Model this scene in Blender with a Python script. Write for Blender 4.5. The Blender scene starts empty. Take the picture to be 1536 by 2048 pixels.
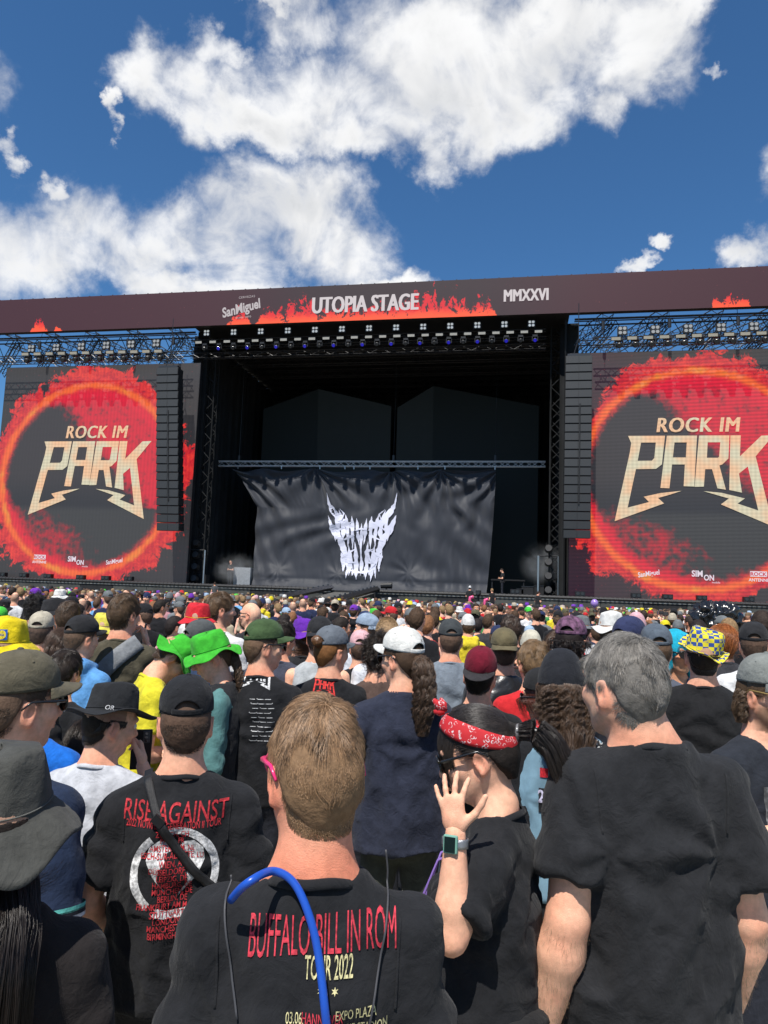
import bpy, bmesh, math, random
import numpy as np
from mathutils import Vector, Matrix
from mathutils.geometry import tessellate_polygon
from mathutils.bvhtree import BVHTree

random.seed(7); rng = np.random.default_rng(7)
sc = bpy.context.scene
col = sc.collection
R_ = math.radians

# ------------------------------------------------------------------ camera
FPX = 1460.0                      # focal length in pixels of the 1536 x 2048 picture
YAW, PITCH, ROLL = R_(10.7), math.atan((1193 - 1024) / FPX), R_(2.05)
EYE = np.array([0.0, 0.0, 1.95])
cF = np.array([-math.sin(YAW) * math.cos(PITCH), math.cos(YAW) * math.cos(PITCH), math.sin(PITCH)])
_r = np.array([math.cos(YAW), math.sin(YAW), 0.0]); _u = np.cross(_r, cF)
cR = _r * math.cos(ROLL) + _u * math.sin(ROLL); cU = -_r * math.sin(ROLL) + _u * math.cos(ROLL)
cd = bpy.data.cameras.new('camera'); cam = bpy.data.objects.new('camera', cd); col.objects.link(cam)
cam.matrix_world = Matrix(((cR[0], cU[0], -cF[0], EYE[0]), (cR[1], cU[1], -cF[1], EYE[1]), (cR[2], cU[2], -cF[2], EYE[2]), (0, 0, 0, 1)))
cd.sensor_fit = 'VERTICAL'; cd.sensor_height = 36.0; cd.lens = 36.0 * FPX / 2048.0
cd.clip_start = 0.05; cd.clip_end = 3000
sc.camera = cam

def ray(px, py):
    return cF + cR * ((px - 768) / FPX) + cU * ((1024 - py) / FPX)
def P(px, py, d):                 # a point of the picture at a distance along the view axis
    return EYE + ray(px, py) * d
def S(px, py, y=54.0):            # a point of the picture on the stage's front plane (or one parallel to it)
    v = ray(px, py); t = (y - EYE[1]) / v[1]
    return EYE + v * t

# ------------------------------------------------------------------ sun, sky, exposure
SUN_AZ = YAW + math.pi - R_(22)     # direction the sun stands in, counted like yaw: behind the camera, a little left
SUN_EL = R_(61)
sdir = np.array([-math.sin(SUN_AZ) * math.cos(SUN_EL), math.cos(SUN_AZ) * math.cos(SUN_EL), math.sin(SUN_EL)])
sl = bpy.data.lights.new('sun', 'SUN'); sl.energy = 4.9; sl.angle = R_(0.53); sl.color = (1.0, 0.955, 0.89)
so = bpy.data.objects.new('sun', sl); col.objects.link(so); so.location = (0, -10, 40)
so.rotation_euler = Vector(sdir).to_track_quat('Z', 'Y').to_euler()
sc.view_settings.view_transform = 'Standard'; sc.view_settings.look = 'None'
sc.view_settings.exposure = 0.28; sc.view_settings.gamma = 1.0; sc.view_settings.use_curve_mapping = False
sc.cycles.use_denoising = True
sc.cycles.max_bounces = 5; sc.cycles.diffuse_bounces = 2; sc.cycles.glossy_bounces = 2
sc.cycles.transmission_bounces = 3; sc.cycles.transparent_max_bounces = 8; sc.cycles.volume_bounces = 0

class NT:
    """small helper to write node maths as expressions"""
    def __init__(s, tree): s.t = tree
    def node(s, kind, **kw):
        n = s.t.nodes.new(kind)
        for k, v in kw.items(): setattr(n, k, v)
        return n
    def put(s, sock, v):
        if v is None: return
        if isinstance(v, bpy.types.NodeSocket): s.t.links.new(v, sock)
        elif isinstance(v, (tuple, list)) and len(v) == 3 and len(sock.default_value) == 4: sock.default_value = (*v, 1)
        else: sock.default_value = v
    def m(s, op, a, b=None, c=None, clamp=False):
        n = s.node('ShaderNodeMath', operation=op, use_clamp=clamp)
        for i, v in enumerate((a, b, c)): s.put(n.inputs[i], v)
        return n.outputs[0]
    def add(s, a, b): return s.m('ADD', a, b)
    def sub(s, a, b): return s.m('SUBTRACT', a, b)
    def mul(s, a, b): return s.m('MULTIPLY', a, b)
    def ss(s, x, lo, hi, a=0.0, b=1.0):
        n = s.node('ShaderNodeMapRange', interpolation_type='SMOOTHSTEP')
        for i, v in enumerate((x, lo, hi, a, b)): s.put(n.inputs[i], v)
        return n.outputs[0]
    def xyz(s, v):
        n = s.node('ShaderNodeSeparateXYZ'); s.put(n.inputs[0], v); return n.outputs
    def comb(s, x, y, z):
        n = s.node('ShaderNodeCombineXYZ')
        for i, v in enumerate((x, y, z)): s.put(n.inputs[i], v)
        return n.outputs[0]
    def vm(s, op, a, b):
        n = s.node('ShaderNodeVectorMath', operation=op); s.put(n.inputs[0], a); s.put(n.inputs[1], b); return n.outputs[0]
    def noise(s, v, scale, detail=4, rough=.55, dist=0.0, dims='3D'):
        n = s.node('ShaderNodeTexNoise', noise_dimensions=dims)
        s.put(n.inputs['Vector'], v); n.inputs['Scale'].default_value = scale; n.inputs['Detail'].default_value = detail
        n.inputs['Roughness'].default_value = rough; n.inputs['Distortion'].default_value = dist
        return n.outputs[0]
    def mix(s, f, a, b, blend='MIX'):
        n = s.node('ShaderNodeMix', data_type='RGBA', blend_type=blend)
        s.put(n.inputs[0], f); s.put(n.inputs[6], a); s.put(n.inputs[7], b); return n.outputs[2]

def azel(px, py):
    v = ray(px, py); v = v / np.linalg.norm(v)
    return math.atan2(v[0], v[1]), math.asin(v[2])

wd = bpy.data.worlds.new("World"); sc.world = wd; wd.use_nodes = True
wt = wd.node_tree; wt.nodes.clear(); W = NT(wt)
wout = W.node('ShaderNodeOutputWorld')
sky = W.node('ShaderNodeTexSky', sky_type='NISHITA', sun_disc=False)
sky.sun_elevation = SUN_EL; sky.sun_rotation = -SUN_AZ; sky.air_density = 1.0; sky.dust_density = 0.25; sky.ozone_density = 3.0; sky.altitude = 300
skyc = W.mix(1.0, sky.outputs[0], (0.46, 0.78, 1.0), 'MULTIPLY')
bg1 = W.node('ShaderNodeBackground'); W.put(bg1.inputs[0], skyc); bg1.inputs[1].default_value = 0.100
tc = W.node('ShaderNodeTexCoord'); gen = tc.outputs['Generated']
BLOBS = [(300, 150, 80, 75), (400, 175, 130, 75), (460, 110, 55, 45), (530, 235, 120, 60), (660, 200, 150, 95), (700, 290, 110, 50), (800, 120, 130, 120), (900, 60, 230, 110), (1000, 150, 170, 115),
         (870, 310, 55, 55), (1010, 245, 100, 55), (1260, 70, 115, 105), (1190, 195, 55, 70), (610, 45, 80, 75), (540, 5, 50, 25), (1130, 10, 250, 60), (1360, 10, 60, 50), (960, 230, 140, 80), (760, 220, 130, 90), (880, 200, 150, 90), (1080, 80, 160, 110),
         (40, 520, 150, 95), (200, 470, 150, 95), (330, 450, 130, 90), (480, 470, 150, 115), (600, 440, 120, 100), (670, 490, 100, 85), (760, 555, 70, 30), (350, 570, 420, 50), (95, 375, 32, 34),
         (1530, 480, 70, 55), (12, 312, 26, 30), (215, 213, 18, 34), (1240, 545, 50, 14), (1305, 503, 26, 15), (1400, 98, 30, 15),
         (1700, 250, 150, 90), (-180, 100, 170, 110), (1900, 500, 180, 90), (-300, 480, 220, 110), (700, -260, 300, 110), (1500, -350, 280, 120), (100, -420, 260, 120)]
def clouds(vec):
    x, y, z = W.xyz(vec)
    az = W.m('ARCTAN2', x, y); el = W.m('ARCSINE', z)
    wob = W.noise(vec, 7, 7, .62); wob2 = W.noise(W.vm('ADD', vec, (3.1, 1.7, .4)), 7, 7, .62)
    az = W.add(az, W.mul(W.sub(wob, .5), .22)); el = W.add(el, W.mul(W.sub(wob2, .5), .17))
    B = None
    for (cx, cy, rx, ry) in BLOBS:
        a0, e0 = azel(cx, cy)
        ra = max(abs(azel(cx + rx, cy)[0] - a0), .01); re = max(abs(azel(cx, cy + ry)[1] - e0), .008)
        qa = W.mul(W.sub(az, a0), 1 / ra); qe = W.mul(W.sub(el, e0), 1 / re)
        d = W.m('MULTIPLY_ADD', qa, qa, W.mul(qe, qe))
        b = W.m('SUBTRACT', 1.15, d)
        b = W.m('MAXIMUM', W.mul(b, 1 / 1.15), -1.5)
        B = b if B is None else W.m('SMOOTH_MAX', B, b, .25)
    # beyond the picture the sky goes on with the same broken cloud
    zz = W.m('MAXIMUM', z, .12)
    pl = W.comb(W.m('DIVIDE', x, zz), W.m('DIVIDE', y, zz), 0.0)
    G = W.mul(W.sub(W.noise(pl, .8, 3, .5), .56), 5.0)
    away = W.ss(W.add(W.mul(x, float(-math.sin(YAW))), W.mul(y, float(math.cos(YAW)))), .25, .55)   # 0 behind and overhead
    B = W.add(W.mul(B, away), W.mul(G, W.sub(1.0, away)))
    f1 = W.noise(vec, 8.5, 10, .60, .5)
    f2 = W.noise(vec, 30, 7, .62, .6)
    n = W.add(W.mul(W.sub(f1, .5), 3.3), W.mul(W.sub(f2, .5), 1.05))
    return W.add(W.mul(B, 1.0), W.sub(n, .12)), f1, f2
dn, f1, f2 = clouds(gen)
mask = W.m('POWER', W.ss(dn, -.70, 1.15), 1.35)
# thickness seen towards the light: thin edges white, thick bases grey
upv = W.vm('ADD', gen, tuple(float(v) for v in (0, 0, .028)))
g1 = W.noise(upv, 8.5, 4, .5, .5); f1s = W.noise(gen, 8.5, 4, .5, .5)
shade = W.add(W.ss(W.sub(f1s, g1), -.14, .14), W.mul(W.sub(f2, .5), .12))
thick = W.ss(dn, .5, 2.1)
low = W.noise(gen, 5, 3, .5)
val = W.m('ADD', W.mul(W.ss(shade, -.1, 1.1), .16), .84)
val = W.sub(val, W.mul(thick, W.mul(W.ss(low, .34, .62), .32)))
ccol = W.mix(W.ss(val, .55, .90), (.74, .79, .86), (1.0, 1.0, 1.0))
bg2 = W.node('ShaderNodeBackground'); W.put(bg2.inputs[0], ccol); W.put(bg2.inputs[1], W.mul(val, .86))
mx = W.node('ShaderNodeMixShader'); W.put(mx.inputs[0], W.mul(mask, .97)); wt.links.new(bg1.outputs[0], mx.inputs[1]); wt.links.new(bg2.outputs[0], mx.inputs[2])
wt.links.new(mx.outputs[0], wout.inputs[0])
wd.cycles.sampling_method = 'MANUAL'; wd.cycles.sample_map_resolution = 256

# ------------------------------------------------------------------ materials
MATS = {}
def mat(key, color, rough=.7, metal=0.0, bump=0.0, bscale=200.0, var=0.0, vscale=6.0, sheen=0.0, spec=.4, sss=0.0, emit=None, attr=None, estr=1.0, coat=0.0, crease=0.0):
    if key in MATS: return MATS[key]
    m = bpy.data.materials.new(key); m.use_nodes = True
    T = NT(m.node_tree); b = m.node_tree.nodes['Principled BSDF']
    tcn = T.node('ShaderNodeTexCoord').outputs['Object']
    c = None
    if attr:
        an = T.node('ShaderNodeAttribute'); an.attribute_name = attr; c = an.outputs['Color']
    if var > 0:
        n = T.noise(tcn, vscale, 5, .6)
        f = T.ss(n, .3, .7, 1 - var, 1 + var)
        vv = T.node('ShaderNodeVectorMath', operation='SCALE')
        if c is None: vv.inputs[0].default_value = color
        else: T.put(vv.inputs[0], c)
        T.put(vv.inputs['Scale'], f); c = vv.outputs[0]
    T.put(b.inputs['Base Color'], c if c is not None else tuple(color))
    b.inputs['Roughness'].default_value = rough; b.inputs['Metallic'].default_value = metal
    b.inputs['Specular IOR Level'].default_value = spec
    if sheen: b.inputs['Sheen Weight'].default_value = sheen; b.inputs['Sheen Roughness'].default_value = .5
    if coat: b.inputs['Coat Weight'].default_value = coat; b.inputs['Coat Roughness'].default_value = .15
    if sss:
        b.inputs['Subsurface Weight'].default_value = sss; b.inputs['Subsurface Radius'].default_value = (1, .35, .2); b.inputs['Subsurface Scale'].default_value = .008
    if emit is not None:
        b.inputs['Emission Color'].default_value = (*emit, 1); b.inputs['Emission Strength'].default_value = estr
    if bump > 0:
        bn = T.node('ShaderNodeBump'); bn.inputs['Strength'].default_value = bump; bn.inputs['Distance'].default_value = .004
        T.put(bn.inputs['Height'], T.noise(tcn, bscale, 3, .6))
        if crease > 0:
            b2 = T.node('ShaderNodeBump'); b2.inputs['Strength'].default_value = crease; b2.inputs['Distance'].default_value = .016
            w_ = T.noise(tcn, 9, 3, .5); r_ = T.m('ABSOLUTE', T.sub(T.noise(T.vm('ADD', tcn, T.comb(T.mul(w_, .10), T.mul(w_, .07), T.mul(w_, .12))), 15, 6, .55, .4), .5))
            T.put(b2.inputs['Height'], T.add(T.mul(r_, -1.6), T.mul(T.noise(tcn, 38, 5, .6), .5))); m.node_tree.links.new(b2.outputs[0], bn.inputs['Normal'])
        T.put(b.inputs['Normal'], bn.outputs[0])
    MATS[key] = m
    return m
def srgb(r, g, b):
    f = lambda c: (c / 255 / 12.92) if c / 255 <= .04045 else ((c / 255 + .055) / 1.055) ** 2.4
    return (f(r), f(g), f(b))
def cloth(r, g, b, sheen=.06):      # linear colour of a cotton fabric
    return mat('fabric_%03d_%03d_%03d' % (r * 999, g * 999, b * 999), (r, g, b), rough=.92, bump=.3, bscale=900, var=.16, vscale=26, sheen=sheen, spec=.15, crease=.42)

# ------------------------------------------------------------------ mesh helpers
def mesh_np(name, v, f, mats=(), smooth=True, mi=None, colr=None):
    """v (n,3), f a list of arrays of faces (k,3)/(k,4) or one such array"""
    me = bpy.data.meshes.new(name)
    fs = f if isinstance(f, list) else [f]
    fs = [np.asarray(a, np.int32) for a in fs if len(a)]
    nl = sum(a.size for a in fs); nf = sum(len(a) for a in fs)
    me.vertices.add(len(v)); me.vertices.foreach_set('co', np.asarray(v, np.float32).ravel())
    me.loops.add(nl); me.loops.foreach_set('vertex_index', np.concatenate([a.ravel() for a in fs]))
    tot = np.concatenate([np.full(len(a), a.shape[1], np.int32) for a in fs])
    st = np.concatenate([[0], np.cumsum(tot)[:-1]]).astype(np.int32)
    me.polygons.add(nf); me.polygons.foreach_set('loop_start', st); me.polygons.foreach_set('loop_total', tot)
    me.polygons.foreach_set('use_smooth', np.full(nf, smooth))
    if mi is not None: me.polygons.foreach_set('material_index', np.asarray(mi, np.int32))
    for m in mats: me.materials.append(m)
    if colr is not None:
        a = me.color_attributes.new('col', 'FLOAT_COLOR', 'POINT')
        a.data.foreach_set('color', np.concatenate([colr, np.ones((len(v), 1))], 1).astype(np.float32).ravel())
    me.update(calc_edges=True)
    return me
def link(name, data, parent=None, loc=None, rot=None):
    o = bpy.data.objects.new(name, data); col.objects.link(o)
    if parent is not None: o.parent = parent
    if loc is not None: o.location = loc
    if rot is not None: o.rotation_euler = rot
    return o
def tag(o, label=None, cat=None, group=None, kind=None):
    if label: o['label'] = label
    if cat: o['category'] = cat
    if group: o['group'] = group
    if kind: o['kind'] = kind
    return o
def thing(name, label, cat, loc=(0, 0, 0), rotz=0.0, group=None):
    o = link(name, None, None, tuple(float(v) for v in loc), (0, 0, rotz))
    o.empty_display_size = .1
    return tag(o, label, cat, group)

class MB:
    """collects boxes, tubes, prisms, lathes: one mesh"""
    def __init__(s): s.v = []; s.f3 = []; s.f4 = []; s.n = 0
    def raw(s, v, f):
        v = np.asarray(v, float); f = np.asarray(f, int) + s.n
        s.v.append(v); (s.f3 if f.shape[1] == 3 else s.f4).append(f); s.n += len(v); return s
    def box(s, c, size, R=None):
        d = np.array([[x, y, z] for x in (-.5, .5) for y in (-.5, .5) for z in (-.5, .5)]) * np.asarray(size, float)
        if R is not None: d = d @ np.asarray(R).T
        return s.raw(d + np.asarray(c, float), [[0, 1, 3, 2], [4, 6, 7, 5], [0, 4, 5, 1], [2, 3, 7, 6], [0, 2, 6, 4], [1, 5, 7, 3]])
    def span(s, lo, hi):
        lo = np.asarray(lo, float); hi = np.asarray(hi, float); return s.box((lo + hi) / 2, np.abs(hi - lo))
    def tube(s, pts, r, n=6, cap=True):
        pts = np.asarray(pts, float); k = len(pts); r = np.broadcast_to(np.asarray(r, float), (k,))
        t = np.gradient(pts, axis=0); t /= np.linalg.norm(t, axis=1, keepdims=True) + 1e-12
        a = np.array([0, 0, 1.0]) if abs(t[0][2]) < .9 else np.array([1.0, 0, 0])
        V = []
        for i in range(k):
            u = a - t[i] * (a @ t[i]); u /= np.linalg.norm(u) + 1e-12; a = u; w = np.cross(t[i], u)
            an = np.linspace(0, 2 * math.pi, n, endpoint=False)
            V.append(pts[i] + r[i] * (np.cos(an)[:, None] * u + np.sin(an)[:, None] * w))
        V = np.concatenate(V); i = np.arange(k - 1)[:, None] * n; j = np.arange(n)[None, :]; j2 = (j + 1) % n
        F = np.stack([i + j, i + j2, i + n + j2, i + n + j], -1).reshape(-1, 4)
        base = s.n; s.raw(V, F)
        if cap:
            c0 = s.n; s.v.append(np.array([pts[0], pts[-1]])); s.n += 2
            j = np.arange(n); j2 = (j + 1) % n
            s.f3.append(np.stack([np.full(n, c0), base + j2, base + j], -1)); e = base + (k - 1) * n
            s.f3.append(np.stack([np.full(n, c0 + 1), e + j, e + j2], -1))
        return s
    def bar(s, a, b, r, n=4): return s.tube([a, b], r, n)
    def grid(s, A, wrap=False):
        """A (r,c,3) grid of points"""
        r, c = A.shape[:2]; idx = np.arange(r * c).reshape(r, c)
        if wrap: idx = np.concatenate([idx, idx[:, :1]], 1)
        F = np.stack([idx[:-1, :-1], idx[:-1, 1:], idx[1:, 1:], idx[1:, :-1]], -1).reshape(-1, 4)
        return s.raw(A.reshape(-1, 3), F)
    def prism(s, loops, f, thick):
        """2D outline(s) (outer, holes...) mapped by f(u,v,w) with w = 0 front, thick back"""
        tri = tessellate_polygon([[Vector((u, v, 0)) for u, v in l] for l in loops])
        pts = [p for l in loops for p in l]; n = len(pts)
        V = [f(u, v, 0.0) for u, v in pts] + [f(u, v, thick) for u, v in pts]
        F = [tuple(t) for t in tri] + [tuple(i + n for i in t[::-1]) for t in tri]
        q = []; o = 0
        for l in loops:
            k = len(l)
            for i in range(k): j = (i + 1) % k; q.append((o + i, o + j, o + j + n, o + i + n))
            o += k
        b = s.n; s.raw(V, F); s.f4.append(np.asarray(q) + b); return s
    def data(s): return np.concatenate(s.v), [np.concatenate(x) for x in (s.f3, s.f4) if x]
    def mesh(s, name, m, smooth=False, off=(0, 0, 0), mul=1.0):
        v, f = s.data(); return mesh_np(name, (v - np.asarray(off, float)) * mul, f, m if isinstance(m, (list, tuple)) else [m], smooth)
    def build(s, name, m, parent=None, smooth=False, off=None):
        if off is None: off = tuple(parent.location) if parent is not None and parent.parent is None else (tuple(parent.parent.location) if parent is not None else (0, 0, 0))
        return link(name, s.mesh(name, m, smooth, off), parent)

# smooth random noise on points
_tab = rng.random((32, 32, 32))
def vnoise(p):
    p = np.asarray(p, float); i = np.floor(p).astype(int); f = p - i; f = f * f * (3 - 2 * f); i &= 31; j = (i + 1) & 31
    x0, y0, z0 = i.T; x1, y1, z1 = j.T; fx, fy, fz = f.T
    L = lambda a, b, t: a + (b - a) * t
    return L(L(L(_tab[x0, y0, z0], _tab[x1, y0, z0], fx), L(_tab[x0, y1, z0], _tab[x1, y1, z0], fx), fy),
             L(L(_tab[x0, y0, z1], _tab[x1, y0, z1], fx), L(_tab[x0, y1, z1], _tab[x1, y1, z1], fx), fy), fz) * 2 - 1
def fbm(p, o=3):
    s = 0; a = 1.0; p = np.asarray(p, float)
    for k in range(o): s = s + a * vnoise(p * 2 ** k + 7.3 * k); a *= .5
    return s

_fonts = {}
def text2d(t, size=1.0, bold=0.0, shear=0.0, xs=1.0, spacing=1.0, maxedge=None):
    """flat lettering: vertices (n,2) centred on x, on the baseline, and triangles"""
    key = (t, bold, shear, spacing)
    if key not in _fonts:
        cu = bpy.data.curves.new('lettering', 'FONT'); cu.body = t; cu.align_x = 'CENTER'; cu.offset = bold; cu.shear = shear; cu.space_character = spacing; cu.resolution_u = 3
        o = bpy.data.objects.new('lettering', cu); col.objects.link(o)
        dg = bpy.context.evaluated_depsgraph_get(); dg.update()
        me = bpy.data.meshes.new_from_object(o.evaluated_get(dg))
        bm = bmesh.new(); bm.from_mesh(me); bmesh.ops.triangulate(bm, faces=bm.faces[:])
        v = np.array([x.co[:2] for x in bm.verts]).reshape(-1, 2); f = np.array([[x.index for x in q.verts] for q in bm.faces]).reshape(-1, 3)
        bm.free(); bpy.data.meshes.remove(me); bpy.data.objects.remove(o); bpy.data.curves.remove(cu)
        if len(v):
            v[:, 0] -= (v[:, 0].min() + v[:, 0].max()) / 2
        _fonts[key] = (v, f)
    v, f = _fonts[key]; v = v.copy(); v[:, 0] *= size * xs; v[:, 1] *= size
    return v, f
def refine(v, f, maxedge):
    """split triangles until edges are short enough to follow a curved surface"""
    bm = bmesh.new(); vs = [bm.verts.new((a, b, 0)) for a, b in v]
    for t in f:
        try: bm.faces.new([vs[i] for i in t])
        except ValueError: pass
    for _ in range(4):
        e = [x for x in bm.edges if x.calc_length() > maxedge]
        if not e: break
        bmesh.ops.subdivide_edges(bm, edges=e, cuts=1); bmesh.ops.triangulate(bm, faces=bm.faces[:])
    bm.verts.index_update()
    V = np.array([x.co[:2] for x in bm.verts]); F = np.array([[x.index for x in q.verts] for q in bm.faces]); bm.free()
    return V, F
# ================================================================== ground
black = mat('matt_black', (.012, .012, .013), rough=.75, var=.25, vscale=1.5)
steel_black = mat('black_steel', (.016, .016, .018), rough=.45, spec=.5)
steel_dark = mat('dark_steel', (.05, .052, .056), rough=.42, metal=.5)
alu = mat('aluminium', (.55, .56, .57), rough=.32, metal=.9)
rubber = mat('rubber', (.018, .018, .019), rough=.55, bump=.3, bscale=30)
g = MB(); g.raw([(-900, -900, 0), (900, -900, 0), (900, 900, 0), (-900, 900, 0)], [[0, 1, 2, 3]])
ground = g.build('ground', mat('trampled_ground', (.16, .145, .11), rough=.95, bump=.6, bscale=8, var=.35, vscale=1.2))
tag(ground, kind='structure')
# ribbed temporary floor panels under the nearest people
pm = MB(); pm.span((-.59, -.59, .012), (.59, .59, .040))
for k in range(12): pm.span((-.57 + k * .096, -.58, .040), (-.515 + k * .096, .58, .058))
pmesh = pm.mesh('floor_panel', mat('floor_panel_plastic', (.43, .41, .33), rough=.7, var=.25, vscale=3))
for i in range(-3, 5):
    for j in range(1, 8):
        cx, cy = i * 1.2, j * 1.2 + .3
        o = link('floor_panel', pmesh, ground, (cx - .9 - .19 * cy, cy, rng.uniform(-.004, .004)), (0, 0, (i + j) % 2 * math.pi / 2 * 0))

# ================================================================== the stage
DZ = 2.3                                    # stage deck height
XL, XR, XC = -26.4, 2.9, -11.75
YF = 54.0
# --- LED contents
def flame_tex(T, u, v, env, seed, scale=1.0):
    """0..1 flame cover of a point u along, v up, under the envelope height env"""
    vec = T.comb(u, T.mul(v, .62), seed)
    n1 = T.noise(vec, .95 * scale, 8, .66, 1.9); n2 = T.noise(vec, 3.4 * scale, 6, .65, 1.5)
    n = T.add(T.mul(T.sub(n1, .52), 5.0), T.mul(T.sub(n2, .5), 2.4))
    return T.sub(T.add(env, T.mul(n, T.m('MAXIMUM', env, .05))), v)
def led_material(name, build, base=(.030, .028, .029)):
    m = bpy.data.materials.new(name); m.use_nodes = True; T = NT(m.node_tree); b = m.node_tree.nodes['Principled BSDF']
    c, s = build(T)
    b.inputs['Base Color'].default_value = (*base, 1); b.inputs['Roughness'].default_value = .5; b.inputs['Specular IOR Level'].default_value = .35
    T.put(b.inputs['Emission Color'], c); T.put(b.inputs['Emission Strength'], s)
    return m
def fascia_pic(T):
    x, y, z = T.xyz(T.node('ShaderNodeTexCoord').outputs['Object'])
    # flame heights along the strip (metres along from the left end of the visible strip)
    def bump(c, w, h): 
        d = T.m('ABSOLUTE', T.mul(T.sub(x, c), 1 / w)); return T.m('MULTIPLY', T.ss(d, 1.0, .25), h)
    env = None
    for q, wq, h in ((478, 30, .95), (545, 40, 1.1), (585, 35, 1.25), (612, 30, 1.7), (680, 70, 1.0), (760, 60, 1.05), (815, 40, 1.2), (830, 14, 2.0), (858, 28, 1.9), (905, 45, 1.5), (965, 30, 1.2), (80, 24, .85), (118, 12, .5), (1434, 10, .8), (1465, 24, .8), (1490, 12, .6)):
        c = float(S(q, 640, YF)[0]); w = wq * .042; b = bump(c, w, h); env = b if env is None else T.m('MAXIMUM', env, b)
    d = flame_tex(T, x, z, env, 1.3, 1.25)
    f = T.mul(T.ss(d, -.02, .16), T.ss(env, .02, .2))
    hot = T.ss(T.add(T.sub(.95, T.mul(z, .7)), T.mul(T.noise(T.comb(x, z, 4.0), 1.6, 4, .6), .5)), .55, 1.15)
    fc = T.mix(hot, (.62, .010, .018), (.90, .085, .022))
    warm = T.ss(T.m('ABSOLUTE', T.add(x, 10.0)), 5.0, 16.0)
    base = T.mix(warm, (.024, .014, .016), (.042, .010, .015))
    vor = T.node('ShaderNodeTexVoronoi'); T.put(vor.inputs['Vector'], T.comb(x, T.mul(z, 1.0), 0.0)); vor.inputs['Scale'].default_value = 3.2
    sp = T.mul(T.ss(vor.outputs['Distance'], .16, .04), T.ss(T.noise(T.comb(x, z, 9.0), 1.4, 3, .6), .5, .72))
    base = T.mix(T.mul(sp, .45), base, (.35, .10, .09))
    return T.mix(f, base, fc), 1.0
def screen_pic(rows):
    def pic(T):
        x, y, z = T.xyz(T.node('ShaderNodeTexCoord').outputs['Object'])
        R = 8.0
        u = T.mul(x, 1 / R); v = T.mul(z, 1 / R)
        vec = T.comb(u, v, rows * 3.0)
        rr = T.m('SQRT', T.m('MULTIPLY_ADD', u, u, T.mul(v, v)))
        ang = T.m('ARCTAN2', v, u)
        # ring and licking flames
        wv = T.comb(T.mul(u, 1.0), T.mul(v, 1.0), rows * 2.2 + .5)
        n1 = T.noise(wv, 4.2, 8, .68, 1.2); n2 = T.noise(wv, 13.0, 6, .68, .9); n0 = T.noise(wv, 1.5, 3, .5, .5)
        env = T.m('MAXIMUM', T.add(.085, T.mul(T.sub(n0, .42), .40)), .03)
        lick = T.add(T.mul(T.sub(n1, .42), 3.4), T.mul(T.sub(n2, .5), 2.2))
        outer = T.sub(T.mul(env, T.add(.8, lick)), T.sub(rr, 1.03))
        fl = T.mul(T.ss(outer, -.012, .035), T.ss(rr, .86, 1.0))
        inner = T.ss(T.add(rr, T.mul(T.sub(n2, .5), .16)), .90, .985)
        cover = T.mul(fl, inner)
        core = T.ss(T.add(T.m('ABSOLUTE', T.sub(rr, 1.0)), T.mul(T.sub(n1, .5), .12)), .060, .006)
        yel = T.ss(T.noise(wv, 5.0, 4, .5), .50, .75)
        hotc = T.mix(yel, (.90, .13, .022), (.82, .28, .03))
        fcol = T.mix(core, T.mix(T.ss(n2, .35, .7), (.50, .008, .022), (.86, .045, .028)), hotc)
        # disc: dark grey rock with glowing red grain
        g1 = T.noise(vec, 7.0, 9, .72, .5); g2 = T.noise(vec, 24.0, 6, .7, .6)
        vor = T.node('ShaderNodeTexVoronoi', feature='SMOOTH_F1'); T.put(vor.inputs['Vector'], T.vm('ADD', vec, (.3, .2, 0))); vor.inputs['Scale'].default_value = 19.0
        grain = T.add(T.add(T.mul(g1, .8), T.mul(g2, .55)), T.mul(vor.outputs['Distance'], .55))
        bias = T.add(T.mul(T.ss(T.m('ADD', T.mul(u, .75), T.mul(v, .7)), .02, .42), .62), T.mul(T.ss(T.m('ADD', T.mul(u, -.25), T.mul(v, -.85)), .20, .60), .50))
        bias = T.add(bias, T.mul(T.ss(rr, .84, 1.0), .40))
        cut = T.ss(v, -.34, -.30); right = T.ss(u, -.3, .35)
        bias = T.sub(bias, T.mul(T.mul(T.sub(1.0, cut), right), .30))
        red = T.mul(T.ss(T.add(grain, T.mul(T.sub(bias, .5), 1.5)), .62, 1.15), T.ss(rr, 1.03, .99))
        rc = T.mix(T.ss(bias, .25, .75), (.34, .005, .014), (.74, .008, .030))
        dark = T.mix(T.mul(T.ss(v, -.28, -.36), T.ss(rr, 1.0, .96)), T.mix(T.mul(T.ss(rr, 1.0, .97), T.ss(v, .1, -.3)), (.030, .026, .027), (.010, .012, .016)), (.030, .032, .032))
        outn = T.mix(T.ss(u, -.3, -1.0) if rows == 0 else T.ss(u, -.2, -.9), (.030, .027, .028), (.026, .025, .025) if rows == 0 else (.034, .010, .016))
        basec = T.mix(T.ss(rr, .99, 1.01), dark, outn)
        c = T.mix(red, basec, rc)
        c = T.mix(cover, c, fcol)
        spn = T.node('ShaderNodeTexVoronoi'); T.put(spn.inputs['Vector'], vec); spn.inputs['Scale'].default_value = 22
        c = T.mix(T.mul(T.mul(T.ss(spn.outputs['Distance'], .12, .03), T.ss(rr, 1.02, 1.1)), .5), c, (.5, .05, .06))
        # LED rows and columns, with the slow beat between them that the picture shows
        fine = T.m('SINE', T.mul(T.add(z, T.mul(x, -.035)), 2 * math.pi / (.27 if rows else .5)))
        colm = T.m('SINE', T.mul(x, 2 * math.pi / (.42 if rows else .31)))
        k = T.add(T.add(.74 if rows else .77, T.mul(fine, .15 if rows else .02)), T.mul(colm, .03 if rows else .06))
        return c, k
    return pic
mat_fascia = led_material('led_fascia_picture', fascia_pic, (.016, .011, .012))
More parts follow.
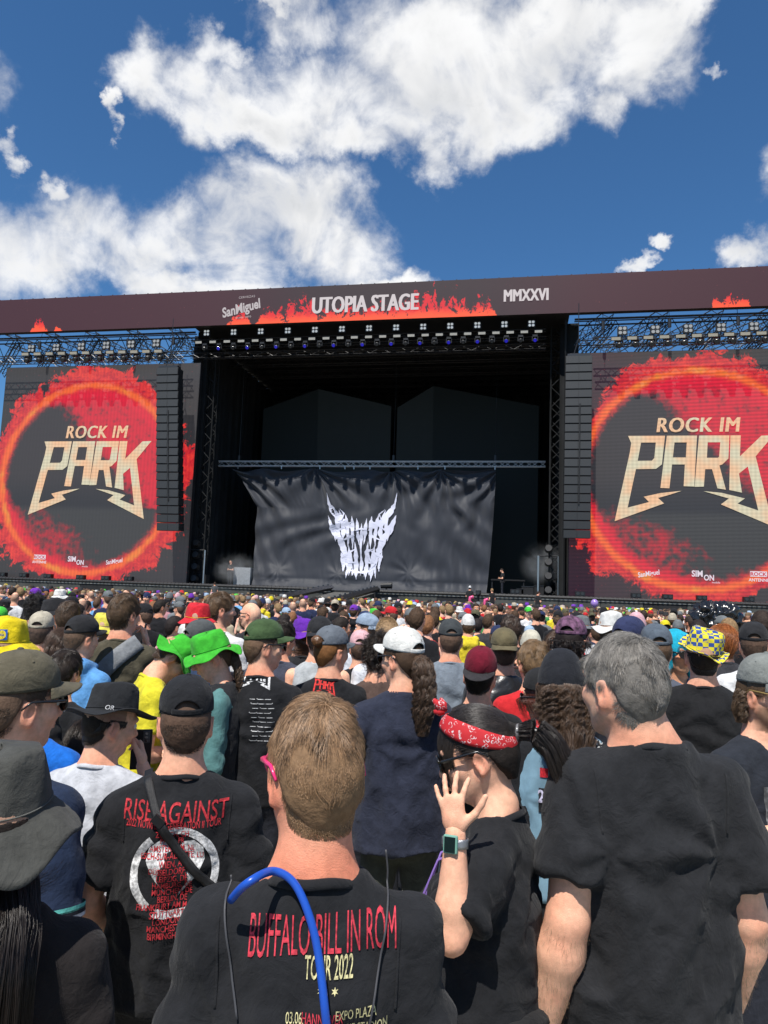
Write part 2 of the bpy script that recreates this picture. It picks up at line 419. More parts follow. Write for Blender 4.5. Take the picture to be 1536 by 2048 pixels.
mat_scr = [led_material('led_screen_picture_a', screen_pic(0)), led_material('led_screen_picture_b', screen_pic(1))]
def led_plain(key, c, s=1.0):
    return mat(key, (.03, .03, .03), rough=.5, emit=c, estr=s)
led_white = led_plain('led_lettering_white', (.50, .45, .46))
def gold():
    def pic(T):
        x, y, z = T.xyz(T.node('ShaderNodeTexCoord').outputs['Object'])
        n = T.noise(T.comb(x, z, 0.0), .42, 2, .5)
        c = T.mix(T.ss(n, .38, .62), (.74, .44, .25), (.58, .54, .38))
        k = T.m('SINE', T.mul(z, 2 * math.pi / .27)); k2 = T.m('SINE', T.mul(x, 2 * math.pi / .31))
        return c, T.add(.90, T.add(T.mul(k, .07), T.mul(k2, .06)))
    return led_material('led_lettering_gold', pic)
led_gold = gold()

# --- fascia
FZ0, FZ1 = 23.5, 26.47
fas = thing('led_fascia', 'long dark red LED fascia with flames and UTOPIA STAGE lettering across the stage roof', 'led banner', (0, YF, FZ0))
m = MB(); m.raw([(-64, YF, FZ0), (40, YF, FZ0), (40, YF, FZ1), (-64, YF, FZ1)], [[0, 1, 2, 3]]); m.build('display_panel', mat_fascia, fas)
m = MB(); m.span((-64, YF + .01, FZ0), (40, YF + .5, FZ1 - .02)); m.build('backing_box', black, fas)
m = MB()
for k in range(96): m.span((-63.5 + k * 1.08, YF + .05, FZ1 - .02), (-63.42 + k * 1.08, YF + .2, FZ1 + .07))
tag(m.build('top_edge_clip', steel_black, fas), kind='stuff')
def flat_text(name, t, x, z, size, y, m, parent, bold=.0, shear=0, xs=1.0, depth=.02, rot=0.0, spacing=1.0):
    v, f = text2d(t, size, bold, shear, xs, spacing)
    ca, sa = math.cos(rot), math.sin(rot)
    V = np.stack([x + v[:, 0] * ca - v[:, 1] * sa, np.full(len(v), y), z + v[:, 0] * sa + v[:, 1] * ca], 1)
    mb = MB(); mb.raw(V, f); o = mb.build(name, m, parent); return tag(o, kind='stuff') if size < 1.7 else o
for dx in (-.06, 0, .06): flat_text('title_lettering', 'UTOPIA STAGE', -12.35 + dx, 24.2, 1.90, YF - .03 - (dx + .06) * .1, led_white, fas, bold=.006, xs=.665)
for dx in (-.045, 0, .045): flat_text('numeral_lettering', 'MMXXVI', .15 + dx, 24.55, 1.38, YF - .03 - (dx + .045) * .1, led_white, fas, bold=.0, xs=.64)
lw2 = led_plain('led_logo_white', (.40, .36, .37))
flat_text('sponsor_logo', 'SanMiguel', -22.55, 24.5, 1.15, YF - .03, lw2, fas, bold=.03, shear=.12, xs=.72, rot=R_(13))
flat_text('sponsor_small_print', 'CERVEZAS', -22.2, 25.72, .26, YF - .03, lw2, fas, bold=.0, rot=R_(3), spacing=1.2)
flat_text('sponsor_small_print', 'desde 1890', -22.4, 24.02, .24, YF - .03, lw2, fas, bold=.0, rot=R_(3), spacing=1.2)

# --- video screens
PK = [  # the PARK emblem, in pixels of the left screen at 3.84 times
 [[(320,253),(530,253),(511,440),(478,469),(364,471),(316,722),(438,684),(408,650),(500,626),(620,610),(552,636),(488,657),(521,692),(242,810),(330,360),(338,300)], [(394,297),(478,297),(469,398),(455,416),(374,417)]],
 [[(541,253),(709,253),(690,582),(632,580),(640,440),(568,440),(552,594),(502,592)], [(583,297),(652,297),(646,395),(573,395)]],
 [[(721,253),(888,253),(880,402),(846,440),(830,446),(863,600),(818,592),(790,470),(752,470),(743,582),(692,584)], [(768,297),(838,297),(830,390),(822,397),(762,397)]],
 [[(894,253),(950,253),(943,388),(1062,256),(1127,253),(1028,388),(1113,828),(835,694),(879,656),(742,611),(840,621),(965,655),(925,688),(1036,730),(985,452),(936,498),(950,618),(882,602)]]]
def pk_uv(x, y): return ((x / 3.84 - 178) * .0472, (958 - (y / 3.84 + 820)) * .0437)
YS = 55.2
sL = S(173, 956, YS); sR = S(1393, 957, YS)
for side, cxs, lab in ((0, float(sL[0]), 'huge LED video screen with burning ring left of the stage opening'), (1, float(sR[0]), 'huge LED video screen with fine row lines right of the stage opening')):
    cz = float(sL[2] if side == 0 else sR[2]); lx = .24 if side == 0 else -.25
    t = thing('video_screen', lab, 'video screen', (cxs, YS, cz), 0, 'video screens beside the stage')
    w0, w1 = (float(S(14, 735, YS)[0]), float(S(372, 1165, YS)[0])) if side == 0 else (float(S(1137, 1165, YS)[0]), float(S(1137, 1165, YS)[0]) + 18.2)
    m = MB(); m.raw([(w0, YS, DZ + .1), (w1, YS, DZ + .1), (w1, YS, 20.75), (w0, YS, 20.75)], [[0, 1, 2, 3]]); m.build('display_panel', mat_scr[side], t)
    m = MB(); m.span((w0 - .03, YS + .02, DZ), (w1 + .03, YS + .4, 20.78)); m.build('back_frame', steel_black, t)
    lay = dict(P=0, A=1, R=2, K=3)
    for k, loops in enumerate(PK):
        m = MB(); m.prism([[pk_uv(*p) for p in l] for l in loops], lambda u, v, w: (cxs + u + lx, YS - .04 + w, cz + v), .02); m.build('emblem_letter', led_gold, t)
    for dx in (-.05, 0, .05): flat_text('small_title_lettering', 'ROCK IM', cxs + lx + .4 + dx, cz + 3.42, 1.55, YS - .05 - (dx + .05) * .1, led_gold, t, bold=.0, shear=.14, xs=.84, spacing=1.1)
    o1, o2, o3 = (-3.7, -.3, 3.2) if side == 0 else (4.0, .35, -3.3); cz_ = cz - .35; cz = cz_
    wl = led_plain('led_sponsor_white', (.62, .55, .62))
    m = MB(); m.span((cxs + o1 - .55, YS - .035, cz - 6.6), (cxs + o1 + .55, YS - .03, cz - 6.22)); m.build('sponsor_badge', wl, t)
    flat_text('sponsor_lettering', 'ROCK', cxs + o1, cz - 6.54, .36, YS - .05, led_plain('led_red_ink', (.45, .01, .03)), t, bold=.03, xs=1.05)
    flat_text('sponsor_lettering', 'ANTENNE', cxs + o1, cz - 6.93, .30, YS - .05, wl, t, bold=.02, xs=.95)
    flat_text('sponsor_lettering', 'SIM', cxs + o2 - .4, cz - 6.70, .60, YS - .04, wl, t, bold=.03, xs=.85)
    flat_text('sponsor_lettering', 'ON', cxs + o2 + .38, cz - 6.95, .55, YS - .04, wl, t, bold=.03, xs=.80)
    flat_text('sponsor_lettering', 'mobile', cxs + o2 + .85, cz - 7.15, .2, YS - .04, wl, t)
    flat_text('sponsor_lettering', 'SanMiguel', cxs + o3, cz - 6.75, .5, YS - .04, wl, t, bold=.02, shear=.12, xs=.75, rot=R_(10))
    m = MB()
    sgn = 1 if side == 0 else -1
# --- loudspeaker arrays
grille = mat('speaker_grille', (.030, .033, .036), rough=.6, bump=.5, bscale=60)
cab = mat('speaker_cabinet', (.014, .015, .016), rough=.6)
def line_array(xt, xb, z1, z0, n, lab):
    y = 53.0
    t = thing('line_array', lab, 'loudspeaker array', (xt, y, z1), 0, 'hanging loudspeaker arrays')
    h = (z1 - z0) / n
    for k in range(n):
        f = (k + .5) / n
        cx = xt + (xb - xt) * f; z = z1 - (k + .5) * h; cy = y + .5 * max(0, f - .45) ** 2
        tl = R_(-3 + 16 * max(0, f - .55)); R = np.array([[1, 0, 0], [0, math.cos(tl), -math.sin(tl)], [0, math.sin(tl), math.cos(tl)]])
        m = MB(); m.box((cx, cy, z), (1.86, .9, h * .93), R); o = m.build('speaker_cabinet', cab, t)
        m = MB()
        for s in (-1, 1): m.box(np.array((cx, cy, z)) + R @ np.array((s * .455, -.455, 0)), (.88, .03, h * .84), R)
        m.build('grille', grille, o)
    m = MB(); m.tube([(xt + .1 + (xb - xt) * f, y - .5 + .5 * max(0, f - .45) ** 2, z1 - (z1 - z0) * f) for f in np.linspace(.27, .82, 8)], .05, 6); m.build('cable', rubber, t)
    m = MB(); m.span((xt - .8, y - .3, z1 + .02), (xt + .8, y + .3, z1 + .2)); m.bar((xt - .4, y, z1), (xt, y, z1 + 1.4), .04); m.bar((xt + .4, y, z1), (xt, y, z1 + 1.4), .04); m.bar((xt, y, z1 + 1.4), (xt, y, FZ0 + .3), .03)
    m.build('flying_frame', steel_dark, t)
a, b = S(342, 738, 53), S(337, 1062, 53); line_array(a[0] - .1, b[0] + .1, a[2], b[2], 20, 'tall black hanging speaker array before the left video screen')
a, b = S(1160, 715, 53), S(1150, 1077, 53); line_array(a[0] - .1, b[0] + .1, a[2], b[2], 21, 'tall black hanging speaker array before the right video screen')

# --- trusses
def box_truss(m, a, b, w=.5, step=.6, r=.035, rd=.02, up=(0, 0, 1)):
    a = np.asarray(a, float); b = np.asarray(b, float); d = b - a; L = np.linalg.norm(d); d /= L
    up = np.asarray(up, float); u = np.cross(d, up); u /= np.linalg.norm(u); v = np.cross(u, d)
    c = [(u * s + v * q) * w / 2 for s, q in ((-1, -1), (1, -1), (1, 1), (-1, 1))]
    for x in c: m.bar(a + x, b + x, r)
    n = max(1, int(round(L / step)))
    for i in range(n):
        p, q = a + d * L * i / n, a + d * L * (i + 1) / n
        for k in range(4):
            x, y = (c[k], c[(k + 1) % 4]) if i % 2 else (c[(k + 1) % 4], c[k])
            m.bar(p + x, q + y, rd, 3)
    return m
def ladder_truss(m, a, b, h=1.0, step=.9, r=.05, rd=.03):
    a = np.asarray(a, float); b = np.asarray(b, float); d = b - a; L = np.linalg.norm(d); d /= L; z = np.array([0, 0, h])
    m.bar(a, b, r); m.bar(a + z, b + z, r); n = max(2, int(L / step))
    for i in range(n):
        p, q = a + d * L * i / n, a + d * L * (i + 1) / n
        m.bar(p + (z if i % 2 else 0), q + (0 if i % 2 else z), rd, 3)
tr_mat = mat('roof_truss_steel', (.055, .057, .062), rough=.38, metal=.55)
for side, x0, x1, lab in ((0, -47, XL - .6, 'dark steel roof truss lattice above the left video screen'), (1, XR + .9, 26, 'dark steel roof truss lattice above the right video screen')):
    t = thing('roof_truss', lab, 'truss', ((x0 + x1) / 2, YF + 1, 22.5), 0, 'roof trusses beside the stage')
    m = MB(); m.bar((x0, YF + 1.0, 23.35), (x1, YF + 1.0, 23.35), .09, 6); m.bar((x0, YF + 1.6, 23.1), (x1, YF + 1.6, 23.1), .07, 6); m.build('upper_chord', tr_mat, t)
    m = MB(); ladder_truss(m, (x0, YF + 1.3, 21.4), (x1, YF + 1.3, 21.4), 1.9, 1.0, .05, .035); m.build('front_lattice', tr_mat, t)
    xs = np.arange(x0 + 1.0, x1, 3.9)
    for k, x in enumerate(xs):
        m = MB(); box_truss(m, (x + 1.4, YF + 1.2, 23.3), (x - 1.5, YF + 16, 25.5), .9, 1.0, .05, .03); m.build('rafter', tr_mat, t)
        m = MB(); box_truss(m, (x + 1.9, YF + 1.6, 23.2), (x - .4, YF + 2.6, 20.6), .55, .6, .045, .026); m.build('brace', tr_mat, t)
    m = MB(); ladder_truss(m, (x0, YF + 8, 22.6), (x1, YF + 8, 22.6), 1.6, 1.3, .05, .035); ladder_truss(m, (x0, YF + 15, 23.0), (x1, YF + 15, 23.0), 2.0, 1.5, .05, .035); m.build('rear_lattice', tr_mat, t)
    t2 = thing('lighting_truss', 'black lighting bar full of lamps just above the %s video screen' % ('left' if side == 0 else 'right'), 'truss', ((x0 + x1) / 2, 53.9, 21.3), 0, 'lighting trusses under the roof')
    m = MB(); zb = S(200, 716, 53.9)[2] if side == 0 else S(1400, 679, 53.9)[2]
    box_truss(m, (x0 + 1.2, 53.9, zb), (x1 - .2, 53.9, zb), .55, .65, .04, .025); m.build('box_girder', steel_dark, t2)
    m = MB()
    for x in np.linspace(x0 + 2, x1 - 1.5, 5): m.bar((x, 53.9, zb + .3), (x, 54.4, 23.5), .02, 4); m.tube([(x, 54.2, zb + 1.1), (x, 54.2, zb + 1.7)], .13, 8)
    m.build('chain_hoist', steel_black, t2)

# --- lamps
lamp_black = mat('lamp_housing', (.013, .013, .014), rough=.5)
cell_on = mat('lamp_cell', (.75, .75, .72), rough=.3, emit=(.9, .9, .85), estr=.25)
cell_off = mat('lamp_cell_dull', (.32, .32, .31), rough=.35)
batten_face = mat('batten_face', (.30, .29, .26), rough=.6, emit=(.7, .68, .6), estr=.10)
batten_dull = mat('batten_face_dull', (.40, .36, .28), rough=.6)
lens_blue = mat('lamp_lens_blue', (.02, .02, .3), rough=.15, emit=(.04, .03, 1.0), estr=.22)
lens_dark = mat('lamp_lens', (.03, .033, .036), rough=.25, spec=.5)
def make_blinder(m2):
    a = MB(); a.box((0, .12, 0), (.78, .22, .82)); a.box((-.43, .1, -.1), (.04, .06, .8)); a.box((.43, .1, -.1), (.04, .06, .8))
    h = a.mesh('housing', lamp_black); c = MB()
    for x in (-.19, .19):
        for z in (-.2, .2): c.tube([(x, -.02, z), (x, .03, z)], [.155, .165], 12)
    return [('housing', h, None), ('lamp_cell', c.mesh('lamp_cell', m2), None)]
def make_batten(m2):
    a = MB(); a.box((0, .12, .02), (1.0, .24, .42)); f = MB(); f.box((0, -.012, -.02), (.94, .02, .32))
    return [('housing', a.mesh('housing', lamp_black), None), ('lamp_face', f.mesh('lamp_face', m2), None)]
def make_head(m2):
    a = MB(); a.box((0, 0, .42), (.5, .4, .22)); a.box((-.27, 0, .12), (.08, .2, .5)); a.box((.27, 0, .12), (.08, .2, .5))
    b = MB(); b.tube([(0, .22, .12), (0, .05, .02), (0, -.22, -.10), (0, -.30, -.14)], [.16, .23, .24, .2], 12)
    c = MB(); c.tube([(0, -.30, -.14), (0, -.315, -.147)], [.185, .17], 12)
    return [('yoke', a.mesh('yoke', lamp_black), None), ('lamp_body', b.mesh('lamp_body', lamp_black, True), None), ('lens', c.mesh('lens', m2), None)]
def place(parts, name, label, cat, loc, group, rz=0, sc_=1.0, tilt=0):
    t = thing(name, label, cat, loc, rz, group); t.rotation_euler = (tilt, 0, rz); t.scale = (sc_,) * 3
    for n, me, _ in parts:
        o = link(n, me, t)
    return t
bl_on, bl_off = make_blinder(cell_on), make_blinder(cell_off)
bt_on, bt_off = make_batten(batten_face), make_batten(batten_dull)
mh_b, mh_d = make_head(lens_blue), make_head(lens_dark)
ORD = 'first second third fourth fifth sixth seventh eighth ninth tenth eleventh twelfth thirteenth fourteenth fifteenth sixteenth seventeenth eighteenth nineteenth twentieth'.split()
ORD += ['twenty-' + q for q in ORD[:9]]
yl = 54.6
for k in range(13):
    f = k / 12; px, py = 413 + f * 650, 665.5 - f * 18.5
    place(bl_on, 'blinder_light', ORD[k] + ' white four-cell blinder from the left over the stage opening', 'stage light', S(px, py, yl), 'blinders over the stage opening', 0, .66)
for k in range(25):
    f = k / 24; p = S(397 + f * 680, 684.5 - f * 22, yl)
    place(bt_on, 'strip_light', ORD[k] + ' pale strip light from the left under the stage roof', 'stage light', p, 'strip lights over the stage opening', 0, .58, R_(8))
for k in range(24):
    f = k / 23; p = S(410 + f * 660, 697 - f * 17, yl)
    if k % 2: place(mh_b, 'moving_light', ORD[k // 2] + ' moving lamp with glowing blue lens from the left under the stage roof', 'stage light', p, 'blue moving lights over the stage opening', 0, .72)
    else: place(mh_d, 'moving_light', ORD[k // 2] + ' moving lamp with dark lens from the left under the stage roof', 'stage light', p, 'dark moving lights over the stage opening', 0, .72)
t2 = thing('lighting_truss', 'black lighting girder with strip lights spanning the stage opening', 'truss', (XC, yl + .7, 22.4), 0, 'lighting trusses under the roof')
m = MB(); a, b = S(385, 690, yl + .7), S(1092, 668, yl + .7); box_truss(m, a, b, .6, .8, .04, .025); m.build('box_girder', steel_black, t2)
m = MB(); box_truss(m, a + (0, 0, -1.0), b + (0, 0, -1.0), .4, .8, .035, .02); m.build('lower_girder', steel_black, t2)
for side, (pA, pB) in enumerate((((62, 697), (312, 686)), ((1245, 661), (1640, 648)))):
    w = 'left' if side == 0 else 'right'
    for k in range(6 if side == 0 else 7):
        f = k / 5 if side == 0 else k / 6
        place(bl_off, 'blinder_light', ORD[k] + ' dull four-cell blinder from the left above the %s video screen' % w, 'stage light', S(pA[0] + (pB[0] - pA[0]) * f, pA[1] + (pB[1] - pA[1]) * f, 53.4), 'blinders above the %s screen' % w, 0, .8)
    for k in range(12 if side == 0 else 13):
        f = k / 11 if side == 0 else k / 12
        x0, x1, y0, y1 = (50, 316, 708, 702) if side == 0 else (1232, 1620, 677, 662)
        place(bt_off, 'strip_light', ORD[k] + ' beige strip light from the left above the %s video screen' % w, 'stage light', S(x0 + (x1 - x0) * f, y0 + (y1 - y0) * f, 53.4), 'strip lights above the %s screen' % w, 0, .68, R_(10))
        place(mh_d, 'moving_light', ORD[k] + ' black moving lamp from the left below the bar over the %s screen' % w, 'stage light', S(x0 + 6 + (x1 - x0) * f, y0 + 13 + (y1 - y0) * f, 53.6), 'moving lights above the %s screen' % w, 0, .95)

# --- stage box
st = thing('stage_house', 'huge black stage house with dark open interior and black drapes', 'stage', (XC, YF, 0))
drape = mat('black_drape', (.010, .011, .012), rough=.9, var=.3, vscale=.7)
m = MB()
m.span((XL - 19, YF + .02, 0), (XR + 19, YF + 24, DZ)); m.build('deck', mat('stage_deck', (.02, .02, .021), rough=.55, var=.3, vscale=2), st)
def folded(mb, p0, p1, z0, z1, n, amp, seed=0):
    p0 = np.asarray(p0, float); p1 = np.asarray(p1, float); d = p1 - p0; L = np.linalg.norm(d); nn = np.array([-d[1], d[0]]) / L
    t = np.linspace(0, 1, n); o = amp * (np.sin(t * L * 4.5 + seed) + .6 * np.sin(t * L * 7.9 + 1.3 * seed))
    P2 = p0 + t[:, None] * d + o[:, None] * nn
    zz = np.linspace(z0, z1, 5)
    A = np.zeros((5, n, 3)); A[:, :, :2] = P2[None]; A[:, :, 2] = zz[:, None]; mb.grid(A)
m = MB(); folded(m, (XL - 1, YF + 20), (XR + 1, YF + 20), DZ, 24.5, 240, .10); m.build('back_drape', drape, st, smooth=True)
for x, s in ((XL - .3, 1), (XR + .3, 2)):
    m = MB(); folded(m, (x, YF + 1.2), (x, YF + 20), DZ, 23.5, 160, .08, s); m.build('side_drape', drape, st, smooth=True)
m = MB(); m.span((XL - .5, YF + .52, 23.6), (XR + .5, YF + 22, 25.2)); m.build('roof', black, st)
for xa, xb in ((-27.6, XL + .1), (XR - .1, 4.2)):
    m = MB(); folded(m, (xa, YF + 2.2), (xb, YF + 2.2), DZ, 23.5, 30, .05); m.build('masking_drape', drape, st, smooth=True)
m = MB()
for k in range(5): box_truss(m, (XL, YF + 4 + k * 3.6, 22.8), (XR, YF + 4 + k * 3.6, 22.8), .6, 1.0, .045, .03)
m.build('roof_truss', steel_black, st)
def tower(x, y, z0, z1, w, lab):
    t = thing('truss_tower', lab, 'truss tower', (x, y, z0), 0, 'truss towers at the stage sides')
    m = MB(); box_truss(m, (x, y, z0), (x, y, z1), w, w, .05, .03, up=(0, 1, 0)); m.build('mast', drape, t)
    m = MB(); m.span((x - w * .8, y - w * .8, z0), (x + w * .8, y + w * .8, z0 + .12)); m.build('base_plate', steel_black, t)
tower(XL + .35, YF + 2.8, DZ, 23.4, .8, 'dark truss tower beside the left speaker array')
tower(XR - .35, YF + 2.8, DZ, 23.4, .8, 'dark truss tower beside the right speaker array')
# dark LED walls at the back, their faint glow put into the material
backled = mat('faint_glow_led_wall', (.008, .010, .011), rough=.6, spec=.2, var=.12, vscale=.8, emit=(.010, .014, .016), estr=.24)
backled2 = mat('faint_glow_led_wall_dark', (.006, .008, .009), rough=.6, spec=.2, emit=(.008, .012, .014), estr=.14)  # darker copy: facet shading put into colour and emission
yb = YF + 13
for nm, pts, mm, lab in (('led_wall', [(527, 818), (637, 778), (640, 930), (524, 930)], backled2, 'dark unlit gabled LED wall in the stage, left half'), ('led_wall', [(795, 815), (867, 772), (868, 930), (792, 930)], backled, 'dark unlit gabled LED wall in the stage, right half')):
    t = thing(nm, lab, 'led wall', S(pts[2][0], pts[2][1], yb), 0, 'unlit led walls at the back')
    far = [(637, 778), (782, 812), (782, 930), (640, 930)] if pts[0][0] < 700 else [(867, 772), (1078, 812), (1076, 930), (868, 930)]
    for q, mq in ((pts, mm), (far, backled if mm is backled2 else backled2)):
        w = [S(px, py, yb) for px, py in q]
        for p in w[2:]: p[2] = DZ
        w = [tuple(p) for p in w]
        w2 = [(p[0], p[1] + .3, p[2]) for p in w]
        m = MB(); m.raw(w + w2, [[3, 2, 1, 0], [4, 5, 6, 7], [0, 1, 5, 4], [1, 2, 6, 5], [2, 3, 7, 6], [3, 0, 4, 7]]); m.build('led_panel', mq, t)
# --- low truss and the black cloth with the band emblem
YT = 60.6
t = thing('drape_truss', 'slim aluminium truss hanging across the stage above the black cloth', 'truss', tuple(S(736, 926, YT)))
m = MB(); a, b = S(382, 925, YT), S(1091, 931, YT); a[2] = b[2] = (a[2] + b[2]) / 2
box_truss(m, a, b, .42, .55, .035, .02); m.build('box_girder', mat('drape_truss_steel', (.62, .63, .63), rough=.5), t)
ctop = b[2] - .3
m = MB()
for px in (476, 563, 640, 690, 708, 740, 836, 990, 890):
    p = S(px, 935, YT - .2); m.tube([(p[0], YT - .2, b[2] - .2), (p[0], YT - .2, b[2] - .5)], .05, 6)
m.build('hook', alu, t)
for px in (478, 787, 991):
    q = S(px, 920, YT)
    m = MB(); m.tube([(q[0], YT, b[2] + .2), (q[0], YT, 23.5)], .02, 4); m.tube([(q[0], YT, b[2] + .3), (q[0], YT, b[2] + .75)], .12, 8); m.build('hoist_chain', steel_dark, t)
YC = YT
cT, cB = ctop - .15, DZ + .02
xTL, xTR, xBL, xBR = S(463, 945, YC)[0], S(992, 945, YC)[0], S(516, 1165, YC)[0], S(974, 1175, YC)[0]
GA = [(-.02, 1.0), (.33, 1.01), (.62, 1.02), (.80, 1.0), (1.01, 1.0)]       # hung points along the top
GB = [(.115, .155), (.375, .13), (.675, .15)]                                # snagged points near the foot
def cloth_off(s, t):
    """how far the cloth stands towards the crowd at s along, t up (0..1)"""
    s = np.asarray(s, float); t = np.asarray(t, float)
    p = np.stack([s * 9, t * 2.2, np.full_like(s, .3)], -1); d = .30 * vnoise(p) * (1 - .6 * t)
    for (a, b) in GA:
        r = np.hypot((s - a) * 2.6, t - b) + .02; an = np.arctan2((s - a) * 2.6, b - t)
        d = d + .17 * np.sin(an * 11 + 3 * a + 2 * vnoise(np.stack([s * 7, t * 7, s * 0 + a], -1))) * np.exp(-((r - .15) / .45) ** 2) * np.clip(r / .1, 0, 1)
    for (a, b) in GB:
        r = np.hypot((s - a) * 2.6, t - b) + .015; an = np.arctan2(t - b, (s - a) * 2.6)
        d = d + .03 * np.sin(an * 9 + 5 * a + 2.5 * vnoise(np.stack([s * 7, t * 7, s * 0 + a], -1))) * np.exp(-(r / .34) ** 2) * np.clip(r / .10, 0, 1) * (t > b * .4)
    d = d + .5 * np.exp(-((t - .10) / .07) ** 2) * (.6 + .4 * np.sin(s * 19)) + .9 * np.clip((.09 - t) / .09, 0, 1) ** 1.5
    d = d + .10 * np.sin((s + .10 * t) * 62 + 6 * vnoise(np.stack([s * 4, t * 1.2, s * 0 + 5], -1))) * np.clip((s - .6) / .2, 0, 1) * (1.1 - t)
    d = d + .06 * np.sin((s - .25 * (1 - t)) * 90) * np.clip((.22 - s) / .2, 0, 1)
    d = d + .085 * np.sin((s * .9 + (1 - t) * .75) * 30 + 5 * vnoise(np.stack([s * 3, t * 3, s * 0 + 6], -1))) * np.clip((.62 - s) / .3, 0, 1) * np.clip((1 - t) * 2, 0, 1) + .075 * np.sin((s * 1.0 - (1 - t) * .5) * 42 + 5 * vnoise(np.stack([s * 3, t * 3, s * 0 + 9], -1))) * np.clip((s - .5) / .3, 0, 1) * np.clip((1 - t) * 2, 0, 1)
    d = d + .016 * vnoise(np.stack([s * 90, t * 14, s * 0 + 2], -1))
    return d
def cloth_pt(s, t):
    s = np.asarray(s, float); t = np.asarray(t, float); q = 1 - t
    xl = xTL + (xBL - xTL) * np.clip(q * 3.0, 0, 1) ** .8 * (1 - .12 * np.sin(np.clip(q, 0, 1) * 3.1)) ; xr = xTR + (xBR - xTR) * q ** 1.6
    sag = -.30 * np.abs(np.sin((s + .04 * np.sin(s * 9)) * math.pi * 6)) * (.5 + .5 * np.sin(s * 17 + 1) ** 2) * np.exp(-(q / .05) ** 2)
    x = xl + (xr - xl) * s
    return np.stack([x, YC - .25 - .8 * np.sin(np.clip(q, 0, 1) * 1.5) * .6 - cloth_off(s, t), cB + (cT - cB) * t + sag], -1)
t = thing('stage_cloth', 'big black cloth with white spiky band emblem hung from the low truss', 'banner', tuple(cloth_pt(.5, 0)))
ss, tt = np.meshgrid(np.linspace(0, 1, 340), np.linspace(0, 1, 150))
m = MB(); m.grid(cloth_pt(ss.ravel(), tt.ravel()).reshape(150, 340, 3)); cl = m.build('cloth', mat('banner_cloth', (.023, .0265, .036), rough=.60, sheen=.3, spec=.3, bump=.15, bscale=4), t, smooth=True)
# emblem: tapered strokes in pixels of an enlarged view (2.743 times, from 440, 900)
def stroke(p):
    """(x,y,width) points -> outline"""
    p = np.asarray(p, float); d = np.gradient(p[:, :2], axis=0); d /= np.linalg.norm(d, axis=1, keepdims=True) + 1e-9; n = np.stack([-d[:, 1], d[:, 0]], 1)
    return np.concatenate([p[:, :2] + n * p[:, 2:] / 2, (p[:, :2] - n * p[:, 2:] / 2)[::-1]])
ST = []
for mir in (0, 1):
    M_ = lambda x: x if not mir else 1546 - x
    A = lambda *q: ST.append([(M_(x), y, w) for x, y, w in q])
    A((579, 230, 1), (590, 290, 12), (612, 330, 26), (650, 375, 32), (700, 410, 24), (735, 440, 4))
    A((583, 355, 1), (600, 400, 22), (622, 440, 34), (650, 480, 30), (672, 540, 26), (690, 590, 30), (700, 640, 20), (692, 705, 1))
    A((622, 320, 2), (640, 400, 20), (636, 470, 12), (632, 490, 1))
    A((645, 325, 1), (660, 380, 24), (672, 450, 22), (668, 500, 2))
    A((680, 350, 1), (690, 390, 18), (700, 480, 16), (696, 530, 1))
    A((718, 360, 1), (722, 400, 20), (724, 490, 16), (722, 545, 1))
    A((640, 440, 10), (700, 400, 12), (720, 392, 3)); A((655, 500, 3), (720, 470, 14), (735, 466, 2))
    A((660, 560, 1), (668, 590, 22), (676, 640, 14), (674, 668, 1))
    A((700, 520, 1), (706, 570, 22), (712, 640, 20), (708, 690, 1))
    A((735, 500, 1), (742, 560, 20), (744, 650, 22), (748, 712, 1))
    A((664, 590, 4), (706, 560, 14), (742, 540, 4)); A((700, 655, 4), (745, 668, 18), (773, 672, 10)); A((725, 640, 1), (728, 670, 12), (726, 690, 1))
    A((612, 430, 2), (624, 465, 10), (630, 500, 1)); A((745, 372, 1), (750, 420, 20), (756, 490, 12), (760, 520, 1)); A((700, 620, 2), (722, 615, 12), (742, 622, 2))
ST += [[(773, 400, 1), (775, 450, 16), (770, 520, 14), (772, 600, 1)], [(770, 560, 2), (774, 620, 20), (772, 690, 1)], [(740, 440, 2), (773, 430, 14), (806, 440, 2)], [(845, 540, 2), (800, 560, 14), (820, 600, 12), (850, 620, 14), (815, 660, 2)],
       [(826, 640, 2), (830, 690, 10), (827, 722, 1)], [(790, 640, 2), (793, 675, 8), (792, 695, 1)], [(850, 640, 2), (848, 668, 6), (849, 680, 1)], [(660, 380, 3), (672, 345, 8), (650, 318, 1)], [(880, 380, 3), (868, 350, 8), (900, 322, 1)]]
WX = {}
zr = lambda x, y: (440 + x / 2.743, 900 + y / 2.743)
v3, f3 = [], []
for q in ST:
    q = np.asarray(q, float)
    # denser points along the stroke
    tq = np.linspace(0, len(q) - 1, len(q) * 4 - 3); q = np.stack([np.interp(tq, np.arange(len(q)), q[:, k]) for k in range(3)], 1)
    jag = 1.08 + .5 * vnoise(np.stack([q[:, 0] * .11, q[:, 1] * .11, q[:, 2] * 0], 1)); q[:, 2] *= jag
    o = stroke(q); n = len(q)
    w = np.array([S(*zr(x, y), YC - 1.0) for x, y in o])
    b = len(v3)
    v3 += list(w); f3 += [(b + i, b + i + 1, b + 2 * n - 2 - i, b + 2 * n - 1 - i) for i in range(n - 1)]
v3 = np.array(v3); tt_ = np.clip((v3[:, 2] - cB) / (cT - cB), 0, 1); q_ = 1 - tt_
xl_ = xTL + (xBL - xTL) * np.clip(q_ * 3, 0, 1) ** .8 * (1 - .12 * np.sin(q_ * 3.1)); xr_ = xTR + (xBR - xTR) * q_ ** 1.6
pp = cloth_pt((v3[:, 0] - xl_) / (xr_ - xl_), tt_); v3[:, 1] = pp[:, 1] - .05 - .004 * (np.arange(len(v3)) // 1 * 0)
m = MB(); 
lay_i = 0; o_ = 0
